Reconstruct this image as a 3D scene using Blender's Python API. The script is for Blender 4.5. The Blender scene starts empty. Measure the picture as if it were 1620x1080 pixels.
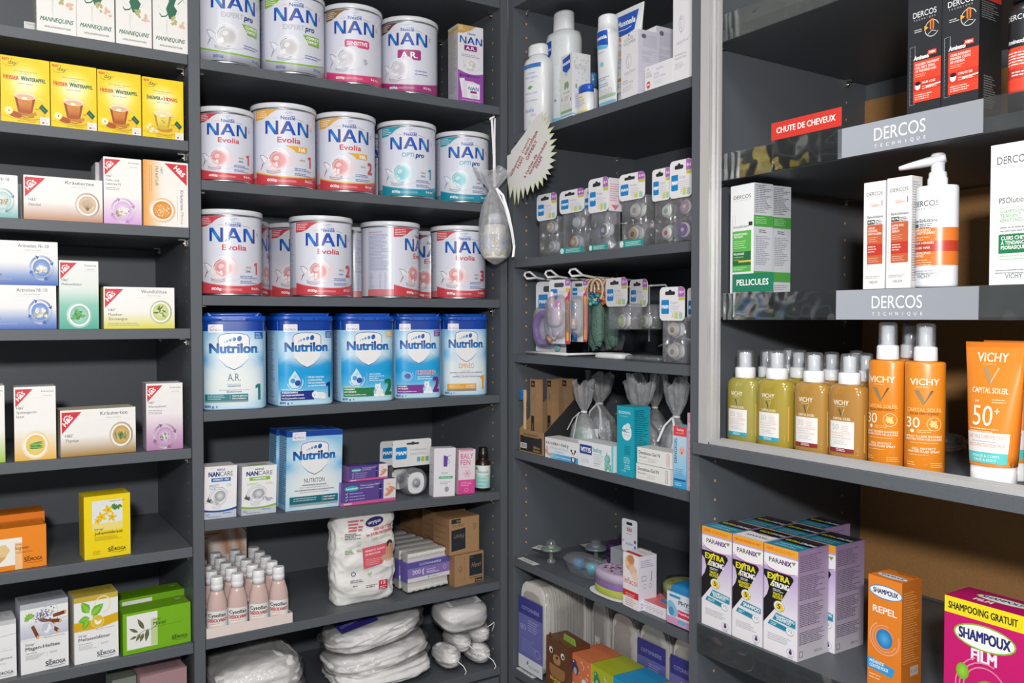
import bpy, bmesh, math, random
from mathutils import Vector, Matrix, noise
from mathutils.geometry import tessellate_polygon

SC = bpy.context.scene
COL = SC.collection
PI = math.pi
# ------------------------------------------------------------------ camera
EYE = 1.50                      # camera height above the floor
FPX = 1336.07                   # focal length for a 1620 px wide frame
YAW, PITCH = math.radians(33.03), math.radians(-1.56)
cam_data = bpy.data.cameras.new('camera')
cam_data.sensor_width = 36.0
cam_data.lens = FPX * 36.0 / 1620.0
cam_data.clip_start = 0.05
cam = bpy.data.objects.new('camera', cam_data)
COL.objects.link(cam)
cam.location = (0, 0, EYE)
cam.rotation_euler = (PI / 2 + PITCH, 0, -YAW)
SC.camera = cam
# ------------------------------------------------------------------ world, colour management
world = bpy.data.worlds.new('shop_ambient')
SC.world = world
world.use_nodes = True
bg = world.node_tree.nodes['Background']
bg.inputs[0].default_value = (0.93, 0.96, 1.0, 1)
bg.inputs[1].default_value = 0.44
SC.view_settings.view_transform = 'Standard'
SC.view_settings.look = 'None'
SC.view_settings.gamma = 1
SC.view_settings.exposure = 0.0
SC.view_settings.use_curve_mapping = False
SC.cycles.max_bounces = 8
SC.cycles.transparent_max_bounces = 24
SC.cycles.diffuse_bounces = 3
SC.cycles.glossy_bounces = 3
SC.cycles.transmission_bounces = 6
SC.cycles.caustics_reflective = False
SC.cycles.caustics_refractive = False
CEIL = 2.85
def area(name, loc, sx, sy, power, col=(1, .97, .93), target=None):
 d = bpy.data.lights.new(name, 'AREA')
 d.shape = 'RECTANGLE'; d.size = sx; d.size_y = sy
 d.energy = power; d.color = col
 o = bpy.data.objects.new(name, d); COL.objects.link(o)
 o.location = loc
 if target:
  v = Vector(target) - Vector(loc)
  o.rotation_euler = v.to_track_quat('-Z', 'Y').to_euler()
 return o
LIGHTS = [
 ('ceiling_light_panel', (0.05, 0.25, CEIL - .03), .6, .6, 14, (1, .97, .92)),
 ('ceiling_light_panel', (-0.95, -0.3, CEIL - .03), .6, .6, 14, (1, .97, .92)),
 ('ceiling_light_panel', (0.1, -1.3, CEIL - .03), .6, .6, 16, (1, .98, .95)),
]
for nm, loc, sx, sy, p, c in LIGHTS:
 area(nm, loc, sx, sy, p, c)
# the photographer's flash, a hand above the lens
area('camera_flash', (-.16, -.24, EYE + .29), .12, .08, 22.5, (1, .985, .97), target=(.95, 1.35, EYE - .10))

# ------------------------------------------------------------------ the camera's rays, used to measure positions from the photograph
_F = Vector((math.sin(YAW) * math.cos(PITCH), math.cos(YAW) * math.cos(PITCH), math.sin(PITCH)))
_R = Vector((math.cos(YAW), -math.sin(YAW), 0))
_U = _R.cross(_F)
def ray(px, py):
 return _F * FPX + _R * (px - 810) + _U * (540 - py)
# shelving fronts: origin of the front line, along, into the unit, rotation of an item facing out
UNITS = {'A': (1.6733, (1, 0), (0, 1), 0.0), 'B': (1.6733, (1, 0), (0, 1), 0.0),
         'C': (1.0755, (0, -1), (1, 0), -PI / 2), 'D': (1.01, (0, -1), (1, 0), -PI / 2)}
def hit(px, py, u, inset):
 F0, e, n, _ = UNITS[u]
 r = ray(px, py)
 return r * ((F0 + inset) / (r.x * n[0] + r.y * n[1]))
def z_at(px, py, P):
 r = ray(px, py)
 s = (P.x * r.x + P.y * r.y) / (r.x * r.x + r.y * r.y)
 return s * r.z
def seat(u, pxl, pxr, py, inset, yaw=0.0):
 """left front corner, rotation and width of a box standing between two pixel columns"""
 F0, e, n, rot = UNITS[u]
 L = hit(pxl, py, u, inset)
 a = rot + math.radians(yaw)
 d = (math.cos(a), math.sin(a))
 r = ray(pxr, py)
 den = d[0] * r.y - d[1] * r.x
 t = (L.y * r.x - L.x * r.y) / den
 return L, a, t

# ------------------------------------------------------------------ colours
def lin(c):
 if isinstance(c, str):
  c = c.lstrip('#')
  if len(c) == 3: c = ''.join(k + k for k in c)
  c = tuple(int(c[i:i + 2], 16) / 255 for i in (0, 2, 4))
  return tuple((k / 12.92 if k <= .04045 else ((k + .055) / 1.055) ** 2.4) for k in c) + (1.0,)
 return tuple(c) if len(c) == 4 else tuple(c) + (1.0,)
def mix(a, b, t):
 a, b = lin(a), lin(b)
 return tuple(a[i] + (b[i] - a[i]) * t for i in range(4))

# ------------------------------------------------------------------ materials
MATS = {}
def nmat(name):
 m = bpy.data.materials.new(name); m.use_nodes = True
 nt = m.node_tree
 return m, nt, nt.nodes['Principled BSDF']
def print_mat(name, rough, spec=.5, coat=0, bump=0.0, metallic=0, noise=.04, sss=0, trans=0, bscale=40):
 m, nt, b = nmat(name)
 at = nt.nodes.new('ShaderNodeVertexColor'); at.layer_name = 'Col'
 tc = nt.nodes.new('ShaderNodeTexCoord')
 nz = nt.nodes.new('ShaderNodeTexNoise'); nz.inputs['Scale'].default_value = bscale; nz.inputs['Detail'].default_value = 3
 nt.links.new(tc.outputs['Object'], nz.inputs['Vector'])
 mp = nt.nodes.new('ShaderNodeMapRange'); mp.inputs[3].default_value = 1 - noise; mp.inputs[4].default_value = 1 + noise * .5
 nt.links.new(nz.outputs[0], mp.inputs[0])
 mx = nt.nodes.new('ShaderNodeVectorMath'); mx.operation = 'SCALE'
 nt.links.new(at.outputs[0], mx.inputs[0]); nt.links.new(mp.outputs[0], mx.inputs['Scale'])
 nt.links.new(mx.outputs[0], b.inputs['Base Color'])
 b.inputs['Roughness'].default_value = rough
 b.inputs['Specular IOR Level'].default_value = spec
 b.inputs['Coat Weight'].default_value = coat
 b.inputs['Coat Roughness'].default_value = .12
 b.inputs['Metallic'].default_value = metallic
 if trans: b.inputs['Transmission Weight'].default_value = trans
 if sss:
  b.inputs['Subsurface Weight'].default_value = sss
  b.inputs['Subsurface Radius'].default_value = (.02, .015, .01)
  b.inputs['Subsurface Scale'].default_value = .3
 if bump:
  bp = nt.nodes.new('ShaderNodeBump'); bp.inputs['Strength'].default_value = bump; bp.inputs['Distance'].default_value = .004 if name != 'tissue' else .002
  nt.links.new(nz.outputs[0], bp.inputs['Height']); nt.links.new(bp.outputs[0], b.inputs['Normal'])
 MATS[name] = m
 return m
print_mat('card', .42, .4)
print_mat('kraft', .8, .2, noise=.14, bscale=120)
print_mat('plastic', .3, .5, coat=.25)
print_mat('tin', .33, .5, coat=.15, noise=.02)
print_mat('steel', .3, .5, metallic=1, noise=.05)
print_mat('matte', .8, .2)
print_mat('liquid', .12, .5, coat=.5, trans=.25, noise=.02)
print_mat('fleece', .95, .1, bump=1.0, noise=.35, bscale=260)
print_mat('tissue', .75, .2, bump=.35, noise=.05, bscale=90)

def laminate(name, col, rough=.5, speck=.12):
 m, nt, b = nmat(name)
 tc = nt.nodes.new('ShaderNodeTexCoord')
 nz = nt.nodes.new('ShaderNodeTexNoise'); nz.inputs['Scale'].default_value = 700; nz.inputs['Detail'].default_value = 2
 n2 = nt.nodes.new('ShaderNodeTexNoise'); n2.inputs['Scale'].default_value = 3; n2.inputs['Detail'].default_value = 3
 for k in (nz, n2): nt.links.new(tc.outputs['Object'], k.inputs['Vector'])
 r = nt.nodes.new('ShaderNodeValToRGB')
 c = lin(col)
 r.color_ramp.elements[0].position = .3; r.color_ramp.elements[0].color = tuple(k * (1 - speck) for k in c[:3]) + (1,)
 r.color_ramp.elements[1].position = .7; r.color_ramp.elements[1].color = tuple(k * (1 + speck) for k in c[:3]) + (1,)
 nt.links.new(nz.outputs[0], r.inputs[0]); nt.links.new(r.outputs[0], b.inputs['Base Color'])
 mr = nt.nodes.new('ShaderNodeMapRange'); mr.inputs[3].default_value = rough - .08; mr.inputs[4].default_value = rough + .1
 nt.links.new(n2.outputs[0], mr.inputs[0]); nt.links.new(mr.outputs[0], b.inputs['Roughness'])
 bp = nt.nodes.new('ShaderNodeBump'); bp.inputs['Strength'].default_value = .05; bp.inputs['Distance'].default_value = .0006
 nt.links.new(nz.outputs[0], bp.inputs['Height']); nt.links.new(bp.outputs[0], b.inputs['Normal'])
 MATS[name] = m
laminate('laminate', '#575c62', .48)
laminate('brown_board', '#a87a48', .7, .2)
laminate('wall_paint', '#c9c7c2', .8, .02)
laminate('floor_tile', '#8d8a84', .35, .05)
laminate('aluminium', '#c9c8c8', .35, .02)
MATS['aluminium'].node_tree.nodes['Principled BSDF'].inputs['Metallic'].default_value = .35

def film(name, tint, gloss=.12, rough=.08, haze=0.0, bump=0.0, bscale=30, hazecol=(.9, .9, .93, 1)):
 """thin clear plastic: transparent, with a fresnel reflection and optional milky haze"""
 m = bpy.data.materials.new(name); m.use_nodes = True
 nt = m.node_tree; nt.nodes.clear()
 out = nt.nodes.new('ShaderNodeOutputMaterial')
 tr = nt.nodes.new('ShaderNodeBsdfTransparent'); tr.inputs[0].default_value = lin(tint)
 gl = nt.nodes.new('ShaderNodeBsdfGlossy'); gl.inputs['Roughness'].default_value = rough
 lw = nt.nodes.new('ShaderNodeLayerWeight'); lw.inputs[0].default_value = .35
 mr = nt.nodes.new('ShaderNodeMapRange'); mr.inputs[3].default_value = gloss; mr.inputs[4].default_value = min(1, gloss + .45)
 nt.links.new(lw.outputs['Fresnel'], mr.inputs[0])
 m1 = nt.nodes.new('ShaderNodeMixShader')
 nt.links.new(mr.outputs[0], m1.inputs[0]); nt.links.new(tr.outputs[0], m1.inputs[1]); nt.links.new(gl.outputs[0], m1.inputs[2])
 last = m1
 tc = nt.nodes.new('ShaderNodeTexCoord')
 nz = nt.nodes.new('ShaderNodeTexNoise'); nz.inputs['Scale'].default_value = bscale; nz.inputs['Detail'].default_value = 2
 nt.links.new(tc.outputs['Object'], nz.inputs['Vector'])
 if haze:
  df = nt.nodes.new('ShaderNodeBsdfDiffuse'); df.inputs[0].default_value = hazecol
  tl = nt.nodes.new('ShaderNodeBsdfTranslucent'); tl.inputs[0].default_value = hazecol
  ad = nt.nodes.new('ShaderNodeMixShader'); ad.inputs[0].default_value = .4
  nt.links.new(df.outputs[0], ad.inputs[1]); nt.links.new(tl.outputs[0], ad.inputs[2])
  m2 = nt.nodes.new('ShaderNodeMixShader')
  hr = nt.nodes.new('ShaderNodeMapRange'); hr.inputs[1].default_value = .3; hr.inputs[2].default_value = .7
  hr.inputs[3].default_value = haze * .7; hr.inputs[4].default_value = min(1, haze * 1.3)
  nt.links.new(nz.outputs[0], hr.inputs[0]); nt.links.new(hr.outputs[0], m2.inputs[0])
  nt.links.new(m1.outputs[0], m2.inputs[1]); nt.links.new(ad.outputs[0], m2.inputs[2]); last = m2
 if bump:
  bp = nt.nodes.new('ShaderNodeBump'); bp.inputs['Strength'].default_value = bump; bp.inputs['Distance'].default_value = .01
  nt.links.new(nz.outputs[0], bp.inputs['Height']); nt.links.new(bp.outputs[0], gl.inputs['Normal'])
 nt.links.new(last.outputs[0], out.inputs[0])
 MATS[name] = m
film('clear', '#ffffff', .03, .06, haze=.0)
film('blister', '#fafbfd', .07, .10, haze=.15, bump=.12, bscale=30)
film('acrylic', '#dfe3e3', .10, .05, haze=.02, bump=.9, bscale=9)
film('organza', '#fbfbff',   .05, .3, haze=.30, bump=.5, bscale=70, hazecol=(1, 1, 1, 1))
film('bag_film', '#ffffff', .02, .2, haze=.03, bump=1.0, bscale=55)
film('cap_clear', '#f2f5f8', .10, .08, haze=.10)

# ------------------------------------------------------------------ flat artwork, printed on faces of things
_TXT = {}
def text_mesh(s, bold, it):
 k = (s, 0, it)
 if k in _TXT: return _TXT[k]
 cu = bpy.data.curves.new('t', 'FONT')
 cu.body = s; cu.size = 1.0; cu.shear = it; cu.resolution_u = 5 if len(s) < 9 else 2
 ob = bpy.data.objects.new('t', cu)
 COL.objects.link(ob)
 bpy.context.view_layer.update()
 me = bpy.data.meshes.new_from_object(ob.evaluated_get(bpy.context.evaluated_depsgraph_get()))
 vs = [(v.co.x, v.co.y) for v in me.vertices]
 fs = [tuple(p.vertices) for p in me.polygons]
 bpy.data.objects.remove(ob); bpy.data.curves.remove(cu); bpy.data.meshes.remove(me)
 if vs:
  x0 = min(v[0] for v in vs); x1 = max(v[0] for v in vs)
  vs = [(v[0] - x0, v[1]) for v in vs]
  w = x1 - x0
 else: w = 1
 _TXT[k] = (vs, fs, w)
 return _TXT[k]
CAP = .682     # cap height of the built-in font, in em
def ramp(st, t):
 if t <= st[0][0]: return lin(st[0][1])
 for i in range(1, len(st)):
  if t <= st[i][0]: return mix(st[i - 1][1], st[i][1], (t - st[i - 1][0]) / (st[i][0] - st[i - 1][0]))
 return lin(st[-1][1])
def glow(base, c, x, y, cx, cy, rx, ry, k=1.0, p=2.0):
 d = math.hypot((x - cx) / rx, (y - cy) / ry)
 return mix(base, c, k * max(0.0, 1 - d ** p)) if d < 1 else base
class Art:
 def __init__(s, W, H, seed=1):
  s.W, s.H = W, H; s.v = []; s.f = []; s.lay = 0; s.rng = random.Random(seed)
 def _add(s, vs, fs, cs, mat=None):
  o = len(s.v); s.lay += 1
  s.v += [(x, y, s.lay) for x, y in vs]
  for i, f in enumerate(fs):
   c = cs[i] if isinstance(cs, list) else cs
   s.f.append((tuple(o + k for k in f), c, mat))
  return s
 def rect(s, x0, y0, x1, y1, c, c2=None, mat=None):
  if c2 is None:
   return s._add([(x0, y0), (x1, y0), (x1, y1), (x0, y1)], [(0, 1, 2, 3)], lin(c), mat)
  return s.grad(x0, y0, x1, y1, [(0, c), (1, c2)])
 def grad(s, x0, y0, x1, y1, st):
  vs = []; fs = []; cs = []
  for i, (t, c) in enumerate(st):
   y = y0 + (y1 - y0) * t; vs += [(x0, y), (x1, y)]
   if i:
    a, b = lin(st[i - 1][1]), lin(c)
    fs.append((2 * i - 2, 2 * i - 1, 2 * i + 1, 2 * i)); cs.append((a, a, b, b))
  return s._add(vs, fs, cs)
 def hgrad(s, x0, y0, x1, y1, st):
  vs = []; fs = []; cs = []
  for i, (t, c) in enumerate(st):
   x = x0 + (x1 - x0) * t; vs += [(x, y0), (x, y1)]
   if i:
    a, b = lin(st[i - 1][1]), lin(c)
    fs.append((2 * i - 2, 2 * i, 2 * i + 1, 2 * i - 1)); cs.append((a, b, b, a))
  return s._add(vs, fs, cs)
 def radial(s, cx, cy, rx, ry, st, n=28, clip=None):
  vs = [(cx, cy)]; fs = []; cs = []
  for i, (t, c) in enumerate(st):
   if i == 0: continue
   for k in range(n):
    a = 2 * PI * k / n
    x, y = cx + rx * t * math.cos(a), cy + ry * t * math.sin(a)
    if clip: x = min(max(x, clip[0]), clip[2]); y = min(max(y, clip[1]), clip[3])
    vs.append((x, y))
  m = 1
  for i in range(1, len(st)):
   a, b = lin(st[i - 1][1]), lin(st[i][1])
   for k in range(n):
    k2 = (k + 1) % n
    if i == 1: fs.append((0, m + k, m + k2)); cs.append((a, b, b))
    else: fs.append((m - n + k, m + k, m + k2, m - n + k2)); cs.append((a, b, b, a))
   m += n
  return s._add(vs, fs, cs)
 def field(s, x0, y0, x1, y1, nx, ny, fn):
  vs = []; fs = []; cs = []; K = {}
  for j in range(ny + 1):
   for i in range(nx + 1):
    x, y = x0 + (x1 - x0) * i / nx, y0 + (y1 - y0) * j / ny
    vs.append((x, y)); K[i, j] = lin(fn(x, y))
  for j in range(ny):
   for i in range(nx):
    o = j * (nx + 1) + i
    fs.append((o, o + 1, o + nx + 2, o + nx + 1)); cs.append((K[i, j], K[i + 1, j], K[i + 1, j + 1], K[i, j + 1]))
  return s._add(vs, fs, cs)
 def ell(s, cx, cy, rx, ry, c, n=22, rot=0):
  r = math.radians(rot); vs = []
  for k in range(n):
   a = 2 * PI * k / n; x = rx * math.cos(a); y = ry * math.sin(a)
   vs.append((cx + x * math.cos(r) - y * math.sin(r), cy + x * math.sin(r) + y * math.cos(r)))
  return s._add(vs, [tuple(range(n))], lin(c))
 def ring(s, cx, cy, r0, r1, c, a0=0, a1=360, ry=1.0, c2=None, n=None, rot=0):
  n = n or max(6, int(abs(a1 - a0) / 14)); vs = []; fs = []; cs = []; q = math.radians(rot)
  for k in range(n + 1):
   a = math.radians(a0 + (a1 - a0) * k / n)
   for r in (r0, r1):
    x, y = r * math.cos(a), r * ry * math.sin(a)
    vs.append((cx + x * math.cos(q) - y * math.sin(q), cy + x * math.sin(q) + y * math.cos(q)))
   if k:
    fs.append((2 * k - 2, 2 * k - 1, 2 * k + 1, 2 * k))
    if c2:
     A, B = mix(c, c2, (k - 1) / n), mix(c, c2, k / n); cs.append((A, A, B, B))
    else: cs.append(lin(c))
  return s._add(vs, fs, cs)
 def poly(s, pts, c):
  tr = tessellate_polygon([[Vector((x, y, 0)) for x, y in pts]])
  return s._add(list(pts), [tuple(t) for t in tr], lin(c))
 def line(s, pts, w, c, c2=None):
  vs = []; fs = []; cs = []; n = len(pts)
  for i, (x, y) in enumerate(pts):
   a = pts[max(0, i - 1)]; b = pts[min(n - 1, i + 1)]
   dx, dy = b[0] - a[0], b[1] - a[1]; L = math.hypot(dx, dy) or 1
   ww = (w[i] if isinstance(w, (list, tuple)) else w) / 2
   vs += [(x - dy / L * ww, y + dx / L * ww), (x + dy / L * ww, y - dx / L * ww)]
   if i:
    fs.append((2 * i - 2, 2 * i - 1, 2 * i + 1, 2 * i))
    if c2:
     A, B = mix(c, c2, (i - 1) / (n - 1)), mix(c, c2, i / (n - 1)); cs.append((A, A, B, B))
    else: cs.append(lin(c))
  return s._add(vs, fs, cs)
 def band(s, f0, f1, x0, x1, c, n=14, c2=None):
  vs = []; fs = []; cs = []
  for k in range(n + 1):
   x = x0 + (x1 - x0) * k / n; vs += [(x, f0(x)), (x, f1(x))]
   if k:
    fs.append((2 * k - 2, 2 * k, 2 * k + 1, 2 * k - 1))
    if c2: a, b = lin(c), lin(c2); cs.append((a, a, b, b))
    else: cs.append(lin(c))
  return s._add(vs, fs, cs)
 def text(s, t, x, y, h, c, w=None, al='l', b=0.0, it=0.0, rot=0, c2=None):
  if t == '1':        # the numeral with a flag
   W = w or h * .42; k = W * .52
   s.poly([(x, y + h * .72), (x, y + h * .9), (x + W - k, y + h), (x + W, y + h), (x + W, y), (x + W - k, y), (x + W - k, y + h * .78)], c)
   return s
  vs, fs, tw = text_mesh(t, b, it)
  if not vs: return s
  sy = h / CAP; sx = (w / tw) if w else sy
  W = tw * sx
  ox = {'l': 0, 'c': -W / 2, 'r': -W}[al]
  q = math.radians(rot); out = []
  for (a, d) in vs:
   X, Y = a * sx + ox, d * sy
   out.append((x + X * math.cos(q) - Y * math.sin(q), y + X * math.sin(q) + Y * math.cos(q)))
  if c2:
   A, B = lin(c), lin(c2)
   cs = [tuple(mix(A, B, min(1, max(0, vs[k][1] / CAP))) for k in f) for f in fs]
  else: cs = lin(c)
  if b > .008:
   e = b * sy
   for dx, dy in ((-e, -e * .6), (e, -e * .6), (-e, e * .6), (e, e * .6)):
    s._add([(p + dx, q2 + dy) for p, q2 in out], fs, cs)
  return s._add(out, fs, cs)
 def bars(s, x, y, w, h, n, gap, c, al='l', full=.9):
  """lines of small print too fine to read"""
  vs = []; fs = []
  for i in range(n):
   lw = w * (s.rng.uniform(full - .25, 1) if i == n - 1 or full < 1 else 1)
   xx = x if al == 'l' else (x - lw / 2 if al == 'c' else x - lw)
   end = xx + lw; yy = y - i * gap
   while xx < end - h:
    ww = min(s.rng.uniform(2.2, 7) * h, end - xx)
    o = len(vs); vs += [(xx, yy), (xx + ww, yy), (xx + ww, yy + h), (xx, yy + h)]
    fs.append((o, o + 1, o + 2, o + 3)); xx += ww + h * .7
  return s._add(vs, fs, lin(c)) if fs else s
 def vbars(s, x, y, h, w, n, gap, c):
  vs = []; fs = []
  for i in range(n):
   yy = y; xx = x + i * gap
   while yy < y + h - w:
    d = min(s.rng.uniform(2, 7) * w, y + h - yy); o = len(vs)
    vs += [(xx, yy), (xx + w, yy), (xx + w, yy + d), (xx, yy + d)]
    fs.append((o, o + 1, o + 2, o + 3)); yy += d + w
  return s._add(vs, fs, lin(c))
 def barcode(s, x, y, w, h):
  s.rect(x, y, x + w, y + h, '#f4f4f4'); vs = []; fs = []; xx = x + w * .06
  while xx < x + w * .92:
   d = w * s.rng.choice((.015, .03, .045)); o = len(vs)
   vs += [(xx, y + h * .1), (xx + d, y + h * .1), (xx + d, y + h * .9), (xx, y + h * .9)]
   fs.append((o, o + 1, o + 2, o + 3)); xx += d + w * s.rng.choice((.02, .035))
  return s._add(vs, fs, lin('#111'))
 def leaf(s, x, y, L, w, ang, c, c2=None):
  q = math.radians(ang); pts = []
  prof = ((0, 0), (.2, .7), (.45, 1), (.75, .6), (1, 0))
  for t, k in prof: pts.append((t * L, k * w / 2))
  for t, k in prof[-2:0:-1]: pts.append((t * L, -k * w / 2))
  pts = [(x + a * math.cos(q) - b * math.sin(q), y + a * math.sin(q) + b * math.cos(q)) for a, b in pts]
  s._add(pts, [tuple(range(len(pts)))], lin(c))
  if c2: s.line([(x, y), (x + L * .9 * math.cos(q), y + L * .9 * math.sin(q))], w * .1, c2)
  return s
 def blob(s, x, y, r, c, n=10, j=.3):
  pts = []
  for k in range(n):
   a = 2 * PI * k / n; q = r * (1 + s.rng.uniform(-j, j))
   pts.append((x + q * math.cos(a), y + q * math.sin(a)))
  return s.poly(pts, c)
 def rrect(s, x0, y0, x1, y1, r, c, corners=(1, 1, 1, 1)):
  pts = []
  for i, (cx, cy, a) in enumerate(((x1 - r, y1 - r, 0), (x0 + r, y1 - r, 90), (x0 + r, y0 + r, 180), (x1 - r, y0 + r, 270))):
   if corners[i]:
    for k in range(5):
     q = math.radians(a + 90 * k / 4); pts.append((cx + r * math.cos(q), cy + r * math.sin(q)))
   else: pts.append((x1 if i in (0, 3) else x0, y1 if i in (0, 1) else y0))
  return s._add(pts, [tuple(range(len(pts)))], lin(c))
LAYER = .000012

# ------------------------------------------------------------------ mesh builder
class MB:
 def __init__(s):
  s.bm = bmesh.new()
  s.cl = s.bm.loops.layers.float_color.new('Col')
  s.nl = s.bm.verts.layers.float_vector.new('nrm')
  s.mats = []; s.hasn = False
 def mi(s, mat):
  if mat not in s.mats: s.mats.append(mat)
  return s.mats.index(mat)
 def face(s, vs, col, mat, smooth=False):
  try: f = s.bm.faces.new(vs)
  except ValueError: return None
  f.material_index = s.mi(mat); f.smooth = smooth
  c = lin(col)
  for l in f.loops: l[s.cl] = c
  return f
 def vert(s, co): return s.bm.verts.new(co)
 def box(s, x0, x1, y0, y1, z0, z1, col='#fff', mat='card', M=None, top=None, left=None, right=None):
  P = [(x0, y0, z0), (x1, y0, z0), (x1, y1, z0), (x0, y1, z0), (x0, y0, z1), (x1, y0, z1), (x1, y1, z1), (x0, y1, z1)]
  if M: P = [M @ Vector(p) for p in P]
  v = [s.vert(p) for p in P]
  for i, q in enumerate(((0, 1, 5, 4), (1, 2, 6, 5), (2, 3, 7, 6), (3, 0, 4, 7), (4, 5, 6, 7), (3, 2, 1, 0))):
   c = col
   if i == 4 and top: c = top
   if i == 3 and left: c = left
   if i == 1 and right: c = right
   s.face([v[k] for k in q], c, mat)
  return v
 def lathe(s, prof, n=32, col='#fff', mat='plastic', c=(0, 0, 0), cap=True, sx=1, sy=1, smooth=True, cols=None):
  rings = []
  for (r, z) in prof:
   rings.append([s.vert((c[0] + r * sx * math.cos(2 * PI * k / n), c[1] + r * sy * math.sin(2 * PI * k / n), c[2] + z)) for k in range(n)])
  for i in range(len(rings) - 1):
   for k in range(n):
    s.face([rings[i][k], rings[i][(k + 1) % n], rings[i + 1][(k + 1) % n], rings[i + 1][k]], cols[i] if cols else col, mat, smooth)
  if cap:
   s.face(list(reversed(rings[0])), cols[0] if cols else col, mat); s.face(rings[-1], cols[-1] if cols else col, mat)
  return rings
 def loft(s, secs, n=32, e=2.5, col='#fff', mat='plastic', cap=True, smooth=True, cols=None, M=None):
  """secs: (z, half width, half depth[, cx, cy, exponent])"""
  rings = []
  for sec in secs:
   z, a, b = sec[:3]; cx, cy = (sec[3], sec[4]) if len(sec) > 4 else (0, 0); ee = sec[5] if len(sec) > 5 else e
   R = []
   for k in range(n):
    t = 2 * PI * k / n; ct, st = math.cos(t), math.sin(t)
    p = Vector((cx + a * math.copysign(abs(ct) ** (2 / ee), ct), cy + b * math.copysign(abs(st) ** (2 / ee), st), z))
    R.append(s.vert(M @ p if M else p))
   rings.append(R)
  for i in range(len(rings) - 1):
   for k in range(n):
    s.face([rings[i][k], rings[i][(k + 1) % n], rings[i + 1][(k + 1) % n], rings[i + 1][k]], cols[i] if cols else col, mat, smooth)
  if cap:
   s.face(list(reversed(rings[0])), cols[0] if cols else col, mat); s.face(rings[-1], cols[-1] if cols else col, mat)
  return rings
 def tube(s, pts, r, n=8, col='#fff', mat='plastic', closed=False):
  pts = [Vector(p) for p in pts]; N = len(pts); rings = []; up = None
  for i, p in enumerate(pts):
   a = pts[(i - 1) % N] if closed else pts[max(0, i - 1)]; b = pts[(i + 1) % N] if closed else pts[min(N - 1, i + 1)]
   t = (b - a).normalized()
   if up is None: up = t.orthogonal().normalized()
   up = (up - t * up.dot(t)).normalized(); w = t.cross(up)
   rr = r[i] if isinstance(r, (list, tuple)) else r
   rings.append([s.vert(p + (up * math.cos(2 * PI * k / n) + w * math.sin(2 * PI * k / n)) * rr) for k in range(n)])
  for i in range(N if closed else N - 1):
   A, B = rings[i], rings[(i + 1) % N]
   for k in range(n): s.face([A[k], A[(k + 1) % n], B[(k + 1) % n], B[k]], col, mat, True)
  if not closed: s.face(list(reversed(rings[0])), col, mat); s.face(rings[-1], col, mat)
 def prism(s, pts, y0, y1, col='#fff', mat='card', M=None):
  """outline in x,z pushed from y0 to y1"""
  A = [s.vert((M @ Vector((x, y0, z))) if M else (x, y0, z)) for x, z in pts]
  B = [s.vert((M @ Vector((x, y1, z))) if M else (x, y1, z)) for x, z in pts]
  n = len(pts)
  ar = sum(pts[i][0] * pts[(i + 1) % n][1] - pts[(i + 1) % n][0] * pts[i][1] for i in range(n))
  if ar < 0: A.reverse(); B.reverse()
  s.face(A, col, mat); s.face(list(reversed(B)), col, mat)
  for i in range(n): s.face([A[(i + 1) % n], A[i], B[i], B[(i + 1) % n]], col, mat)
 def art(s, art, fn, cuts=0, mat='card', nfn=None):
  """print art through fn(x,y,lift)->point; cuts: vertical slices so it can bend"""
  b = bmesh.new(); cl = b.loops.layers.float_color.new('Col'); ml = b.faces.layers.int.new('m')
  vs = [b.verts.new((x, y, z)) for x, y, z in art.v]
  for idx, c, m in art.f:
   try: f = b.faces.new([vs[k] for k in idx])
   except ValueError: continue
   f[ml] = s.mi(m or mat)
   if isinstance(c[0], tuple):
    for l, q in zip(f.loops, c): l[cl] = q
   else:
    for l in f.loops: l[cl] = c
  b.normal_update()
  for f in b.faces:
   if f.normal.z < 0: f.normal_flip()
  if cuts:
   for k in range(1, cuts):
    x = art.W * k / cuts
    bmesh.ops.bisect_plane(b, geom=b.verts[:] + b.edges[:] + b.faces[:], plane_co=(x, 0, 0), plane_no=(1, 0, 0), dist=1e-7 * art.W)
  mp = {}
  for v in b.verts:
   p = fn(v.co.x / art.W, v.co.y / art.H, v.co.z * LAYER)
   nv = s.vert(p); mp[v] = nv
   if nfn: nv[s.nl] = nfn(v.co.x / art.W, v.co.y / art.H); s.hasn = True
  for f in b.faces:
   try: nf = s.bm.faces.new([mp[v] for v in f.verts])
   except ValueError: continue
   nf.material_index = f[ml]; nf.smooth = bool(nfn)
   for l, q in zip(nf.loops, f.loops): l[s.cl] = q[cl]
  b.free()
 def front(s, art, w, h, y=0, x0=0, z0=0, mat='card', M=None):
  s.art(art, lambda x, q, l: (M @ Vector((x0 + x * w, y - l - .00004, z0 + q * h))) if M else (x0 + x * w, y - l - .00004, z0 + q * h), mat=mat)
 def leftside(s, art, d, h, x=0, y0=0, z0=0, mat='card'):
  s.art(art, lambda a, q, l: (x - l - .00004, y0 + d - a * d, z0 + q * h), mat=mat)
 def rightside(s, art, d, h, x=0, y0=0, z0=0, mat='card'):
  s.art(art, lambda a, q, l: (x + l + .00004, y0 + a * d, z0 + q * h), mat=mat)
 def topside(s, art, w, d, z=0, x0=0, y0=0, mat='card'):
  s.art(art, lambda a, q, l: (x0 + a * w, y0 + q * d, z + l + .00004), mat=mat)
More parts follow.
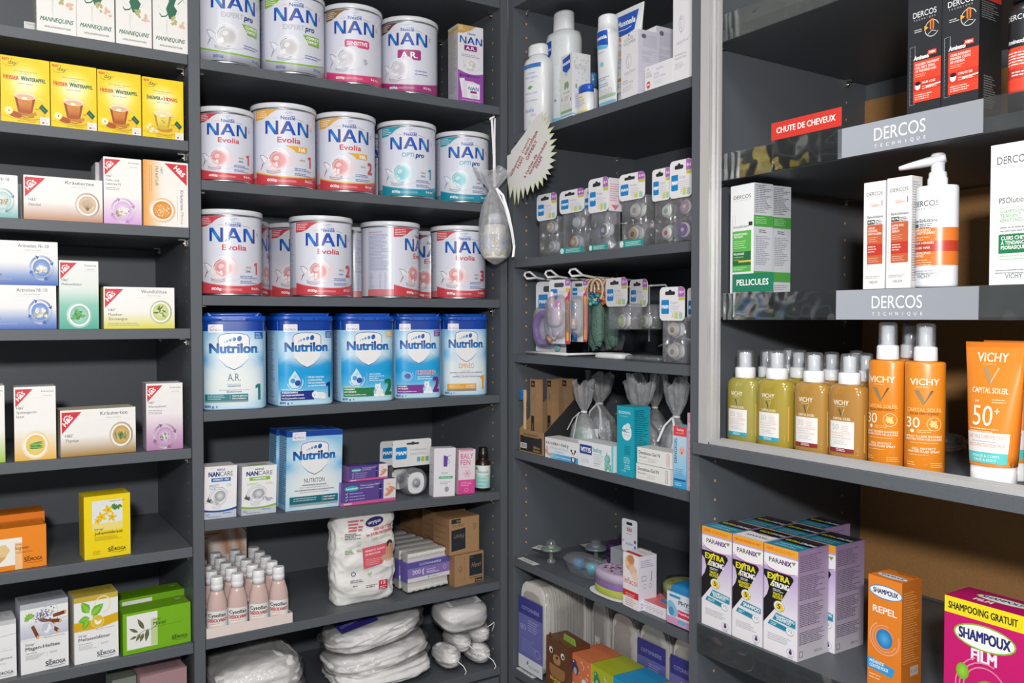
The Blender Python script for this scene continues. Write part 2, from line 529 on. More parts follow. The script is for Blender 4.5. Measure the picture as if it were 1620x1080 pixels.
 def build(s, name, parent=None, bevel=0):
  me = bpy.data.meshes.new(name)
  s.bm.normal_update()
  s.bm.to_mesh(me)
  for m in s.mats: me.materials.append(MATS[m])
  if s.hasn:
   nr = me.attributes['nrm'].data; out = []
   for p in me.polygons:
    for li in p.loop_indices:
     n = Vector(nr[me.loops[li].vertex_index].vector)
     out.append(n if n.length > .5 else (me.vertices[me.loops[li].vertex_index].normal.copy() if p.use_smooth else p.normal.copy()))
   me.normals_split_custom_set(out)
  me.attributes.remove(me.attributes['nrm'])
  s.bm.free()
  o = bpy.data.objects.new(name, me); COL.objects.link(o)
  if parent: o.parent = parent
  if bevel:
   md = o.modifiers.new('b', 'BEVEL'); md.width = bevel; md.segments = 2; md.limit_method = 'ANGLE'
  return o
def empty(name, loc=(0, 0, 0), rz=0):
 o = bpy.data.objects.new(name, None); o.empty_display_size = .05
 COL.objects.link(o); o.location = loc; o.rotation_euler = (0, 0, rz)
 return o
def tag(o, label=None, cat=None, group=None, kind=None):
 if label: o['label'] = label
 if cat: o['category'] = cat
 if group: o['group'] = group
 if kind: o['kind'] = kind
 return o
def put(o, L, a, z):
 o.location = (L.x, L.y, z + EYE); o.rotation_euler = (0, 0, a)
 return o
def copy_tree(o, parent=None):
 c = o.copy(); COL.objects.link(c)
 if parent: c.parent = parent
 for ch in list(o.children): copy_tree(ch, c)
 return c

# ------------------------------------------------------------------ room
def slab(name, x0, x1, y0, y1, z0, z1, mat):
 m = MB(); m.box(x0, x1, y0, y1, z0, z1, '#fff', mat)
 return tag(m.build(name), kind='structure')
slab('floor', -2.5, 1.52, -2.5, 2.09, -.05, 0, 'floor_tile')
slab('wall_back', -2.5, 1.58, 2.03, 2.09, 0, CEIL, 'wall_paint')
slab('wall_right', 1.46, 1.52, -2.5, 2.03, 0, CEIL, 'wall_paint')
slab('ceiling', -2.5, 1.58, -2.5, 2.09, CEIL, CEIL + .05, 'wall_paint')
# ------------------------------------------------------------------ shelving
ZA = [.4958, .3342, .1712, -.0190, -.2470, -.4360, -.6220, -.8220]
ZB = [.7380, .4920, .2640, .0440, -.1790, -.3990, -.6205, -.8240]
ZC = [.7360, .4245, .1370, -.0830, -.3070, -.5610, -.8225]
DEP = .345
TOPZ = .9
def holes(mb, plane, z0, z1, side, ys, col='#c79a6c'):
 """shelf-pin holes: small light rings of bare board, on a side panel facing `side`"""
 z = z0
 while z < z1:
  for y in ys:
   n = 8; c = (plane + side * .0004, y, z)
   vs = [mb.vert((c[0], c[1] + .0026 * math.cos(2 * PI * k / n), c[2] + .0026 * math.sin(2 * PI * k / n))) for k in range(n)]
   if side > 0: pass
   else: vs.reverse()
   mb.face(vs, col, 'card')
  z += .032
def unit(label, name, loc, rz, wl, w, wr, tops, dep, tl=.019, tr=.019, left=True, right=True, tilt=None, pins_l=True, back='laminate', thick={}, ys={}, drawers=True, phase=.01, bz=None):
 """local x along the front, y into the unit, z from eye level; inner space runs 0..w"""
 root = empty(name, (loc[0], loc[1], EYE), rz)
 tag(root, label, 'shelves')
 FL = -EYE + .001
 if left:
  m = MB(); m.box(-tl, 0, 0, dep, FL, TOPZ, '#fff', 'laminate'); holes(m, 0, -.9 + phase, TOPZ, 1, (.037, dep - .06)); m.build('side_panel', root)
 if right:
  m = MB(); m.box(w, w + tr, 0, dep, FL, TOPZ, '#fff', 'laminate'); holes(m, w, -.9 + phase, TOPZ, -1, (.034, dep - .06)); m.build('side_panel', root)
 m = MB(); m.box(-tl, w + tr, dep + .0005, dep + .006, FL, TOPZ, '#fff', back); m.build('back_panel', root)
 for i, z in enumerate(tops):
  t = thick.get(i, .019)
  m = MB()
  v = m.box(.0008, w - .0008, ys.get(i, .0015), dep - .0005, z - t, z, '#fff', 'laminate')
  if tilt and i == tilt[0]:
   for k in v: k.co.z += tilt[1] + (tilt[2] - tilt[1]) * (k.co.x / w)
  sh = m.build('shelf', root, bevel=.0008)
  for (sx, x) in ((1, 0), (-1, w)):
   for y in (.037, dep - .06):
    zz = z - t
    if tilt and i == tilt[0]: zz += tilt[1] if sx > 0 else tilt[2]
    q = MB()
    q.box(min(x + sx * .001, x + sx * .014), max(x + sx * .001, x + sx * .014), y - .004, y + .004, zz - .0025, zz - .0003, '#d8d4cc', 'steel')
    q.box(min(x + sx * .001, x + sx * .003), max(x + sx * .001, x + sx * .003), y - .004, y + .004, zz - .013, zz - .0028, '#d8d4cc', 'steel')
    q.tube([(x + sx * .0005, y, zz - .008), (x + sx * .006, y, zz - .008)], .0022, 8, '#d8d4cc', 'steel')
    q.build('shelf_pin', sh)
 if drawers:
  zt = tops[-1] - .019; n = 3; h = (zt - (FL + .08)) / n
  for k in range(n):
   m = MB(); z1 = zt - .006 - k * h
   m.box(.004, w - .004, .001, .02, z1 - h + .006, z1, '#fff', 'laminate'); d = m.build('drawer', root, bevel=.001)
   q = MB(); q.tube([(w / 2 - .06, -.02, z1 - .04), (w / 2 + .06, -.02, z1 - .04)], .005, 8, '#c8c8c8', 'steel')
   for xx in (-.05, .05): q.tube([(w / 2 + xx, .0, z1 - .04), (w / 2 + xx, -.02, z1 - .04)], .004, 8, '#c8c8c8', 'steel')
   q.build('handle', d)
 return root
XA0 = -.45
unit('dark grey wooden shelving unit of tea boxes, leftmost', 'shelving_unit', (XA0, 1.6733), 0, 0, .3624 - XA0, 0, ZA, DEP, tl=.019, tr=.0205, phase=.005)
unit('dark grey shelving unit full of formula tins', 'shelving_unit', (.3835, 1.6733), 0, 0, 1.056 - .3835, 0, ZB, DEP, left=False, tr=.0190, tilt=(5, .009, -.009), phase=.012)
unit('dark grey shelving unit of baby care goods in the corner', 'shelving_unit', (1.0755, 1.6500), -PI / 2, 0, 1.65 - 1.031, 0, ZC, .3725, tl=.0195, tr=.0195, phase=.018)
# right unit: display shelves with an aluminium sliding-door track
DZ = [.485 - .004 + .2, .462, .240, .0395, -.2005, -.503, -.80]
DW = .99 - .10
rD = unit('dark grey display shelving unit with aluminium track, rightmost', 'display_shelving', (1.01, .9900), -PI / 2, 0, DW, 0, [.4615, .2400, .0395, -.2010, -.5030, -.80], .4365, tl=.0205, tr=.02, back='laminate', thick={2: .038, 3: .0185, 4: .02}, ys={0: .0186, 1: .0186, 2: .0186}, phase=.022)
m = MB(); m.box(.0005, DW - .0005, .4325, .4362, -.498, .412, '#fff', 'brown_board'); m.build('backing_board', rD)
# aluminium track: upright profile at the left, rail along the bottom
m = MB()
def profile(m, horizontal):
 W = .0185
 if not horizontal:
  x0, x1 = .013, .032
  m.box(x0, x1, -.0155, -.0125, -.2008, TOPZ, '#fff', 'aluminium')
  for yy in (-.0125, -.001, .0105):
   m.box(x0 + .0005, x1 + .0002, yy, yy + .003, -.198, TOPZ, '#fff', 'aluminium')
  m.box(x0, x0 + .013, -.0125, .016, -.2, TOPZ, '#fff', 'aluminium')
  m.box(x0 + .013, x1 - .004, -.0095, -.001, -.198, TOPZ, '#fff', 'aluminium')
profile(m, False); m.build('door_track', rD)
m = MB(); z = -.2008
m.box(.034, DW, -.0120, .0160, z, z + .003, '#fff', 'aluminium')
for yy in (-.0120, .001, .0140): m.box(.034, DW, yy, yy + .002, z + .003, z + .008, '#fff', 'aluminium')
m.build('door_track', rD)
m = MB(); m.box(0, DW, -.016, -.0005, -.2200, -.2012, '#fff', 'laminate'); m.build('front_rail', rD, bevel=.0008)

def strip(z0, z1, sign=None):
 m = MB(); m.box(.034, DW - .001, .0165, .0182, z0, z1, '#fff', 'acrylic'); m.box(.034, DW - .001, .0160, .0184, z1, z1 + .0008, '#fff', 'clear'); st = m.build('acrylic_strip', rD)
 if sign:
  Lp = hit(sign[0], sign[2], 'D', .0155); Rp = hit(sign[1], sign[2], 'D', .0155); x0, x1 = .99 - Lp.y, .99 - Rp.y
  m = MB(); m.box(x0, x1, .0150, .0162, z0 + .0005, z1 - .0005, '#9a9fa8', 'card')
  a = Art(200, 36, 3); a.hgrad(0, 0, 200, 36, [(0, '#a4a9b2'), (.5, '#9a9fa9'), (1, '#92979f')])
  a.text('DERCOS', 92, 13.5, 14.5, '#f2f4f6', w=72, al='c', b=.008)
  for k, ch in enumerate('TECHNIQUE'): a.text(ch, 58.5 + k * 8.6, 5, 4, '#eceef2', al='c')
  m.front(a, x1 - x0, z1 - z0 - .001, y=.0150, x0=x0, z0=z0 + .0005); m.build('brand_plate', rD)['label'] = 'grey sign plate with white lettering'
strip(.4428, .4850)
strip(.2214, .2630, (1326, 1555, 200))
strip(-.0020, .0395, (1323, 1548, 480))
m = MB(); m.box(.001, DW - .001, -.004, -.0025, -.548, -.501, '#fff', 'acrylic'); m.build('acrylic_strip', rD)
# ------------------------------------------------------------------ cartons
def shade(c, k):
 c = lin(c); return (c[0] * k, c[1] * k, c[2] * k, 1)
def carton(name, label, cat, u, zs, pxl, pxr, py, pytop, inset, depth, front=None, side=None, top=None, col='#fff', yaw=0, group=None,
           w=None, mat='card', topcol=None, sidecol=None, sidex='left', h=None, lip=True, flap=None):
 L, a, ww = seat(u, pxl, pxr, py, inset, yaw)
 w = w or ww
 h = h or (z_at(pxl, pytop, L) - zs)
 m = MB()
 m.box(0, w, 0, depth, 0, h, col, mat, top=topcol, left=sidecol, right=sidecol)
 if front: m.front(front, w, h, mat=mat)
 if side and sidex == 'left': m.leftside(side, depth, h, mat=mat)
 if side and sidex == 'right': m.rightside(side, depth, h, x=w, mat=mat)
 if top: m.topside(top, w, depth, z=h, mat=mat)
 if lip:   # tuck-flap seam on the lid
  m.box(.0015, w - .0015, .0006, .0012, h + .0002, h + .0005, shade(topcol or col, .6), mat)
  for xx in (0.0008, w - .0014): m.box(xx, xx + .0006, .002, depth - .002, h + .0002, h + .0005, shade(topcol or col, .6), mat)
 o = m.build(name)
 put(o, L, a, zs + .0004)
 tag(o, label, cat, group)
 o['w'] = w; o['h'] = h
 return o
def printed_side(W, H, c, ink='#8a8c90', rows=None, c2=None, seed=3, panel=None):
 a = Art(W, H, seed); a.rect(0, 0, W, H, c, c2)
 n = rows or int(H / 4.2)
 if panel: a.rect(*panel)
 a.bars(W * .1, H * .94, W * .8, H * .012, n, H * .9 / n, ink, full=.8)
 return a

# ---- slimming tea cartons
def art_mannequin(k):
 a = Art(64, 160, k); G = '#2f6d55'
 a.rect(0, 0, 64, 160, '#f0eeea')
 a.ring(32, 95, 24, 25, '#d9ddd0', 200, 320)
 y = 92
 a.poly([(30, 62), (38, 62), (45, 80), (39, 88), (44, 104), (50, 112), (36, 118), (30, 108), (22, 112), (30, 96), (24, 80)], G)
 a.line([(12, 70), (16, 64), (24, 66), (30, 74)], [1, 3, 2.5, 1], G); a.line([(46, 92), (56, 104), (58, 98)], [1.5, 1.2, 1], G)
 a.line([(26, 60), (25, 40), (27, 26)], [4, 2.5, 1], '#dfe0d6')
 for i in range(9): a.blob(38 + a.rng.uniform(-5, 5), 60 + a.rng.uniform(-7, 8), 2.6, '#b9b37a')
 for i in range(8): a.blob(53 + a.rng.uniform(-5, 5), 53 + a.rng.uniform(-6, 8), 2.6, '#e4b9a3')
 a.text('MANNEQUINS', 32, 19, 7.5, G, w=54, al='c', it=.35, b=.012)
 a.text('AFSLANKINGSTHEE', 33, 8, 3, '#5a5f58', w=42, al='c', b=.01)
 return a
for i, (x0, x1, yb, t) in enumerate([(58.2, 121.4, 49, 'leftmost'), (122, 181.4, 58, 'second from the left'), (183.7, 240.2, 68, 'third from the left'), (242.4, 297, 78, 'rightmost')]):
 carton('tea_box', 'white slimming tea box with green figure, %s of four' % t, 'tea box', 'A', ZA[0], x0, x1, yb, 0, .003, .075,
           art_mannequin(i), printed_side(75, 160, '#efece6'), h=.155, col='#efece6', group='white slimming tea boxes')
# small price tag leaning at the back of the top shelf
m = MB(); a = Art(40, 52); a.rect(0, 0, 40, 52, '#d9d8d6'); a.text('TISANE', 20, 42, 4, '#77777a', w=26, al='c'); a.blob(22, 20, 9, '#c4c2be'); a.blob(28, 14, 6, '#b5b2ae')
L, rz, w = seat('A', 38, 58.5, 40, .05)
m.prism([(0, 0), (w, 0), (w, w * 1.3), (0, w * 1.3)], 0, .0008, '#d9d8d6'); m.front(a, w, w * 1.3)
tag(put(m.build('price_card'), L, rz, ZA[0] + .0003), 'small grey printed card left of the white slimming tea boxes', 'card')

# ---- yellow tea cartons
def art_apo(ginger=False, k=0):
 a = Art(78, 100, k); Y = '#f7d514'
 a.rect(0, 0, 78, 100, Y)
 a.radial(39, 62, 38, 34, [(0, '#fffbe2'), (.35, '#fff4b4'), (.7, '#fae24e'), (1, Y)], clip=(0.2, 0, 77.8, 100))
 a.text('apo', 2.5, 93.5, 5.2, '#e4572a', b=.03); a.ell(17.6, 96, .9, .9, '#e4572a')
 a.text('day', 12, 88, 5.6, '#4b4a26', w=14, it=.2)
 a.line([(3, 88.5), (8, 85.3), (15, 84.6), (22, 86), (28, 90.5), (29, 93)], .5, '#8a7a18')
 a.text('Nahrungsergänzungsmittel', 39, 78, 1.6, '#8a7a30', w=38, al='c'); a.text('mit Vitamin C', 39, 74.5, 1.6, '#8a7a30', w=18, al='c')
 if not ginger:
  a.text('H', 5, 65, 6.6, '#d8402c', b=.03, w=4.2); a.text('EISSER', 10, 65, 5.4, '#d8402c', b=.03, w=18.5)
  a.text('W', 32, 65, 6.6, '#1d5c50', b=.03, w=7); a.text('INTERAPFEL', 39.6, 65, 5.4, '#1d5c50', b=.03, w=32)
 else:
  a.text('I', 9, 64, 6.8, '#1d5c50', b=.03); a.text('NGWER', 12, 64, 5.6, '#1d5c50', b=.03, w=22); a.text('+', 35.5, 64, 4.6, '#1d5c50', b=.04)
  a.text('H', 41, 64, 6.8, '#d8402c', b=.03); a.text('ONIG', 47, 64, 5.6, '#d8402c', b=.03, w=19)
 a.text('heiß ein Genuss!', 39, 59.3, 1.9, '#7a6c20', w=24, al='c')
 # saucer, cup, tag
 a.ell(43, 14.5, 27, 9.5, '#d9a91c'); a.ell(43, 15.4, 25.6, 8.4, '#efc72b'); a.ell(42, 15.4, 15, 5, '#c98e1c')
 T, B = ('#d98a3c', '#b3541c') if not ginger else ('#f0da62', '#d8b63c')
 a.grad(26, 18, 51, 42, [(0, B), (.5, T), (1, T)])
 a.poly([(21, 41), (26.5, 17), (24, 17), (18, 41)], '#f2d23c'); a.poly([(55.5, 41), (49.5, 17), (52, 17), (58, 41)], '#f2d23c')
 a.poly([(21.2, 40), (26.7, 17.5), (30, 17), (25.5, 40)], mix(B, '#5b2a10', .35)); a.poly([(54.8, 40), (49.5, 17.5), (46.5, 17), (50.5, 40)], mix(B, '#5b2a10', .3))
 a.ell(38, 17.5, 11.8, 3, B); a.ell(38.2, 41.5, 17.4, 6, '#f3ddb0'); a.ell(38.2, 41.2, 16, 5, '#f7e9cf'); a.ell(38.2, 40.2, 15, 3.8, mix(T, '#f7e9cf', .45)); a.ell(37, 38, 4.5, 2, '#fff6e0')
 a.ring(39, 31, 3.4, 4, mix(T, '#3a5a30', .4), 20, 340); a.line([(41, 30), (46, 31.5), (44, 29)], .5, mix(T, '#3a5a30', .5))
 a.line([(54, 38), (60, 39), (66, 37.5), (68, 35)], [2, 1.6, 1.4, .8], '#e9d9b8'); a.line([(54, 24), (58, 23), (62, 25)], 1, '#b67f2c')
 a.poly([(60, 26), (65, 32), (75, 23), (70, 17)], '#1f5c46'); a.line([(64, 27), (70, 22)], .8, '#6c9a80')
 if ginger:
  for (x, y, r) in ((14, 20, 4), (10, 15, 3.4), (19, 13, 4), (16, 9, 3.4), (26, 10, 3)): a.blob(x, y, r, '#e9d7a0'); a.blob(x - 1, y + .6, r * .55, '#f8efce')
  a.text('apo', 35, 29, 2.4, '#cf5a2a'); a.text('day', 38, 26, 2.4, '#7a8a30')
 else:
  a.ell(22, 12, 11, 4.5, '#b0521e', rot=-10); a.ell(12, 17, 6.6, 6, '#eceaa0'); a.ell(12.5, 17.4, 5, 4.4, '#f4f2bd'); a.ell(12.5, 17, 1, 1.5, '#7a6a28')
  a.line([(24, 12), (40, 8), (52, 11)], 1.3, '#9c5a20'); a.line([(30, 14), (44, 11), (50, 14)], 1.1, '#b8752c')
 a.line([(0, 9.5), (20, 6.5), (50, 4), (78, 5)], .35, '#b99a18'); a.text('Apfel-Zimt Geschmack', 40, 2.2, 1.6, '#a8861a', w=30, al='c')
 a.rect(61.5, 0, 77.5, 12, '#f4efe6'); a.bars(63.5, 9, 11, .5, 3, 1.6, '#b8b4b0'); a.rect(65, 2, 68.4, 4.6, '#d8302c'); a.text('WEPA', 69.6, 2.4, 1.7, '#c84a44', w=5)
 return a
sd = printed_side(60, 100, '#f2cf18', '#b8951a')
carton('tea_box', 'yellow tea box cut off at the left edge beside the hot apple tea', 'tea box', 'A', ZA[1], -74, .6, 190, 78, .004, .06, art_apo(), sd, col='#f2cf18', group='yellow tea boxes')
for i, (x0, x1, yb, yt, g, t) in enumerate([(1.8, 79.3, 195, 86.5, 0, 'leftmost whole one, amber tea'), (81, 153.4, 204, 98, 0, 'middle one of three with amber tea'), (155, 223.6, 212, 109.7, 0, 'right one of three with amber tea'), (225.7, 290.6, 220, 121, 1, 'with pale ginger honey tea')]):
 carton('tea_box', 'yellow tea box on the second shelf, %s' % t, 'tea box', 'A', ZA[1], x0, x1, yb, yt, .004, .06, art_apo(g, i), sd, col='#f2cf18', group='yellow tea boxes')

# ---- herbal tea cartons with a red corner
def corner(a, W, H, s, side='l'):
 R = '#d8323c'
 if side == 'l':
  a.poly([(2, H - 3), (2, H - 3 - s), (2 + s, H - 3)], R)
  a.text('H&S', 2 + s * .18, H - 3 - s * .66, s * .22, '#fff', rot=45, b=.035); a.line([(2 + s * .1, H - 3 - s * .38), (2 + s * .16, H - 3 - s * .2), (2 + s * .3, H - 3 - s * .16)], s * .05, '#fff')
  a.text('Tee', 2 + s * .07, H - 3 - s * .34, s * .07, '#f7c9c9', rot=45)
 else:
  a.poly([(W - 2, H - 3), (W - 2 - s, H - 3), (W - 2, H - 3 - s)], R)
  a.text('H&S', W - 2 - s * .6, H - 3 - s * .22, s * .22, '#fff', rot=-45, b=.035)
def disc(a, x, y, r, c, inner, arrows=False):
 if arrows:
  for k in range(4):
   a.ring(x, y, r * .84, r, mix(c, '#fff', .1), 100 + 90 * k - 70, 100 + 90 * k, c2=mix(c, '#fff', .55))
   q = math.radians(100 + 90 * k - 72); q2 = q - .3
   a.poly([(x + r * .74 * math.cos(q), y + r * .74 * math.sin(q)), (x + r * 1.1 * math.cos(q), y + r * 1.1 * math.sin(q)), (x + r * .92 * math.cos(q2), y + r * .92 * math.sin(q2))], c)
  a.ring(x, y, r * .66, r * .72, mix(c, '#fff', .35))
 else:
  a.ring(x, y, r * .86, r, mix(c, '#fff', .15), 0, 180, c2=mix(c, '#fff', .5)); a.ring(x, y, r * .86, r, mix(c, '#fff', .5), 180, 360, c2=mix(c, '#fff', .15))
  a.ell(x, y, r * .86, r * .86, '#f7f4ee')
 a.radial(x, y, r * .72 if not arrows else r * .66, r * .72 if not arrows else r * .66, [(0, inner[0]), (1, inner[1])])
def herb(a, x, y, r, kind):
 g = a.rng
 if kind == 'fennel':
  for k in range(15):
   q = math.radians(30 + 120 * k / 14); a.line([(x, y - r * .8), (x + r * .95 * math.cos(q), y - r * .5 + r * 1.2 * math.sin(q))], r * .035, '#8a6a3c')
   a.ell(x + r * .9 * math.cos(q), y - r * .5 + r * 1.15 * math.sin(q), r * .05, r * .05, '#c9a878')
 elif kind in ('flowers', 'chamomile'):
  for k in range(26): a.blob(x + g.uniform(-.8, .8) * r, y - r * .3 + g.uniform(-.35, .3) * r, r * .14, g.choice(['#b9b48a', '#d9d4c0', '#8a8a5a', '#e9e6da']))
  for k in range(7):
   fx, fy = x + g.uniform(-.5, .6) * r, y + g.uniform(-.15, .35) * r
   for j in range(6): a.ell(fx + r * .12 * math.cos(j * 1.05), fy + r * .12 * math.sin(j * 1.05), r * .1, r * .07, '#fbfaf4', rot=60 * j, n=8)
   a.ell(fx, fy, r * .07, r * .07, '#e8a818', n=8)
 elif kind == 'orange':
  for k in range(90):
   q, d = g.uniform(0, 6.28), r * .85 * math.sqrt(g.random()); a.blob(x + d * math.cos(q), y + d * math.sin(q), r * .05, g.choice(['#f7e2bc', '#f0b060', '#fff']))
 elif kind == 'mint':
  for k in range(16): a.leaf(x + g.uniform(-.5, .4) * r, y + g.uniform(-.6, .2) * r, r * .75, r * .5, g.uniform(0, 180), g.choice(['#4f9a56', '#6db86a', '#3d8450', '#7cc27a']), '#3a7a48')
 elif kind == 'mistle':
  for k in range(10): a.leaf(x + g.uniform(-.4, .3) * r, y + g.uniform(-.4, .4) * r, r * .8, r * .24, g.uniform(0, 360), g.choice(['#5c7a2c', '#89a040', '#3d5a1c']), '#2d3a14')
  for k in range(5): a.ell(x + g.uniform(-.4, .4) * r, y + g.uniform(-.4, .4) * r, r * .09, r * .09, '#e6e8c0', n=8)
 elif kind == 'thyme':
  for k in range(18): a.leaf(x + g.uniform(-.6, .6) * r, y - r * .6, r * 1.1, r * .14, g.uniform(55, 125), g.choice(['#6f8a54', '#8aa66c', '#52703c']))
 elif kind == 'plantain':
  for k, q in enumerate((8, -4, 14, 2)): a.leaf(x - r * .8, y - r * .35 + k * r * .14, r * 1.75, r * .42, q, ('#3f7a34', '#55963f', '#2f6628', '#6aa848')[k], '#a5cc80')
 elif kind == 'wormwood':
  for k in range(34): a.leaf(x + g.uniform(-.7, .6) * r, y - r * .3 + g.uniform(-.35, .5) * r, r * .32, r * .12, g.uniform(0, 180), g.choice(['#4e6a42', '#7d9470', '#dfe3d4', '#36502e']))
 elif kind == 'grain':
  for k in range(50): a.blob(x + g.uniform(-.7, .7) * r, y - r * .15 + g.uniform(-.4, .35) * r, r * .09, g.choice(['#b7a27c', '#8f7a54', '#d2c29e']))
def art_hs(W, H, hue, title, sub, lines, kind, arrows=False, dx=None, inner=None, k=0, r=None, stops=None, black=False):
 a = Art(W, H, k)
 a.grad(0, 0, W, H, stops or [(0, hue), (.12, mix(hue, '#f4f0ea', .25)), (.42, '#f4f1ec'), (1, '#f5f3ef')])
 land = W > H
 corner(a, W, H, H * .46 if land else W * .42)
 tx = W * .5 if land else W * .42
 a.text(title, W * .95 if not land else W * .52 + len(title) * 0, H * .86 if land else H * .925, H * .075 if land else H * .022, '#3c3c44', w=(W * .37 if land else W * .3), al='l' if land else 'r', b=.006)
 a.text('Qualität aus Ihrer Apotheke', W * .7 if land else W * .8, H * .79 if land else H * .87, H * .022 if land else H * .014, '#8a8a90', w=W * .2, al='c')
 a.line([(W * .45, H * .755 if land else H * .85), (W * .95, H * .74 if land else H * .85)], .15, '#c9c4c0')
 ink = '#4a4a52'
 y = H * .42 if land else H * .70
 s = H * .062 if land else H * .034
 a.text('H&S°', W * .06, y, s, ink); y -= s * 1.75
 for ln in lines: a.text(ln, W * .06, y, s, ink); y -= s * 1.7
 if sub: a.bars(W * .06, y + s * .3, W * .5, s * .3, sub, s * .7, mix(ink, '#fff', .35))
 R = r or (H * .29 if land else W * .33)
 cx = W * .8 if land else (dx or W * .5)
 disc(a, cx, H * .4 if land else H * .205, R, inner[2] if inner else hue, inner or ('#f2eee6', '#e0dacd'), arrows)
 herb(a, cx, H * .4 if land else H * .205, R * .62, kind)
 return a
def sideart(c, c2, k=5): return printed_side(60, 120, c2, mix(c2, '#777', .3), c2=c, seed=k)
Z = ZA[2]
HS = 'herbal tea boxes with a red corner'
carton('tea_box', 'long teal and white herbal tea box cut off at the left edge, showing Nr.18', 'tea box', 'A', Z, -97, 28.6, 340, 268.5, .006, .062,
       art_hs(130, 72, '#6fb4b4', 'Arzneitee Nr.18', 1, ['Husten- und', 'Bronchialtee'], 'grain', True, inner=('#e5ece9', '#b9d3cf', '#4d9aa0')), sideart('#6fb4b4', '#eee'), col='#eeeae4', group=HS)
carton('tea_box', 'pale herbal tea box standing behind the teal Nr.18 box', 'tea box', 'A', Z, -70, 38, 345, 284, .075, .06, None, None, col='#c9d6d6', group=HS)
carton('tea_box', 'long white and brown herbal tea box with a fennel picture', 'tea box', 'A', Z, 37.8, 162.6, 340, 276.5, .006, .062,
       art_hs(130, 72, '#c08a6c', 'Kräutertee', 0, ['Fenchel'], 'fennel', inner=('#e9d8c4', '#d5b898', '#a86c48'), k=2), sideart('#c08a6c', '#eee'), col='#efebe4', group=HS)
carton('tea_box', 'lilac and white upright herbal tea box with a daisy picture', 'tea box', 'A', Z, 164.6, 224.3, 350, 247.8, .006, .062,
       art_hs(62, 105, '#d9a6dc', 'Arzneitee', 2, ['Galle- und', 'Lebertee N'], 'chamomile', True, inner=('#efdff0', '#d8b4dc', '#b684c4'), k=3), sideart('#cfa6d6', '#e4dfe8'), col='#e8e2ea', yaw=-1, group=HS)
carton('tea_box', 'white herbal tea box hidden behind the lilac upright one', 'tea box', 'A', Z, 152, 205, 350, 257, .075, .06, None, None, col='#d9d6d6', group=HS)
def art_husten():
 a = Art(68, 105, 4); O = '#eea040'
 a.hgrad(0, 0, 68, 105, [(0, O), (.22, '#f4cd9a'), (.42, '#f5f0e8'), (1, '#f5f2ee')])
 corner(a, 68, 105, 34, 'r')
 ink = '#4a4a52'
 a.text('H&S°', 26, 95, 3.6, ink, rot=-90); a.text('Hol tief Luft', 18.5, 96, 4.4, ink, rot=-90); a.vbars(12, 55, 42, .7, 2, -3, '#b08a5c')
 a.text('Kräutertee-', 56, 60, 4.6, '#3c3c44', rot=-90, w=34, b=.006); a.text('Mixtur', 56, 24, 4.6, '#e08a50', rot=-90, w=20, b=.006); a.vbars(50.5, 10, 42, .5, 1, 2, '#aaa')
 disc(a, 28, 26, 20, O, ('#f0b050', '#e08a20')); herb(a, 28, 26, 13, 'orange')
 return a
carton('tea_box', 'orange and white upright herbal tea box with sideways lettering', 'tea box', 'A', Z, 227.4, 298.2, 357, 252.4, .006, .062, art_husten(), sideart('#e8a050', '#f0d8b8'), col='#f0ece4', group=HS)

Z = ZA[3]
def art_nr10(k): return art_hs(134, 70, '#3560b8', 'Arzneitee Nr.10', 1, ['Magen- und', 'Darmtee mild'], 'chamomile', True, inner=('#b9cbe8', '#5d88cc', '#2f64b4'), k=k,
                              stops=[(0, '#3c62b4'), (.22, '#8ea6d4'), (.5, '#f0eeee'), (1, '#f4f2ef')])
o = carton('tea_box', 'long blue and white herbal tea box, lower of the stacked pair', 'tea box', 'A', Z, -44, 89.6, 519, 450, .008, .062, art_nr10(6), sideart('#5a7cc0', '#e8e8ec'), col='#ebe9e8', yaw=1, group='stacked blue herbal tea boxes')
carton('tea_box', 'long blue and white herbal tea box, upper of the stacked pair', 'tea box', 'A', Z + o['h'] + .0006, -42, 92, 449, 374, .010, .062, art_nr10(7), sideart('#5a7cc0', '#e8e8ec'), col='#ebe9e8', yaw=1, h=o['h'], group='stacked blue herbal tea boxes')
carton('tea_box', 'green and white upright herbal tea box with a mint picture', 'tea box', 'A', Z, 94.6, 156.7, 519, 412, .006, .06,
       art_hs(62, 106, '#4fae98', 'Kräutertee', 0, ['Melissenblätter'], 'mint', inner=('#bfe2d0', '#7fc2ae', '#5fb09c'), k=8, stops=[(0, '#4fae98'), (.35, '#8ccbb8'), (.6, '#e4ebe5'), (1, '#f2f1ee')]), sideart('#4fae98', '#e8ece8'), col='#e9ebe6', group=HS)
carton('tea_box', 'long yellow and white herbal tea box with a mistletoe picture', 'tea box', 'A', Z, 164.5, 276.4, 519, 453.7, .008, .062,
       art_hs(118, 66, '#dcd63a', 'Wohlfühltee', 2, ['Misteltee-', 'Zitronengras'], 'mistle', inner=('#dfe6b0', '#c3cc7c', '#8f9a28'), k=9), sideart('#d8d24a', '#f0eee0'), col='#f0eee6', yaw=-2, group=HS)

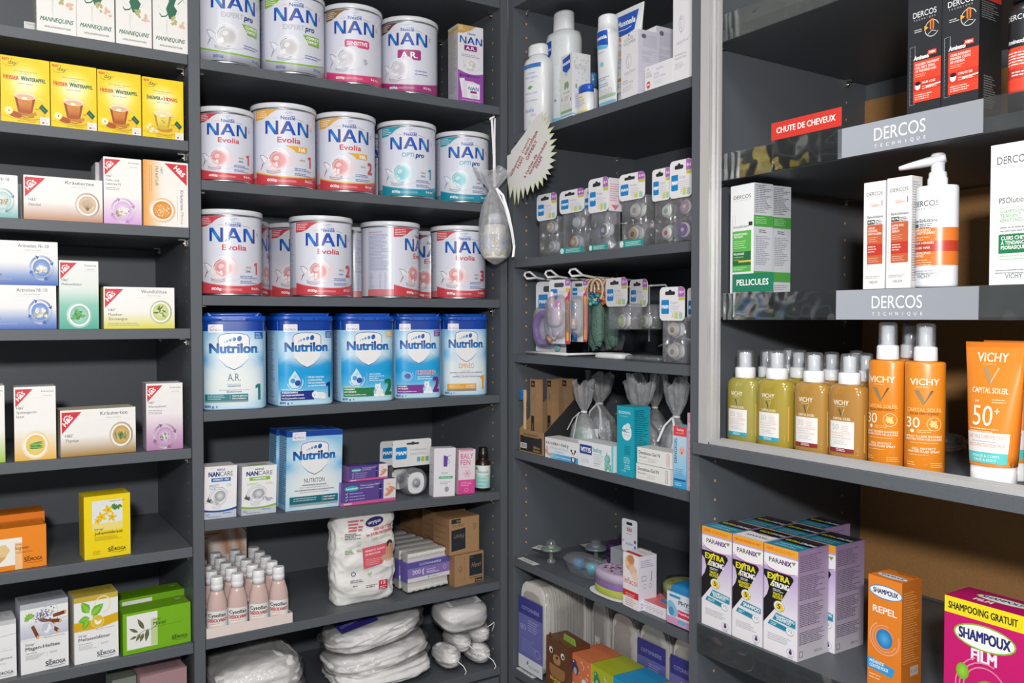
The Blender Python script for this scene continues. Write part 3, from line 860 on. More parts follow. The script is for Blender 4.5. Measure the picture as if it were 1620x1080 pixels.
Z = ZA[4]
carton('tea_box', 'green and white upright herbal tea box cut off at the left edge', 'tea box', 'A', Z, -50, 8.5, 726, 612, .012, .06,
       art_hs(62, 106, '#a8c83c', 'Kräutertee', 0, ['Kräuter'], 'mint', k=10), None, col='#eeece4', group=HS)
carton('tea_box', 'white and golden upright herbal tea box with a long green leaf', 'tea box', 'A', Z, 23.3, 89.3, 722, 613, .010, .055,
       art_hs(62, 106, '#e9b848', 'Kräutertee', 0, ['Spitzwegerich-', 'kraut'], 'plantain', inner=('#f2d483', '#edc55c', '#f0c860'), k=11), sideart('#d8a848', '#e0dcd4'), col='#eceae4', topcol='#c9ccd2', yaw=-2, group=HS)
carton('tea_box', 'long white and bronze herbal tea box with a thyme picture', 'tea box', 'A', Z, 96.2, 215, 717, 650, .012, .062,
       art_hs(118, 66, '#ab8438', 'Kräutertee', 0, ['Thymian'], 'thyme', inner=('#e0c68c', '#c9a058', '#94702c'), k=12), sideart('#b48c50', '#eee'), col='#eeece6', topcol='#d2c6ae', yaw=2, group=HS)
carton('tea_box', 'mauve and white upright herbal tea box, alone at the right end', 'tea box', 'A', Z, 232, 289.6, 709, 607.5, .012, .058,
       art_hs(62, 106, '#b88ab0', 'Arzneitee', 3, ['Wermutkraut'], 'wormwood', True, inner=('#e3cfe0', '#c193bd', '#8d5a8c'), k=13, stops=[(0, '#b682ac'), (.2, '#cba3c4'), (.55, '#efe9ea'), (1, '#f2f0ee')]), sideart('#b090b0', '#cfcbd4'), col='#eae6e8', yaw=-3, group=HS)

# ---- cartons with a leafy logo
def sidroga(a, x, y, w, c):
 h = w * .17
 a.text('S', x - w * .5, y - h * .12, h * 1.35, c, b=.02); a.text('IDROGA', x + w * .5, y, h, c, w=w * .84, al='r', b=.02)
 a.line([(x - w * .36, y - h * .35), (x, y - h * .62), (x + w * .48, y - h * .4)], h * .1, c)
 a.leaf(x - w * .28, y + h * 1.15, h * .7, h * .3, 50, c); a.leaf(x - w * .28, y + h * 1.15, h * .6, h * .3, 130, c)
def fold_top(W, D, c, k=1):
 a = Art(W, D, k); a.rect(0, 0, W, D, c); a.vbars(W * .28, D * .25, D * .6, W * .012, 14, W * .035, mix(c, '#000', .35)); a.bars(W * .8, D * .7, W * .12, D * .05, 3, D * .12, mix(c, '#000', .4)); return a
Z = ZA[5]
def art_ginger():
 a = Art(118, 66, 2); a.rect(0, 0, 118, 66, '#f08a1c'); a.rect(10, 8, 78, 50, '#f2efe8'); a.rect(66, 0, 78, 42, '#f6c58c'); a.blob(36, 28, 15, '#d8a868'); a.blob(48, 32, 10, '#e8c890')
 a.text('Sidroga°', 67, 38, 2.4, '#6a3c10'); a.text('Ingwer', 67, 31, 5, '#4a2c14', w=23); a.bars(67, 27, 40, .6, 2, 1.8, '#9c5814')
 sidroga(a, 96, 11, 30, '#3c2410'); a.line([(20, 4), (50, 4)], .4, '#b8650e'); return a
carton('tea_box', 'orange ginger tea box, front one of two at the left edge', 'tea box', 'A', Z, -42, 74, 905, 843, .012, .058, art_ginger(), None, fold_top(118, 58, '#e07c18'), col='#e07c18', yaw=2.5, group='orange ginger tea boxes')
carton('tea_box', 'orange ginger tea box, rear one of two at the left edge', 'tea box', 'A', Z, -40, 71.5, 885, 821, .074, .058, None, None, fold_top(118, 58, '#e07c18'), col='#e07c18', yaw=2.5, group='orange ginger tea boxes')
def art_john():
 a = Art(70, 100, 3); Y = '#f2d50e'; a.rect(0, 0, 70, 100, Y); a.rect(12, 44, 58, 92, '#e4e6e6'); a.rect(12, 44, 58, 56, '#eedc80')
 a.text('Heilpflanzentee', 38, 88.5, 2.2, '#4a4620', w=24)
 for (x, y, r) in ((36, 76, 9), (26, 66, 9), (42, 64, 8), (20, 60, 6)):
  for k in range(5): a.leaf(x, y, r, r * .55, 72 * k + x * 7, '#f0c814', '#d8a810')
  a.ell(x, y, 1.3, 1.3, '#c98f14')
 for k in range(9): a.leaf(44 + k, 76 + k * .9, 8, 4, 20 + k * 37, '#4c8a3a', '#35682a')
 a.text('Sidroga°', 15, 45.2, 3, '#4a4620'); a.text('Johanniskraut', 15, 38, 4.4, '#3a3820', w=43, b=.012)
 a.bars(15, 34, 42, .5, 4, 1.8, '#a8940c'); a.bars(12, 12, 15, .5, 4, 1.8, '#a8940c'); sidroga(a, 49, 9.5, 27, '#3a3820'); return a
carton('tea_box', 'bright yellow tea box with yellow blossoms, standing alone', 'tea box', 'A', Z, 133.8, 206.8, 884, 787, .012, .052, art_john(), printed_side(52, 100, '#e4c60e', '#b49a10'), fold_top(70, 52, '#d8be0e'), col='#e6ca10', yaw=3)
Z = ZA[6]
def art_sid(kind):
 W, H = (74, 104); a = Art(W, H, 5)
 a.rect(0, 0, W, H, '#eeeeee'); a.rect(0, 96, W, H, {'m': '#b5b8bf', 'l': '#c8ae3e', 'x': '#c6c8cc'}[kind])
 if kind == 'm':
  a.grad(0, 52, W, 80, [(0, '#c6c6da'), (.6, '#d8dae6'), (1, '#f2f2f2')]); a.ring(46, 88, 11, 12, '#c9d0da', 300, 560); a.line([(56, 80), (66, 74), (74, 76)], 1, '#c5cbd6')
  for (x, y, q, L) in ((18, 70, -65, 20), (30, 78, -20, 24), (38, 72, -38, 26), (50, 80, 8, 20), (40, 74, -8, 22)): a.line([(x, y), (x + L * math.cos(math.radians(q)), y + L * math.sin(math.radians(q)))], 5.4, '#8a4a28', '#6c3418'); a.ell(x + L * math.cos(math.radians(q)), y + L * math.sin(math.radians(q)), 2, 2.8, '#e0ae70')
  for k in range(70): a.blob(34 + a.rng.gauss(0, 9), 84 + a.rng.gauss(0, 4.4), 1.1, a.rng.choice(['#7a76a8', '#9a96c0', '#5a5890', '#6d7f5c']))
  for k in range(6): a.leaf(14, 82, 9, 5, 30 * k + 40, '#8ec050', '#5a8a34')
  a.ell(41, 63, 11, 10, '#dfe0ea'); a.ell(41, 63, 9.8, 8.9, '#c8cad8'); a.line([(43, 69), (45, 64), (40, 58), (36, 59)], [2, 6, 5, 3], '#eef0f6')
  nm = 'Magen-Heiltee'
 elif kind == 'l':
  a.ring(48, 88, 12, 14, '#efe0a0', 270, 600); a.poly([(0, 51), (0, 65), (40, 66), (W, 71), (W, 57), (40, 51)], '#dcae10')
  for (x, y, q, L, w) in ((25, 78, 125, 22, 15), (28, 74, 35, 26, 15), (26, 70, 190, 20, 11), (24, 68, 235, 18, 11), (30, 72, -10, 12, 8)): a.leaf(x, y, L, w, q, '#6cb42c', '#9ed458'); a.leaf(x, y, L * .8, w * .5, q, '#8ccc44')
  a.ell(39, 62, 11, 10.4, '#ecd684'); a.ell(39, 62, 9.8, 9.2, '#e0bf3c'); a.leaf(39, 57, 11, 5, 120, '#faf6e6'); a.leaf(38, 57, 11, 5, 40, '#faf6e6')
  nm = 'Melissenblätter'
 else: a.line([(0, 86), (20, 74), (W, 78)], 2, '#c8d6e4'); nm = 'Husten- und Beruhigungstee'
 a.text('Pflanzliches Arzneimittel', 36, 49, 1.7, '#8a8c96', w=32, it=.2); a.line([(0, 51), (30, 50), (W, 56)], .3, '#c8c8d0')
 a.text('Sidroga°', 7, 42, 3, '#3a3c48')
 if kind == 'x': a.text('Beruhigungstee', 67, 34, 4.4, '#3a3c48', al='r', w=58)
 else: a.text(nm, 7, 35, 4.8, '#3a3c48', w=53, b=.012)
 a.bars(7, 30, 26, .6, 1, 2, '#6a6c78'); a.bars(7, 27, 30, .5, 4, 1.9, '#9a9ca6'); a.bars(44, 27, 18, .5, 2, 1.9, '#9a9ca6'); a.rect(40, 20, 40.3, 29, '#b8bac2')
 sidroga(a, 53, 7, 31, '#333a50'); return a
carton('tea_box', 'white tea box cut off at the left edge of the leafy-logo row', 'tea box', 'A', Z, -46, 26.6, 1068, 992, .012, .055, art_sid('x'), None, fold_top(74, 55, '#c9cbce'), col='#e6e6e8', yaw=4, group='leafy-logo tea boxes')
carton('tea_box', 'white tea box with lavender and roots picture and grey top', 'tea box', 'A', Z, 33.2, 109, 1056, 958, .012, .055, art_sid('m'), printed_side(55, 104, '#c2c2d2', '#8e8ea6'), fold_top(74, 55, '#8b8f98'), col='#dcdce4', yaw=5, group='leafy-logo tea boxes')
carton('tea_box', 'white and mustard tea box with lemon balm leaves', 'tea box', 'A', Z, 118, 187.8, 1043, 947.6, .010, .055, art_sid('l'), printed_side(55, 104, '#cfcabc', '#a39a7a'), fold_top(74, 55, '#b8a23c'), col='#dedcd4', yaw=4, group='leafy-logo tea boxes')
def art_mistel():
 a = Art(112, 66, 6); G = '#78b31c'; a.rect(0, 0, 112, 66, G); a.rect(6, 7, 56, 62, '#ecece8'); a.rect(45, 8, 56, 51, '#c3d49a')
 for (x, y, q, L, w) in ((34, 36, 120, 22, 7), (24, 33, 150, 17, 5), (40, 36, 260, 21, 7), (28, 30, 235, 14, 5), (33, 30, 245, 15, 6), (22, 27, 195, 12, 4)): a.leaf(x, y, L, w, q, '#5a6038', '#8a9060')
 a.line([(22, 28), (34, 34), (46, 34), (56, 40)], .8, '#7a6848'); a.text('Sidroga°', 49, 47, 2.8, '#31481a'); a.text('Mistel', 49, 39.5, 5.4, '#2a3a1a', w=20, b=.01); a.bars(50, 36.5, 50, .5, 1, 1.6, '#4c7012')
 sidroga(a, 93, 10, 27, '#22341a'); a.bars(6, 3.4, 34, .5, 1, 2, '#5a8a14'); return a
def gtop():
 a = Art(112, 55, 2); a.rect(0, 0, 112, 55, '#6aa018'); a.rect(94, 34, 103, 42, '#a8bf80'); a.bars(86, 24, 20, 1.2, 1, 3, '#456c10'); a.bars(50, 10, 10, 1, 2, 3, '#557f14'); return a
carton('tea_box', 'long green tea box with a mistletoe sprig, front one of two', 'tea box', 'A', Z, 195, 302, 1027, 972.5, .008, .05, art_mistel(), None, gtop(), col='#6fa81a', yaw=4, group='green mistletoe tea boxes')
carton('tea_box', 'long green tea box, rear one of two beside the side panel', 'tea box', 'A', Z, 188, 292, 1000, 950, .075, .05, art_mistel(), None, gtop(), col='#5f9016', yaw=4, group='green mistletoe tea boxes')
Z = ZA[7]
def pinktop(k):
 a = Art(80, 60, k); a.rect(0, 0, 80, 60, '#b49296'); a.vbars(12, 14, 38, 1.1, 18, 3.4, '#7a5a60'); return a
carton('tea_box', 'dusty pink tea box on the lowest visible shelf, front one', 'tea box', 'A', Z, 222, 296, 1120, 1072, .012, .055, None, None, pinktop(1), col='#a88488', yaw=4, group='dusty pink tea boxes')
carton('tea_box', 'dusty pink tea box on the lowest visible shelf, rear one', 'tea box', 'A', Z, 217, 287, 1110, 1052, .072, .055, None, None, pinktop(2), col='#a88488', yaw=4, group='dusty pink tea boxes')
carton('tea_box', 'grey green tea box left of the dusty pink boxes', 'tea box', 'A', Z, 178, 216, 1120, 1077, .03, .055, None, None, None, col='#7c877a', yaw=4)
# ------------------------------------------------------------------ things with a printed wrap-around body
def outline(kind, a, b, N, e=5.0):
 """closed outline starting and ending at the back, front at the middle; returns points and outward normals"""
 M = 1440; P = []
 for k in range(M + 1):
  t = PI / 2 - 2 * PI * k / M            # back (+y) ... going via -x
  t = PI / 2 + 2 * PI * k / M
  ct, st = math.cos(t), math.sin(t)
  ee = 2.0 if kind == 'round' else e
  P.append((a * math.copysign(abs(ct) ** (2 / ee), ct), b * math.copysign(abs(st) ** (2 / ee), st)))
 L = [0]
 for k in range(M): L.append(L[-1] + math.hypot(P[k + 1][0] - P[k][0], P[k + 1][1] - P[k][1]))
 out = []; j = 0
 for i in range(N + 1):
  d = L[-1] * i / N
  while j < M - 1 and L[j + 1] < d: j += 1
  t = (d - L[j]) / ((L[j + 1] - L[j]) or 1)
  out.append((P[j][0] + (P[j + 1][0] - P[j][0]) * t, P[j][1] + (P[j + 1][1] - P[j][1]) * t))
 nr = []
 for i in range(N + 1):
  p, q = out[(i - 1) % N], out[(i + 1) % N]
  n = Vector((-(q[1] - p[1]), q[0] - p[0], 0)).normalized()
  if n.x * out[i][0] + n.y * out[i][1] < 0: n = -n
  nr.append(n)
 return out, nr, L[-1]
def wrap(mb, art, ol, nr, z0, z1, mat='tin', rot=0.0, c=(0, 0), grow=0.0):
 N = len(ol) - 1; q = math.radians(rot); cq, sq = math.cos(q), math.sin(q)
 def at(x):
  t = min(max(x, 0), 1) * N; i = min(int(t + 1e-6), N - 1); t -= i
  px = ol[i][0] + (ol[i + 1][0] - ol[i][0]) * t; py = ol[i][1] + (ol[i + 1][1] - ol[i][1]) * t
  n = (nr[i] * (1 - t) + nr[i + 1] * t).normalized()
  return px, py, n
 def fn(x, y, l):
  px, py, n = at(x); px += n.x * (l + grow); py += n.y * (l + grow)
  return (c[0] + px * cq - py * sq, c[1] + px * sq + py * cq, z0 + (z1 - z0) * y)
 def nf(x, y):
  n = at(x)[2]; return Vector((n.x * cq - n.y * sq, n.x * sq + n.y * cq, 0))
 mb.art(art, fn, cuts=N, mat=mat, nfn=nf)
def round_seat(u, pxl, pxr, py, R, ins=None):
 """centre of an upright cylinder of radius R seen between two pixel columns"""
 r1, r2 = ray(pxl, py), ray(pxr, py)
 a1, a2 = math.atan2(r1.x, r1.y), math.atan2(r2.x, r2.y)
 h, m = (a2 - a1) / 2, (a1 + a2) / 2
 D = R / math.sin(h); F0, e, n, rot = UNITS[u]
 if ins is not None: D = (F0 + ins + R) / (math.sin(m) * n[0] + math.cos(m) * n[1])
 P = Vector((D * math.sin(m), D * math.cos(m), 0))
 return P, rot

# ---- formula tins
W0 = 405.0     # circumference in mm
WHITE = '#dcdeea'
def nan_logo(a, cx, y, w, h, sh=True):
 """three heavy letters N A N, blue with a lighter diagonal"""
 D, M, Lb = '#123f9c', '#1450b4', '#1f8ad6'
 s = w * .055; lw = w * .29; g = (w - 3 * lw) / 2; x = cx - w / 2
 def N(x):
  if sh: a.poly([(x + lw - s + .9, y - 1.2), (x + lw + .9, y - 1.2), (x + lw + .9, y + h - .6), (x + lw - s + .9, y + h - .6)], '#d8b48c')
  a.rect(x, y, x + s, y + h, D); a.rect(x + lw - s, y - h * .06, x + lw, y + h, D)
  k = s * 1.5
  a._add([(x, y + h), (x + k, y + h), (x + lw, y - h * .06), (x + lw - k, y - h * .06), (x + (lw - k) / 2, y + h * .47), (x + (lw + k) / 2, y + h * .47)], [(0, 4, 5, 1), (4, 3, 2, 5)],
               [(lin(M), lin(Lb), lin(Lb), lin(M)), (lin(Lb), lin(D), lin(D), lin(Lb))])
 N(x); N(x + 2 * (lw + g))
 ax = x + lw + g * .6; aw = lw + g * .8; k = s * 1.35
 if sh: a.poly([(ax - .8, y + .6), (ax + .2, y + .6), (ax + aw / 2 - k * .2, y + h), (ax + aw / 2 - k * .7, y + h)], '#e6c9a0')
 a.poly([(ax, y), (ax + k, y), (ax + aw / 2 + k * .45, y + h), (ax + aw / 2 - k * .5, y + h)], D)
 a.poly([(ax + aw - k, y - h * .04), (ax + aw, y - h * .04), (ax + aw / 2 + k * .5, y + h), (ax + aw / 2 - k * .55, y + h)], M)
 a.rect(ax + aw * .22, y + h * .25, ax + aw * .8, y + h * .38, M)
def bird(a, cx, cy, r, c, c2, dark='#6a2f38'):
 """glassy round bubble with a bird and water rings at its lower left"""
 a.radial(cx + r * .9, cy + r * .1, r * 1.5, r * 1.5, [(0, mix(c, '#fff', .5)), (1, WHITE)], n=20)
 a.ring(cx, cy, r * 1.28, r * 1.42, '#eef0f6', 20, 320, c2=mix(c, '#fff', .6))
 a.ring(cx, cy, r * 1.08, r * 1.2, mix(c, '#fff', .55), 300, 560, c2='#f4f5fa')
 a.radial(cx, cy, r, r, [(0, mix(c2, '#fff', .25)), (.55, c), (.85, mix(c, '#fff', .15)), (1, mix(c, '#fff', .5))], n=24)
 a.ell(cx - r * .2, cy + r * .25, r * .34, r * .26, mix(c, '#fff', .45), rot=30)
 a.ring(cx, cy, r * 1.0, r * 1.05, dark, 100, 170)
 x, y = cx - r * 1.9, cy + r * .15
 a.line([(x - r * .4, y + r * .5), (x + r * .1, y + r * .42), (x + r * .65, y)], r * .06, dark)
 a.line([(x - r * .4, y + r * .5), (x - r * .1, y - r * .2), (x + r * .25, y - r * .55)], r * .04, mix(dark, '#fff', .2)); a.line([(x + r * .05, y - r * .5), (x - r * .3, y - r * 1.2)], [r * .16, r * .05], mix(dark, c, .4))
 a.poly([(x - r * .36, y + r * .46), (x + r * .1, y + r * .4), (x + r * .62, y), (x + r * .25, y - r * .5)], '#eceef4')
 for k in range(9): a.blob(cx - r * .65 + a.rng.uniform(-.4, .5) * r, cy - r * .75 + a.rng.uniform(-.3, .4) * r, r * .2, a.rng.choice(['#f2ecee', mix(c, '#fff', .6), mix(c, '#fff', .35)]))
 for k, (w, q) in enumerate(((1.0, .0), (.85, -.24), (.95, -.44), (.6, -.64))):
  a.ring(cx - r * .55, cy - r * 1.05 + q * r * .6, r * w * .82, r * w * .9, mix(dark, c, .35), 185, 355, ry=.28)
def art_nan(tab, band, circ, circ2, kind, num='', dark='#6a2f38', gold=False, small=False, side='#b9bdd2', grams='800g', age='0-6'):
 a = Art(W0, 150, len(kind) + ord(num[0]) if num else len(kind)); C = W0 / 2
 a.rect(0, 0, W0, 150, WHITE)
 sx = C - 68                                     # left seam of the front label
 # side text panels
 for x0 in (sx - 62, C + 82):
  a.rect(x0, 0, x0 + 60, 150, '#c6cadb'); a.bars(x0 + 4, 139, 50, 1.2, 1, 3, '#b4464f'); a.bars(x0 + 4, 134, 52, 1.0, 26, 3.1, '#8488a8', full=.85)
  a.bars(x0 + 4, 50, 12, .9, 12, 3.0, '#8488a8'); a.bars(x0 + 30, 50, 5, .9, 12, 3.0, '#8488a8'); a.bars(x0 + 42, 50, 5, .9, 12, 3.0, '#8488a8')
 def top(x): return 14 + ((x - C - 8) / 68) ** 2 * 9
 if kind == 'expert':
  a.band(lambda x: 0, lambda x: top(x) - 1, sx - 62, C + 140, '#8d919c', 30, '#b9bcc6'); a.band(lambda x: top(x) - 1, lambda x: top(x) + 2.4, sx, C + 82, band, 24)
 else:
  a.band(lambda x: 0, lambda x: 0 * x + 15, sx - 62, sx, mix(band, '#caa', .35), 3); a.band(lambda x: 0, lambda x: top(x), sx, C + 140, band, 30)
  a.band(lambda x: 5, lambda x: 9, C - 30, C + 20, mix(band, '#fff', .18), 6)
  if gold: a.band(lambda x: top(x) - .6, lambda x: top(x) + 2.6, sx, C + 90, '#c9962c', 24, '#f0d27c')
  else: a.band(lambda x: top(x) - .4, lambda x: top(x) + .9, sx, C + 90, mix(band, '#fff', .35), 24)
 # corner tab
 a.poly([(sx, 129), (sx + 18, 130), (sx + 30, 135), (sx + 38, 142), (sx + 50, 148), (sx + 62, 149.5), (sx, 149.5)], tab)
 a.bars(sx + 3, 145, 30, 1.3, 4, 3.6, mix(tab, '#fff', .75))
 # nest and name
 for k in range(3): a.ring(C + 4 + k * 3, 143, 4, 4.5, '#8c9cc8', 20 + 30 * k, 200 + 25 * k, ry=.7)
 a.line([(C - 5, 145), (C + 2, 141), (C + 9, 146), (C + 14, 142)], .6, '#8c9cc8')
 a.text('Nestlé', C + 4, 130, 7, '#2b50a6', w=29, al='c', b=.02); a.line([(C + .2, 137.6), (C + 18, 137.6)], .7, '#2b50a6')
 a.line([(C - 26, 132.2), (C - 14, 133)], .8, '#d9b878'); a.line([(C + 21, 132.4), (C + 30, 131.2), (C + 38, 129.4)], .8, '#b48a52')
 if not kind == 'side': pass
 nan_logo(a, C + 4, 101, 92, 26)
 if kind == 'evolia':
  a.text('Evolia', C + 6, 84, 10.5, band, w=46, al='c', b=.022)
 elif kind == 'opti':
  a.text('OPTI', C - 2, 84, 9, '#3fa9c0', w=27, al='c', b=.01); a.text('pro', C + 15, 84, 10, '#1d3f86', w=20, b=.03, it=.15)
 elif kind == 'expert':
  a.text('EXPERT', C - 2, 84, 9.5, '#b9bcc6', w=42, al='c', b=.02); a.text('pro', C + 21, 84, 10.5, '#27407c', w=21, b=.03, it=.15)
  a.poly([(C + 16, 76), (C + 56, 76), (C + 56, 57), (C + 26, 57), (C + 22, 68)], '#86b53c'); a.text('COMPLETE', C + 24, 68.6, 5, '#fff', w=30, b=.03); a.text('COMFORT', C + 24, 61, 5, '#fff', w=27, b=.03)
 elif kind == 'sens':
  a.rrect(C - 18, 71, C + 36, 88, 4, band); a.text('SENSITIVE', C + 9, 76, 8, '#fff', w=45, al='c', b=.02)
 elif kind == 'ar':
  a.rrect(C - 18, 68, C + 34, 90, 4, band); a.text('A.R.', C + 8, 72.5, 12.5, '#fff', w=36, al='c', b=.02)
 bc = C - 16 if kind != 'expert' else C - 12
 if gold:
  a.poly([(C - 2, 78), (C + 46, 78), (C + 46, 69), (C + 44, 66), (C + 14, 66), (C + 8, 74)], '#eab040'); a.hgrad(C + 2, 30, C + 20, 66, [(0, '#f3d48c'), (1, WHITE)]); a.text('HA', C + 26, 68, 8, '#fff', w=15, b=.03)
 bird(a, bc, 48, 17, circ, circ2, dark)
 if num:
  a.text(num, C + 48, 38, 23, band if kind != 'opti' else '#1e8fae', w=9 if num == '1' else 13, b=.05)
  a.text('HM-O', C + 28, 49, 4, '#b8985c', w=12, b=.02); a.text('DHA' if num == '1' else 'o', C + 28, 41.5, 4, '#46589c', w=10, b=.02) if not gold else None
  a.bars(C + 16, 33, 44, 1.3, 2, 3.3, '#6a78ac', full=.85); a.bars(C + 16, 23, 44, 1.3, 2, 3.3, '#6a78ac', full=.85); a.line([(C + 20, 27.6), (C + 60, 27)], .25, '#9aa2c6')
 elif kind in ('expert', 'ar'):
  a.bars(C + 20, 44 if kind == 'ar' else 34, 42, 1.5, 1, 3, '#8a6aa8' if kind == 'ar' else '#6a78ac'); a.bars(C + 20, 37 if kind == 'ar' else 29, 42, 1.5, 1, 3, '#8a6aa8' if kind == 'ar' else '#6a78ac')
 else:
  a.line([(C + 22, 42), (C + 22, 48), (C + 28, 48)], .7, '#445'); a.bars(C + 24, 45, 9, 1, 3, 3.4, '#556')
 w = '#fff' if kind != 'expert' else '#5a6cae'
 a.text(grams, C - 38, 6, 5, w, w=19, b=.02); a.text(age, C + 40, 7, 5, w, w=9, b=.02); a.bars(C + 51, 10, 13, 1.1, 2, 2.6, w)
 a.rect(C + 54, 126, C + 62, 132, '#e8e8ee'); a.line([(C + 54, 132), (C + 62, 132)], .4, '#888'); a.bars(C + 55, 119, 6, 1, 3, 3, '#8a7a5c')
 return a
TIN = {}
def tin(label, u, zs, pxl, pxr, py, R, H, art, rot=0, group='infant formula tins', ins=None):
 P, ur = round_seat(u, pxl, pxr, py, R, ins)
 F0, e, n, _ = UNITS[u]
 v = P.x * n[0] + P.y * n[1] - F0
 if v < R + .001:                                # keep the foot on the shelf
  k = (F0 + R + .001) / (F0 + v); P = P * k
 P.x = min(max(P.x, .3835 + R + .0025), 1.056 - R - .0025)
 rot -= math.degrees(math.atan2(P.x, P.y)) if rot < 30 else 8
 root = empty('formula_tin'); put(root, P, ur, zs + .0003)
 m = MB(); N = 72; ol, nr, _l = outline('round', R, R, N)
 wrap(m, art, ol, nr, .005, H - .0135, 'tin', rot)
 m.lathe([(R - .0012, 0), (R + .0006, .0003), (R + .0008, .003), (R - .0002, .0051)], N, '#cfd2d8', 'steel')
 m.lathe([(R - .0002, H - .0136), (R + .0009, H - .0125), (R + .0008, H - .0105)], N, '#cfd2d8', 'steel')
 m.build('tin_body', root)
 m = MB()
 m.lathe([(R + .0012, H - .0104), (R + .0020, H - .0098), (R + .0021, H - .0012), (R + .0008, H), (R - .0035, H), (R - .0045, H - .003), (.0, H - .003)], N, '#dedfe4', 'plastic', cap=False)
 m.build('plastic_lid', root)
 tag(root, label, 'formula tin', group)
 return root
RT = .0645
RED = '#cf4650'
A_EV = {n: art_nan(RED, RED, '#dd8d8e', '#c96a6c', 'evolia', n, age={'1': '0-6', '2': '6-12', '3': '1-3'}[n]) for n in '123'}
A_EV400 = art_nan(RED, RED, '#dd8d8e', '#c96a6c', 'evolia', '1', grams='400g')
A_HA = {n: art_nan('#e3ac4c', RED, '#dd8d8e', '#c96a6c', 'evolia', n, gold=True) for n in '12'}
A_OP = {n: art_nan('#2b9fb6', '#1d92aa', '#8ccfd8', '#45aebf', 'opti', n, dark='#1d5a70') for n in '12'}
A_EX = art_nan('#86b53c', '#86b53c', '#c4c2c4', '#a9a5a4', 'expert', '', dark='#77777f', grams='800g', age='0-12')
A_SE = art_nan('#8a6a3a', '#d8447a', '#d0cdd6', '#b9b6c4', 'sens', '', dark='#7c5a48')
A_AR = art_nan('#6a4436', '#a83a7c', '#d0cdd6', '#b9b6c4', 'ar', '', dark='#8c6450', age='0-12')
Z = ZB[1]; HT = .168
tin('white and silver formula tin with green banner, leftmost on the top tin shelf', 'B', Z, 301, 408.6, 60, RT, HT, A_EX, rot=12, ins=.004)
tin('white and silver formula tin with green banner, beside the tin with pink lettering', 'B', Z, 411.2, 513.4, 60, RT, HT, A_EX, rot=4)
tin('white formula tin with pink box and brown corner tab', 'B', Z, 513.8, 600, 80, .0630, HT, A_SE, rot=2, ins=.004)
tin('white formula tin with magenta A.R. box and magenta foot band', 'B', Z, 601, 692, 90, RT, HT, A_AR, rot=-6)
tin('silver and green formula tin hidden behind the two green banner tins', 'B', Z, 380, 460, 60, RT, HT, A_EX, rot=60, ins=.15)
Z = ZB[2]
tin('small red and white 400 gram formula tin, leftmost on the second tin shelf', 'B', Z, 303, 395, 230, .0560, .145, A_EV400, rot=4, ins=.004)
tin('red-footed formula tin with orange tab beside the small 400 gram tin', 'B', Z, 396.3, 500, 230, RT, HT, A_HA['1'], rot=4.5, ins=.002)
tin('red-footed formula tin with orange tab beside the front-row teal tin', 'B', Z, 500.6, 591, 235, .0635, HT, A_HA['2'], rot=5, ins=.004)
tin('teal formula tin with number 1 in the front row', 'B', Z, 597, 689.5, 240, RT, HT, A_OP['1'], rot=4)
tin('teal formula tin with number 2 beside the hanging gauze bag', 'B', Z, 690.4, 771.6, 250, .0625, .163, A_OP['2'], rot=8, ins=.004)
tin('teal formula tin in the back row, seen through a narrow gap', 'B', Z, 567, 645, 240, RT, HT, A_OP['2'], rot=-20, ins=.155)
tin('red formula tin in the back row behind the small 400 gram tin', 'B', Z, 345, 425, 230, RT, HT, A_EV['1'], rot=40, ins=.16)
Z = ZB[3]
tin('red and white formula tin with number 1, leftmost in the front row', 'B', Z, 304, 417.3, 400, RT, HT, A_EV['1'], rot=5, ins=.004)
tin('red and white formula tin with number 2 in the front row', 'B', Z, 457, 558, 400, RT, HT, A_EV['2'], rot=9)
tin('red and white formula tin turned to show its text panel', 'B', Z, 571.6, 663, 410, RT, HT, A_EV['3'], rot=50)
tin('red and white formula tin with number 3 behind the hanging gauze bag', 'B', Z, 682, 768, 410, .0640, HT, A_EV['3'], rot=10, ins=.004)
tin('red formula tin in the back row between numbers 1 and 2', 'B', Z, 428, 512, 400, RT, HT, A_EV['2'], rot=2, ins=.155)
tin('red formula tin in the back row, leftmost, showing its text side', 'B', Z, 336, 418, 400, RT, HT, A_EV['1'], rot=75, ins=.165)
tin('red formula tin in the back row left of the turned tin', 'B', Z, 520, 600, 400, RT, HT, A_EV['1'], rot=70, ins=.17)
tin('red formula tin in the back row beside the number 3 tin', 'B', Z, 643, 722, 400, RT, HT, A_EV['3'], rot=0, ins=.15)

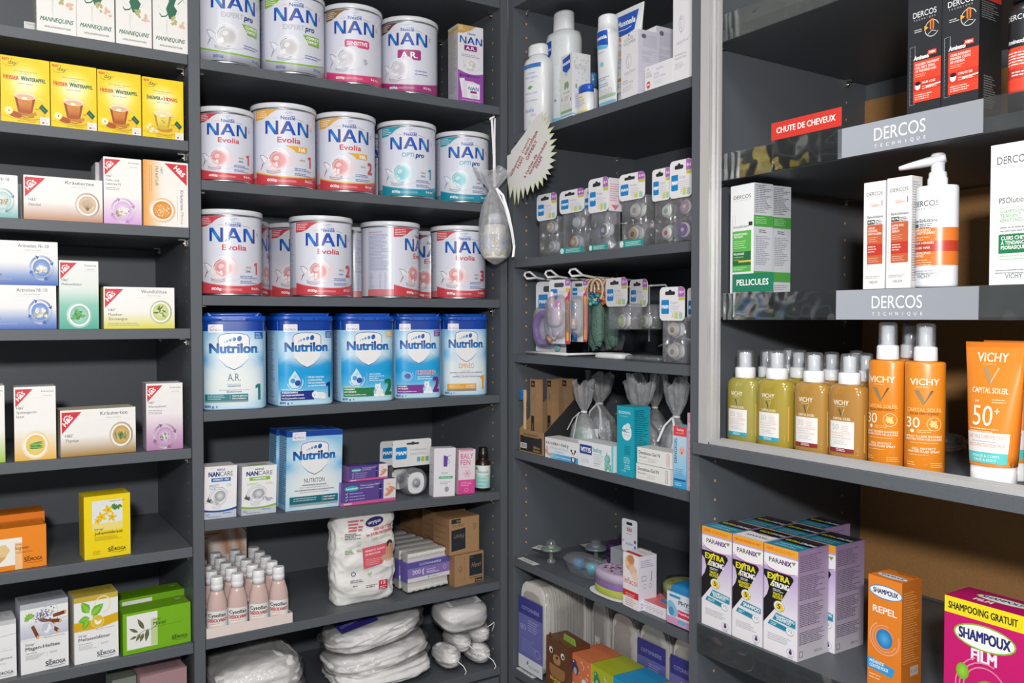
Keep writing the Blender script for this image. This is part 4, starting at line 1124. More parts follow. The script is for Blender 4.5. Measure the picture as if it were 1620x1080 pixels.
# ---- carton with the same letters
def art_nanbox():
 a = Art(56, 170, 4); a.rect(0, 0, 56, 170, '#e4e2e8')
 a.poly([(0, 150), (12, 152), (28, 160), (40, 170), (0, 170)], '#c9a25c'); a.bars(2, 166, 14, 1.2, 3, 3.4, '#f6e8cc');
 a.ring(29, 160, 3, 3.6, '#8c9cc8', 0, 300); a.text('Nestlé', 30, 150, 4.4, '#2b50a6', w=17, al='c', b=.02); nan_logo(a, 29, 130, 49, 15)
 a.rrect(14, 114, 42, 126, 2, '#8f2f7c'); a.text('A.R.', 28, 116.6, 7, '#fff', w=20, al='c', b=.02); a.bars(8, 104, 42, 1.2, 2, 3.6, '#9a7cb4')
 bird(a, 32, 84, 9, '#d6ccd0', '#bdb0b4', '#8a6650')
 a.band(lambda x: 0, lambda x: 62 + ((x - 32) / 28) ** 2 * 6, 0, 56, '#9a4ea8', 16)
 a.bars(4, 58, 46, 1.5, 2, 3, '#5a2c86'); a.text('4', 3, 54, 6, '#3a2c86', b=.03); a.text('4', 20, 54, 6, '#3a2c86', b=.03)
 a.poly([(3, 50), (14, 52), (20, 14), (9, 14)], '#efeaf2')
 for k in range(5): a.rect(9 + k * 3, 8 + k, 34 + k * 3, 46 - k, mix('#e9e4ee', '#c9bccb', (k % 2) * .4))
 a.rect(20, 8, 48, 42, '#f0ecf2'); nan_logo(a, 34, 27, 22, 7, False); a.rrect(27, 20, 41, 25, 1, '#8f2f7c'); a.ell(36, 13, 8, 4, '#dcd6dc'); a.bars(6, 3, 44, 1, 1, 3, '#e6c8ec')
 return a
Z = ZB[1]
sd = Art(60, 170, 8); sd.rect(0, 0, 60, 170, '#c4c3d2', '#cfc4b4'); sd.rect(0, 158, 60, 163, '#c9a25c'); sd.bars(4, 155, 52, 1.1, 44, 3.1, '#84869e', full=.8); sd.vbars(50, 20, 90, .8, 2, 3, '#9a9cb0')
carton('formula_carton', 'tall white and purple carton with A.R. and sachets picture', 'carton', 'B', Z, 724.4, 764.4, 160, 37.5, .004, .048, art_nanbox(), sd, col='#d6d4dc', topcol='#c9b48c', yaw=-2)

# ---- tubs of formula, blue lids
def art_tub(wt, kind, box=False):
 """wt: canvas width; print centred on the front face"""
 H = 172 if not box else 170; a = Art(wt, H, ord(kind[0])); C = wt / 2; LB = '#a9d2ec'
 f = 60
 a.rect(0, 0, wt, H, '#b4d6ec')
 pale = '#dfe9f0'
 if kind in 'AO' or box:
  st = [(0, '#b4d8ec'), (.25, '#c2deec'), (.45, '#a9d2ea'), (.56, '#63b4e4'), (.68, '#a3cfea'), (.85, '#8fc6e8'), (1, '#7cbce4')]
  def bgf(x, y):
   c = glow(ramp(st, y / H), '#ebeeec', x, y, C, H * .3, f * 1.15, 62, 1, 2.4); return glow(c, '#eef3f6', x, y, C, H * .68, f * 1.05, 44, .95, 2)
 else:
  st = [(0, '#c4e4f2'), (.08, '#a9daf0'), (.2, '#56b8e6'), (.36, '#18a0dc'), (.48, '#30a6de'), (.56, '#8cc8ea'), (.75, '#a9d4ee'), (1, '#86c2e8')]
  def bgf(x, y):
   c = glow(ramp(st, y / H), '#12a0de', x, y, C, H * .40, f * .95, 38, .8, 2); return glow(c, '#eaf1f6', x, y, C, H * .68, f * 1.05, 42, .95, 2)
 a.field(C - f, 0, C + f, H, 20, 36, bgf)
 for k in range(9):                                                        # rays from behind the shield
  for s in (-1, 1):
   q = math.radians(8 + k * 7); a.line([(C + s * 26, H * .60), (C + s * (26 + 33 * math.cos(q)), H * .60 + 30 * math.sin(q) - 22)], [.9, .1], '#cfe7f5')
 if not box:
  a.rect(C - f, 152, C + f, H, '#0f3f9e')
 else: a.rect(C - f, 158, C + f, H, '#16439c')
 a.rrect(C - 48, 149 if not box else 150, C - 20, H - 7 if not box else 168, 1.5, '#e9e6ee'); a.text('NUTRICIA', C - 34, 152.5 if not box else 154, 3.6, '#5a5c8c', w=21, al='c'); a.ring(C - 38, 156 if not box else 158, 5, 5.5, '#5a6a9c', 60, 200)
 # shield
 tp, bt = H * .855, H * .44
 sh = [(C - 29, H * .72), (C - 29, tp - 8), (C - 25, tp - 3), (C - 14, tp), (C, tp + .6), (C + 14, tp), (C + 25, tp - 3), (C + 29, tp - 8), (C + 29, H * .72), (C + 27, H * .56), (C + 14, bt + 7), (C, bt), (C - 14, bt + 7), (C - 27, H * .56)]
 a.poly(sh, '#eeeeee')
 a.line(sh[:9], [1.2] * 9, '#1b3f94', '#1b3f94'); a.line([(C - 27, H * .56), (C - 14, bt + 7), (C, bt)], [1, 1.6, 1.4], '#8ec6ea', '#16338c'); a.line([(C, bt), (C + 14, bt + 7), (C + 27, H * .56)], [1.4, 1.6, 1], '#16338c', '#8ec6ea')
 for k, (x, y, r) in enumerate(((-17, .755, 1.7), (-12.5, .768, 2.2), (-6.5, .78, 2.8), (1, .79, 3.6), (10.5, .797, 5))):
  a.ell(C + x, H * y, r * .86, r * 1.1, mix('#8ec6ea', '#1f5cb4', k / 4), rot=-20)
 a.text('Nutrilon', C - 1, H * .635, 18, '#1c80cc', w=88, al='c', b=.045, c2='#1c2878'); a.text('.', C + 45, H * .635, 12, '#164a9e')
 g = '#6fa3c8'
 gx = dict(A='#1f7a84', B='#1a2f8a', G='#1e7a44', P='#7a2c8c', O='#e5a22c', N='#1c6a78')[kind]
 if kind == 'A':
  a.text('A.R.', C, 54, 14, '#2a7c8c', w=24, al='c', b=.005); a.text('Dieetvoeding bij', C, 46, 2.6, '#7c86a8', w=24, al='c'); a.text('REGURGITATIE', C, 42, 2.8, '#4a5690', w=24, al='c', b=.02)
  a.text('Pour les besoins nutritionnels en cas de', C, 35, 2.6, '#7c86a8', w=56, al='c'); a.text('RÉGURGITATIONS', C, 31, 2.8, '#4a5690', w=28, al='c', b=.02)
  a.rect(C - 56, 12, C + 26, 16, '#8b9498'); a.rect(C - 56, 15, C + 26, 28, gx); a.bars(C - 50, 24.5, 38, 1, 3, 3.4, '#cfe4e6'); a.rect(C - 8, 17, C - 7.6, 27, '#cfe4e6'); a.text('Vanaf de geboorte', C - 4, 23, 2.8, '#fff', w=28, b=.02); a.text('Dès la naissance', C - 4, 18, 2.8, '#fff', w=26, b=.02)
  a.text('1', C + 40, 15, 32, gx, w=10, b=.05)
 elif kind in 'BG':
  a.poly([(C - 26, 70), (C - 38, 52), (C - 38, 42), (C - 32, 34), (C - 20, 34), (C - 14, 42), (C - 15, 52)], '#cfe6f4'); a.ell(C - 30, 49, 5, 5, '#4a9ad4'); a.ell(C - 20, 44, 6, 6, '#2a4aa4'); a.ring(C - 25, 46, 15, 16.5, '#d8ecf8', 190, 380); a.ell(C - 25, 58, 3, 3, '#a8cfe8')
  a.rect(C - 4, 36, C - 3.5, 60, '#c8e4f4')
  ls = ['120 jaar expertise', 'in babyvoeding', "120 ans d'expertise", 'en nutrition infantile'] if kind == 'B' else []
  for k, t in enumerate(ls): a.text(t, C + 1, 54 - k * 6, 3.6, '#f2fafd', w=[34, 30, 36, 38][k], b=.02)
  if kind == 'G': a.bars(C + 1, 56, 36, 1.6, 4, 4.6, '#e4f4fb', full=.8)
  a.bars(C - 52, 31, 50, 1.6, 2, 3.4, '#d4ecf6' if kind == 'B' else '#c9d39c')
 elif kind == 'P':
  a.ell(C - 28, 49, 11, 8, '#8ccbe8'); a.ell(C - 28, 48, 8, 6, '#4a64b8'); a.ell(C - 25, 47, 5, 3.4, '#7a4aa8'); a.ring(C - 28, 49, 13, 14.4, '#b8e0f4', 120, 400, ry=.8)
  a.rect(C - 8, 38, C - 7.6, 60, '#c8e4f4'); a.text('PROSYNEO', C - 4, 51, 9, '#f4ecf6', w=46, b=.07); a.text('PROSYNEO', C - 4, 51, 9, '#8a2a6c', w=46, b=.02); a.bars(C - 4, 45, 48, 1.8, 2, 4.8, '#dff1fa')
 elif kind == 'O':
  a.text('OMNEO', C, 61, 11, '#e5963c', w=40, al='c', b=.008); a.text('Dieetvoeding bij', C, 54, 2.4, '#7c86a8', w=22, al='c'); a.text('KRAMPEN, KOLIEKEN, REFLUX EN OBSTIPATIE', C, 49.5, 2.8, '#4a5690', w=84, al='c', b=.02)
  a.text('Pour les besoins nutritionnels en cas de', C, 44.5, 2.2, '#7c86a8', w=56, al='c'); a.text('CRAMPES, COLIQUES, SELLES DURES', C, 40, 2.8, '#4a5690', w=74, al='c', b=.02)
  a.rect(C - 50, 8, C + 26, 14, '#8b8f94'); a.rect(C - 50, 13, C + 26, 25, gx); a.bars(C - 45, 21.5, 40, 1, 3, 3.2, '#fbe6b8'); a.text('Vanaf de geboorte', C - 2, 20, 2.6, '#fff', w=25, b=.02); a.text('Dès la naissance', C - 2, 15.5, 2.6, '#fff', w=23, b=.02)
  a.text('1', C + 37, 12, 32, gx, w=10, b=.05)
 elif kind == 'N':
  a.text('NUTRITON', C, 58, 9, '#27406e', w=44, al='c'); a.text('INDIKKINGSMIDDEL REGURGITATIE', C, 51, 2.8, '#27406e', w=52, al='c', b=.02); a.text('Om toe te voegen aan flessenvoeding of baby\'s melk', C, 46.5, 2.4, '#4a5c88', w=62, al='c')
  a.text('POUR LES BESOINS NUTRITIONNELS EN CAS DE REGURGITATIONS', C, 40.5, 2.6, '#27406e', w=84, al='c', b=.02); a.text('À ajouter au lait maternel ou au lait artificiel', C, 36, 2.4, '#4a5c88', w=62, al='c')
  a.rect(C - 52, 8, C + 52, 14, '#9aa4aa'); a.rect(C - 52, 13, C + 52, 29, gx); a.bars(C - 44, 24, 52, 1.3, 2, 4.4, '#cfe0e4'); a.rect(C + 17, 15, C + 17.4, 27, '#cfe0e4'); a.text('Vanaf de geboorte', C + 20, 23, 2.8, '#fff', w=26, b=.02); a.text('Dès la naissance', C + 20, 17.5, 2.8, '#fff', w=24, b=.02)
 if kind in 'BGP':
  n = '1' if kind == 'B' else '2'
  a.poly([(C - 54, 9), (C + 14, 9), (C + 10, 18), (C + 14, 28), (C - 54, 28)], gx); t = {'B': ('ZUIGELINGENMELK', 'LAIT POUR NOURRISSONS'), 'G': ('OPVOLGMELK', 'LAIT DE SUITE'), 'P': ('OPVOLGMELK', 'LAIT DE SUITE')}[kind]
  a.text(t[0], C - 52, 23.4, 3, '#fff', w=32 if kind == 'B' else 22, b=.03); a.text(t[1], C - 52, 18, 3, '#fff', w=44 if kind == 'B' else 25, b=.03); a.text('Vanaf de geboorte/Dès la naissance' if kind == 'B' else 'Vanaf 6 maanden/Dès 6 mois', C - 52, 12, 2.6, '#fff', w=46, b=.02)
  bx = C + 22                                                       # small polar bear
  if kind == 'B':
   a.ell(bx + 4, 17, 14, 7, '#e6edf2'); a.ell(bx - 6, 19, 7, 7, '#f2f5f8'); a.ell(bx + 12, 12, 6, 3, '#f2f5f8')
   ex, ey = bx - 7, 18
  else:
   a.ell(bx + 2, 17, 8, 9, '#e6edf2'); a.ell(bx - 2, 29, 6.5, 6, '#f2f5f8'); a.ell(bx + 8, 11, 6, 3.4, '#f2f5f8'); a.ell(bx - 5, 11, 6, 3.4, '#f2f5f8'); a.ell(bx - 6, 34, 2, 2, '#e6edf2'); a.ell(bx + 3, 35, 2, 2, '#e6edf2'); ex, ey = bx - 3, 28
  for d in (-2, 1.8): a.ell(ex + d, ey + 2, .7, .7, '#333')
  a.ell(ex, ey - .6, 1.2, .9, '#333')
  a.text(n, C + 37 if n == '2' else C + 40, 12, 32, gx, w=14 if n == '2' else 10, b=.05)
  tc = {'B': '#1e5cae', 'G': '#d9b870', 'P': '#7a2c8c'}[kind]; a.rect(C + 39, 137, C + 57, 150, tc); a.bars(C + 41, 146.5, 13, .9, 4, 2.6, mix(tc, '#fff', .7))
 if kind == 'A': a.rect(C + 39, 137, C + 57, 150, '#1e5cae'); a.bars(C + 41, 146.5, 13, .9, 4, 2.6, '#cfe0f4')
 if not box:
  a.text('800 g', C - 56, 2, 4.4, '#1a2f7a', w=18, b=.02); a.text('e', C - 34, 2, 5, '#1a2f7a');
  for s in (-1, 1):
   x0 = C - f - 62 if s < 0 else C + f
   a.rect(x0, 0, x0 + 62, H, '#9cc6e4'); a.rect(x0 + 4, 8, x0 + 56, 142, '#b6d4ea'); a.bars(x0 + 6, 138, 48, 1.2, 40, 3.2, '#5f86b4', full=.8); a.rect(x0, 152, x0 + 62, H, '#0f3f9e')
  a.rect(0, 152, wt, H, '#0f3f9e') if False else None
 return a
def tub(label, zs, pxl, pxr, py, kind, rot=0, ins=.008, H=.190):
 a_, b_ = (.0555 if kind in 'PO' else .0615), .0510
 N = 96; ol, nr, per = outline('sq', a_, b_, N, 4.2)
 L, r0, w = seat('B', pxl, pxr, py, ins)
 mid = (pxl + pxr) / 2
 # centre on the sight line midway between the silhouettes
 r = ray(mid, py); P = r * ((1.6733 + ins + b_) / r.y)
 P.x = min(max(P.x, .3835 + .0675), 1.056 - a_ - .009)
 if kind == 'P': P.x = .8665
 root = empty('formula_tub'); put(root, P, math.radians(rot), zs + .0003)
 m = MB(); wrap(m, art_tub(per * 1000 * .0615 / a_, kind), ol, nr, .003, H - .016, 'plastic')
 m.loft([(0, a_ - .002, b_ - .002), (.0032, a_ - .0001, b_ - .0001)], N, 4.2, '#a8d4ee', 'plastic')
 m.build('tub_body', root)
 m = MB(); B_ = '#1450b8'
 m.loft([(H - .0165, a_ + .0005, b_ + .0005), (H - .0160, a_ + .0022, b_ + .0022), (H - .0072, a_ + .0022, b_ + .0022), (H - .0062, a_ + .001, b_ + .001)], 64, 4.2, B_, 'plastic')
 m.loft([(H - .0062, a_ - .004, b_ - .004), (H - .001, a_ - .006, b_ - .006), (H, a_ - .009, b_ - .009)], 64, 4.2, B_, 'plastic')
 for s in (-1, 1):
  m.lathe([(.0028, 0), (.0028, .0012), (.0012, .0016)], 12, '#0f3f96', 'plastic', c=(0, 0, 0)) if False else None
 m.build('hinged_lid', root)
 m = MB(); m.box(-.022, .022, -b_ - .0042, -b_ + .006, H - .0150, H - .0085, '#1a58c2', 'plastic')
 for s in (-1, 1): m.tube([(s * .013, -b_ - .0052, H - .0118), (s * .013, -b_ - .003, H - .0118)], .0026, 12, '#0f3f96', 'plastic')
 m.build('clasp', root)
 m = MB()
 for s in (-1, 1): m.prism([(s * .046, H - .0062), (s * .040, H - .0062), (s * .048, H + .0005)], -b_ + .006, -b_ + .012, '#1a58c2', 'plastic')
 m.build('lid_tab', root)
 return tag(root, label, 'formula tub', 'pale blue formula tubs with blue lids')
Z = ZB[4]
tub('pale blue formula tub with teal A.R. and number 1, leftmost', Z, 319, 418.6, 560, 'A', rot=-13)
tub('sky blue formula tub with dark blue strip, polar bear and number 1', Z, 421.5, 527, 560, 'B', rot=-2)
tub('sky blue formula tub with green strip and green number 2', Z, 527, 620.5, 560, 'G', rot=-9, ins=.01)
tub('sky blue formula tub with purple strip and purple number 2', Z, 614, 700.5, 560, 'P', rot=-16, ins=.018)
tub('pale blue formula tub with orange strip, rightmost in its row', Z, 689, 777, 560, 'O', rot=-16, ins=.022)
# ------------------------------------------------------------------ lower shelves of the formula unit
def zt(u_x):      # the tilted shelf
 return ZB[5] + .009 - .018 * (u_x - .3835) / (1.056 - .3835)
def art_nancare(c, sub, k):
 a = Art(62, 98, k); a.rect(0, 0, 62, 98, '#edecee'); a.rect(0, 0, 62, 16, '#c3c8d4')
 a.line([(10, 92.6), (20, 94.4)], .4, '#aab'); a.text('NESTLÉ', 31, 89.5, 3.4, '#1b2f7a', w=15, al='c', b=.03)
 a.text('NAN', 8, 79, 8.4, '#1b2f7a', w=20, b=.035); a.text('CARE', 29, 79, 8.4, '#5a5c66', w=25, b=.004)
 a.rect(13, 69, 50, 76, c); a.text(sub, 31.5, 70.8, 3.5, '#fff', w=22 if len(sub) < 8 else 30, al='c', b=.02)
 a.bars(9, 63, 26, 1, 4 if len(sub) > 8 else 2, 2.6, '#7a9ac8' if len(sub) > 8 else '#a9c47a'); a.bars(42, 63, 14, 1, 2, 2.6, '#a9c47a')
 a.radial(27, 40, 17, 17, [(0, '#a6a7ac'), (.45, '#c6c7cb'), (.75, '#f2f2f4'), (.85, '#c9cacf'), (1, '#edecee')]); a.radial(30, 42, 10, 10, [(0, '#e4e4e8'), (1, '#97989e')])
 a.ring(27, 40, 18, 19, '#b9bac0', 20, 160); a.poly([(8, 42), (4, 34), (13, 38), (18, 31), (14, 29)], '#6f7076'); a.line([(10, 46), (6, 32), (2, 30)], .5, '#77787e')
 for k2 in range(6): a.blob(21 + a.rng.uniform(-7, 7), 29 + a.rng.uniform(-3, 4), 2.8, a.rng.choice(['#e8e8ea', '#b3b4b8', '#d4d5d8']))
 for q in range(4): a.ring(24, 25 - q * 1.6, 9 - q, 9.6 - q, '#85868c', 190, 350, ry=.25)
 if len(sub) < 8: a.text('15', 38, 29, 6, '#4a4c78'); a.bars(44, 31, 12, 1.2, 3, 2.5, '#6a70a8')
 a.band(lambda x: 12 + ((x - 28) / 30) ** 2 * 3, lambda x: 15 + ((x - 28) / 30) ** 2 * 4, 0, 62, c if len(sub) < 8 else '#1d4fa0', 14)
 a.bars(3, 9, 8, 1, 2, 2.6, '#6a7aa8'); a.bars(8, 3.5, 30, 1, 1, 2, '#6a7aa8'); a.bars(36, 9, 22, 1.2, 1, 2, '#4a7ac0'); return a
sdn = printed_side(52, 98, '#c3c1cc', '#8b8fa6')
carton('care_carton', 'white carton with a blue strip at the left end of its shelf', 'carton', 'B', zt(.41), 322.3, 373.8, 820, 740, .012, .046, art_nancare('#1765b0', 'HYDRATE · PRO', 3), sdn, col='#e6e5e9', yaw=2, topcol='#d9d4d4')
def lt():
 a = Art(62, 50, 2); a.rect(0, 0, 62, 50, '#dcdcd8'); a.rect(14, 12, 48, 24, '#8db83c'); a.vbars(14, 28, 18, 1, 10, 3.4, '#9a9aa0'); return a
carton('care_carton', 'white carton with a lime green strip beside the blue-strip carton', 'carton', 'B', zt(.45), 381.8, 436.7, 818, 739, .014, .046, art_nancare('#8db83c', 'FIBERS', 4), sdn, lt(), col='#e6e5e9', yaw=3)
A_N = art_tub(112, 'N', box=True)
sN = printed_side(60, 170, '#8fc0e2', '#4a76a8', rows=34)
sN.rect(0, 158, 60, 170, '#16439c')
def ntop():
 a = Art(112, 50, 3); a.rect(0, 0, 112, 50, '#1f5cae'); a.rect(8, 10, 70, 40, '#4a86c8'); a.bars(12, 33, 50, 2, 4, 6, '#a8cbe8'); return a
carton('powder_carton', 'large light blue powder carton with blue top band, front of two', 'carton', 'B', zt(.55), 454.5, 537, 807, 683.5, .014, .052, A_N, sN, ntop(), col='#9ccbe8', yaw=3, group='large light blue powder cartons')
carton('powder_carton', 'large light blue powder carton, rear of two, showing its printed side', 'carton', 'B', zt(.55), 438.5, 519, 800, 681, .070, .052, A_N, sN, ntop(), col='#9ccbe8', yaw=3, group='large light blue powder cartons')
def art_lan(k):
 a = Art(100, 38, k); P = '#5d4a92'; a.rect(0, 0, 100, 38, P); a.rect(0, 0, 100, 5, '#d8609c'); a.text('PREMIUM', 6, 1.3, 2.2, '#fff', b=.02); a.rect(77, 5, 100, 38, '#e6dfe2')
 for (x, y, q) in ((82, 12, 20), (86, 16, 10), (85, 20, -5), (90, 22, -20)): a.ell(x + 3, y, 7, 2.6, '#d29474', rot=q); a.ell(x - 2.4, y - .6, 2, 1.6, '#efc3ac', rot=q)
 a.ell(19, 27.5, 13, 4.6, '#2eaab4'); a.text('Lansinoh', 19, 26, 3.4, '#fff', w=20, al='c', b=.02)
 a.text('Crème Lanoline HPA®', 34, 30, 3, '#e6e0f4', w=36); a.text('pour mamelons', 34, 26, 3, '#e6e0f4', w=24)
 for i in range(3): a.line([(8, 19.5 - i * 5), (9.4, 18 - i * 5), (12, 21 - i * 5)], .7, '#fff'); a.bars(15, 18.6 - i * 5, 34, 1.2, 1, 2, '#b9aedc')
 a.poly([(68, 31), (74, 31), (73, 10), (69, 10)], '#3a2a6e'); a.rect(69, 7, 73, 10, '#2a1c58'); a.rect(68.6, 22, 73.4, 23, '#b9aedc'); a.ell(86, 30, 4.4, 3, '#f2d6c4'); a.text('PURE', 83, 28.6, 2, '#c84a3c', w=6); return a
tp = Art(100, 30, 3); tp.rect(0, 0, 100, 30, '#4e3c84'); tp.bars(10, 20, 60, 2, 3, 6, '#8a7cbc')
o = carton('cream_carton', 'purple and pink cream carton, lower one of the stacked pair', 'cream box', 'B', zt(.70), 539, 625.6, 795, 766, .010, .036, art_lan(1), printed_side(36, 38, '#8a6aa8', '#5a4684', rows=6), tp, col='#5d4a92', yaw=5, group='purple cream cartons')
LOWH = o['h']
carton('cream_carton', 'purple and pink cream carton, upper one of the stacked pair', 'cream box', 'B', zt(.70) + o['h'] + .0008, 551.5, 613, 758, 739, .016, .030, art_lan(2), printed_side(36, 38, '#8a6aa8', '#5a4684', rows=6), tp, col='#5d4a92', yaw=5, group='purple cream cartons')
# breast shields on cards
def rcard(w, h, r, n=5, notch=None):
 pts = []
 for (cx, cy, a0) in ((w - r, h - r, 0), (r, h - r, 90), (r, r, 180), (w - r, r, 270)):
  for k in range(n): q = math.radians(a0 + 90 * k / (n - 1)); pts.append((cx + r * math.cos(q), cy + r * math.sin(q)))
 return pts
def shield_pack(label, pxl, pxr, py0, py1, ins, yaw, z):
 L, a_, w = seat('B', pxl, pxr, 740, ins, yaw)
 root = empty('nipple_shield_pack'); put(root, L, a_, z); zb = z_at(pxl, py0, L) - z; zt_ = z_at(pxl, py1, L) - z
 h = zt_ - zb; cx = w / 2
 m = MB(); m.prism([(x, y + zb) for x, y in rcard(w, h, .006)], 0, .0012, '#e8e8e8')
 a = Art(80, 56, 4); a.rrect(28, 45, 54, 49, 1.8, '#3c3e42'); a.ell(41, 47.6, 4, 3.4, '#3c3e42'); a.rrect(6, 16, 29, 41, 3, '#1c86cc'); a.text('MAM', 17.5, 25, 7.4, '#fff', w=20, al='c', b=.04)
 a.text('2 Stillhütchen', 36, 32, 3.6, '#8e9096', w=34); a.bars(36, 26, 40, 1, 2, 2.6, '#b4b6ba')
 for i, c in enumerate(('#5fb0c8', '#bcc43c', '#7cb48c')): a.rrect(50 + i * 9, 8, 57 + i * 9, 18, 1, c)
 m.front(a, w, h, z0=zb); m.build('backing_card', root)
 R = .030; cz = R + .001
 m = MB(); M = Matrix.Translation((cx + .002, 0, cz)) @ Matrix.Rotation(PI / 2, 4, 'X')
 m.loft([(-.010, R, R), (-.006, R + .001, R + .001), (.012, R, R), (.018, R * .93, R * .93), (.020, R * .8, R * .8)], 36, 2.3, '#dfe2e6', 'blister', M=M); m.build('round_case', root)
 m = MB(); M2 = Matrix.Translation((cx - .004, -.022, cz)) @ Matrix.Rotation(PI / 2, 4, 'X')
 m.loft([(0, .0215, .0235), (.0012, .022, .024)], 32, 2.6, '#e6e6e8', 'card', M=M2); m.loft([(.0014, .009, .009), (.005, .0085, .0085), (.009, .004, .004)], 24, 2, '#9a9aa0', 'plastic', M=M2)
 m.loft([(.0013, .0125, .0125), (.0016, .012, .012)], 24, 2, '#c2c3c8', 'card', M=M2); m.build('shield', root)
 return tag(root, label, 'shield pack', 'nipple shield packs')
shield_pack('white card pack with round clear case, front one of the two shield packs', 619.8, 680.6, 741, 698, .052, 8, zt(.82))
shield_pack('white card pack with round clear case, half hidden rear shield pack', 600, 652, 738, 699, .118, 6, zt(.80))
def art_lily():
 a = Art(34, 68, 2); a.rect(0, 0, 34, 68, '#e6e2e8'); a.poly([(15, 42), (21, 42), (22, 56), (15, 58)], '#6a4a9c'); a.ring(21, 49, 3, 3.7, '#8a6ab0', -80, 90); a.line([(22, 56), (27, 58)], .7, '#8a6ab0')
 a.text('lilycare', 17, 32, 2.8, '#777a80', w=10, al='c'); a.rect(8, 25, 30, 28.4, '#2fae78'); a.bars(11, 26.2, 16, .8, 1, 2, '#d4f2e4'); a.bars(10, 20, 18, .7, 2, 2.2, '#9a9ca4'); a.ell(21, 10, 3.4, 3.8, '#8a8c92'); a.ring(21, 10, 2, 2.4, '#e6e2e8'); return a
carton('care_carton', 'white upright carton with violet mark and green stripe', 'carton', 'B', zt(.92), 685.5, 719.2, 777, 710.5, .012, .030, art_lily(), printed_side(30, 68, '#d2ccd4', '#a8a4ac', rows=6), col='#e2dee4', yaw=-8)
def art_baly():
 a = Art(34, 78, 3); P = '#e0509c'; a.rect(0, 0, 34, 78, '#ecdee4'); a.rect(0, 0, 34, 25, P); a.rect(2, 75, 30, 78, '#e8a0c0'); a.text('BALY', 4, 62, 9, '#d43a8c', w=26); a.text('FEN', 4, 51, 9, '#d43a8c', w=20); a.bars(6, 47, 20, .9, 1, 2, '#d88ab4')
 for i in range(6): q = i * 1.05; a.ell(18 + 6 * math.cos(q), 36 + 5 * math.sin(q), 2.2, 2.2, '#ecc0d4'); a.line([(18, 36), (18 + 6 * math.cos(q), 36 + 5 * math.sin(q))], .5, '#e0a0c0')
 a.ell(18, 36, 2.6, 2.6, '#e49cc0'); a.bars(5, 20, 24, 1, 3, 2.8, '#f6c4dc'); a.ring(17, 7, 3, 3.6, '#f6c4dc'); return a
carton('care_carton', 'small white and pink carton beside the brown bottle', 'carton', 'B', zt(.97), 724.5, 750.6, 775, 712.5, .014, .026, art_baly(), printed_side(26, 78, '#d8c4cc', '#b8a0ac', rows=6), col='#e6d6de', yaw=-4)
P, r_ = round_seat('B', 751.5, 774.5, 740, .0185, .02)
root = empty('brown_bottle'); P.x = min(P.x, 1.056 - .021); put(root, P, r_, zt(1.03) + .0003)
m = MB(); N = 36; ol, nr, per = outline('round', .0182, .0182, N)
m.lathe([(.015, 0), (.018, .002), (.0182, .006), (.0182, .062), (.0165, .068), (.011, .073), (.0098, .076), (.0098, .080)], N, '#2a1408', 'plastic')
a = Art(per * 1000, 54, 2); a.rect(14, 0, 100, 54, '#9fd8d4', '#cfeae4'); a.rect(14, 32, 100, 54, '#e8efe9'); C = per * 500; a.text('Babysoin', C + 2, 36, 6.4, '#1f4c58', w=27, al='c'); a.bars(C - 12, 24, 22, .9, 2, 2.4, '#5aa6a8'); a.bars(C - 12, 16, 24, .9, 2, 2.6, '#4a9498'); a.bars(C - 10, 5, 20, 1.2, 1, 2, '#2a6a74')
for k in range(5): a.leaf(C - 16, 44, 8, 2.4, 40 * k, '#7cae8c')
wrap(m, a, ol, nr, .007, .060, 'card', rot=-34, grow=.0002); m.build('glass_body', root)
m = MB(); m.lathe([(.0112, .0765), (.0118, .078), (.0118, .092), (.0105, .094), (.0105, .1005), (.008, .102)], 32, '#17110e', 'plastic'); m.build('screw_cap', root)
tag(root, 'small dark brown glass bottle with a mint green label and black cap', 'bottle')

SL = math.atan(.018 / .6725)
for o in COL.objects:
 if o.parent is None and o.get('category') in ('carton', 'powder', 'cream box', 'shield pack', 'bottle') and abs(o.location.z - EYE + .395) < .05:
  up = .0404 if 'upper one' in o['label'] else 0
  if up: up = LOWH + .0008
  o.location.z = EYE + zt(o.location.x) + up + .0006; o.rotation_euler = (0, SL, o.rotation_euler.z)
# ---- tray of remover bottles
Z = ZB[6]
L, a_, w = seat('B', 325.7, 461.5, 1000, .004, 0)
L.x = .3860; w = (hit(461.5, 985, 'B', .01).x - L.x)
TW, TD = w, .24
root = empty('display_tray'); put(root, L, math.radians(0), Z + .0004)
m = MB(); t = .0012; C_ = '#e6d8d2'; hh = .020
m.box(0, TW, 0, TD, 0, t, C_); m.box(0, TW, 0, t, t, hh, C_); m.box(0, TW, TD - t, TD, t, hh, C_); m.box(0, t, t, TD - t, t, hh, C_); m.box(TW - t, TW, t, TD - t, t, hh, C_)
m.build('tray', root)
m = MB(); hh2 = .20; m.box(0, TW * .85, TD, TD + .0015, 0, hh2, '#e0cfc4')
a = Art(150, 190, 5); a.rect(0, 0, 150, 190, '#e8d2c4'); a.field(0, 90, 150, 190, 20, 10, lambda x, y: mix('#c98e68', '#efe2d8', .5 + .5 * math.sin(x * .13 + y * .05 + math.sin(x * .05) * 2)))
for i in range(14): a.line([(0 + i * 10, 120 + i * 4), (60 + i * 6, 128 + i * 2), (150, 170 - i * 3)], 2.4, mix('#a85c34', '#e8c4a4', (i % 4) / 4))
m.front(a, TW * .85, hh2, y=TD); m.build('header_card', root)
tag(root, 'pale cardboard counter tray holding the rows of remover bottles', 'display tray')
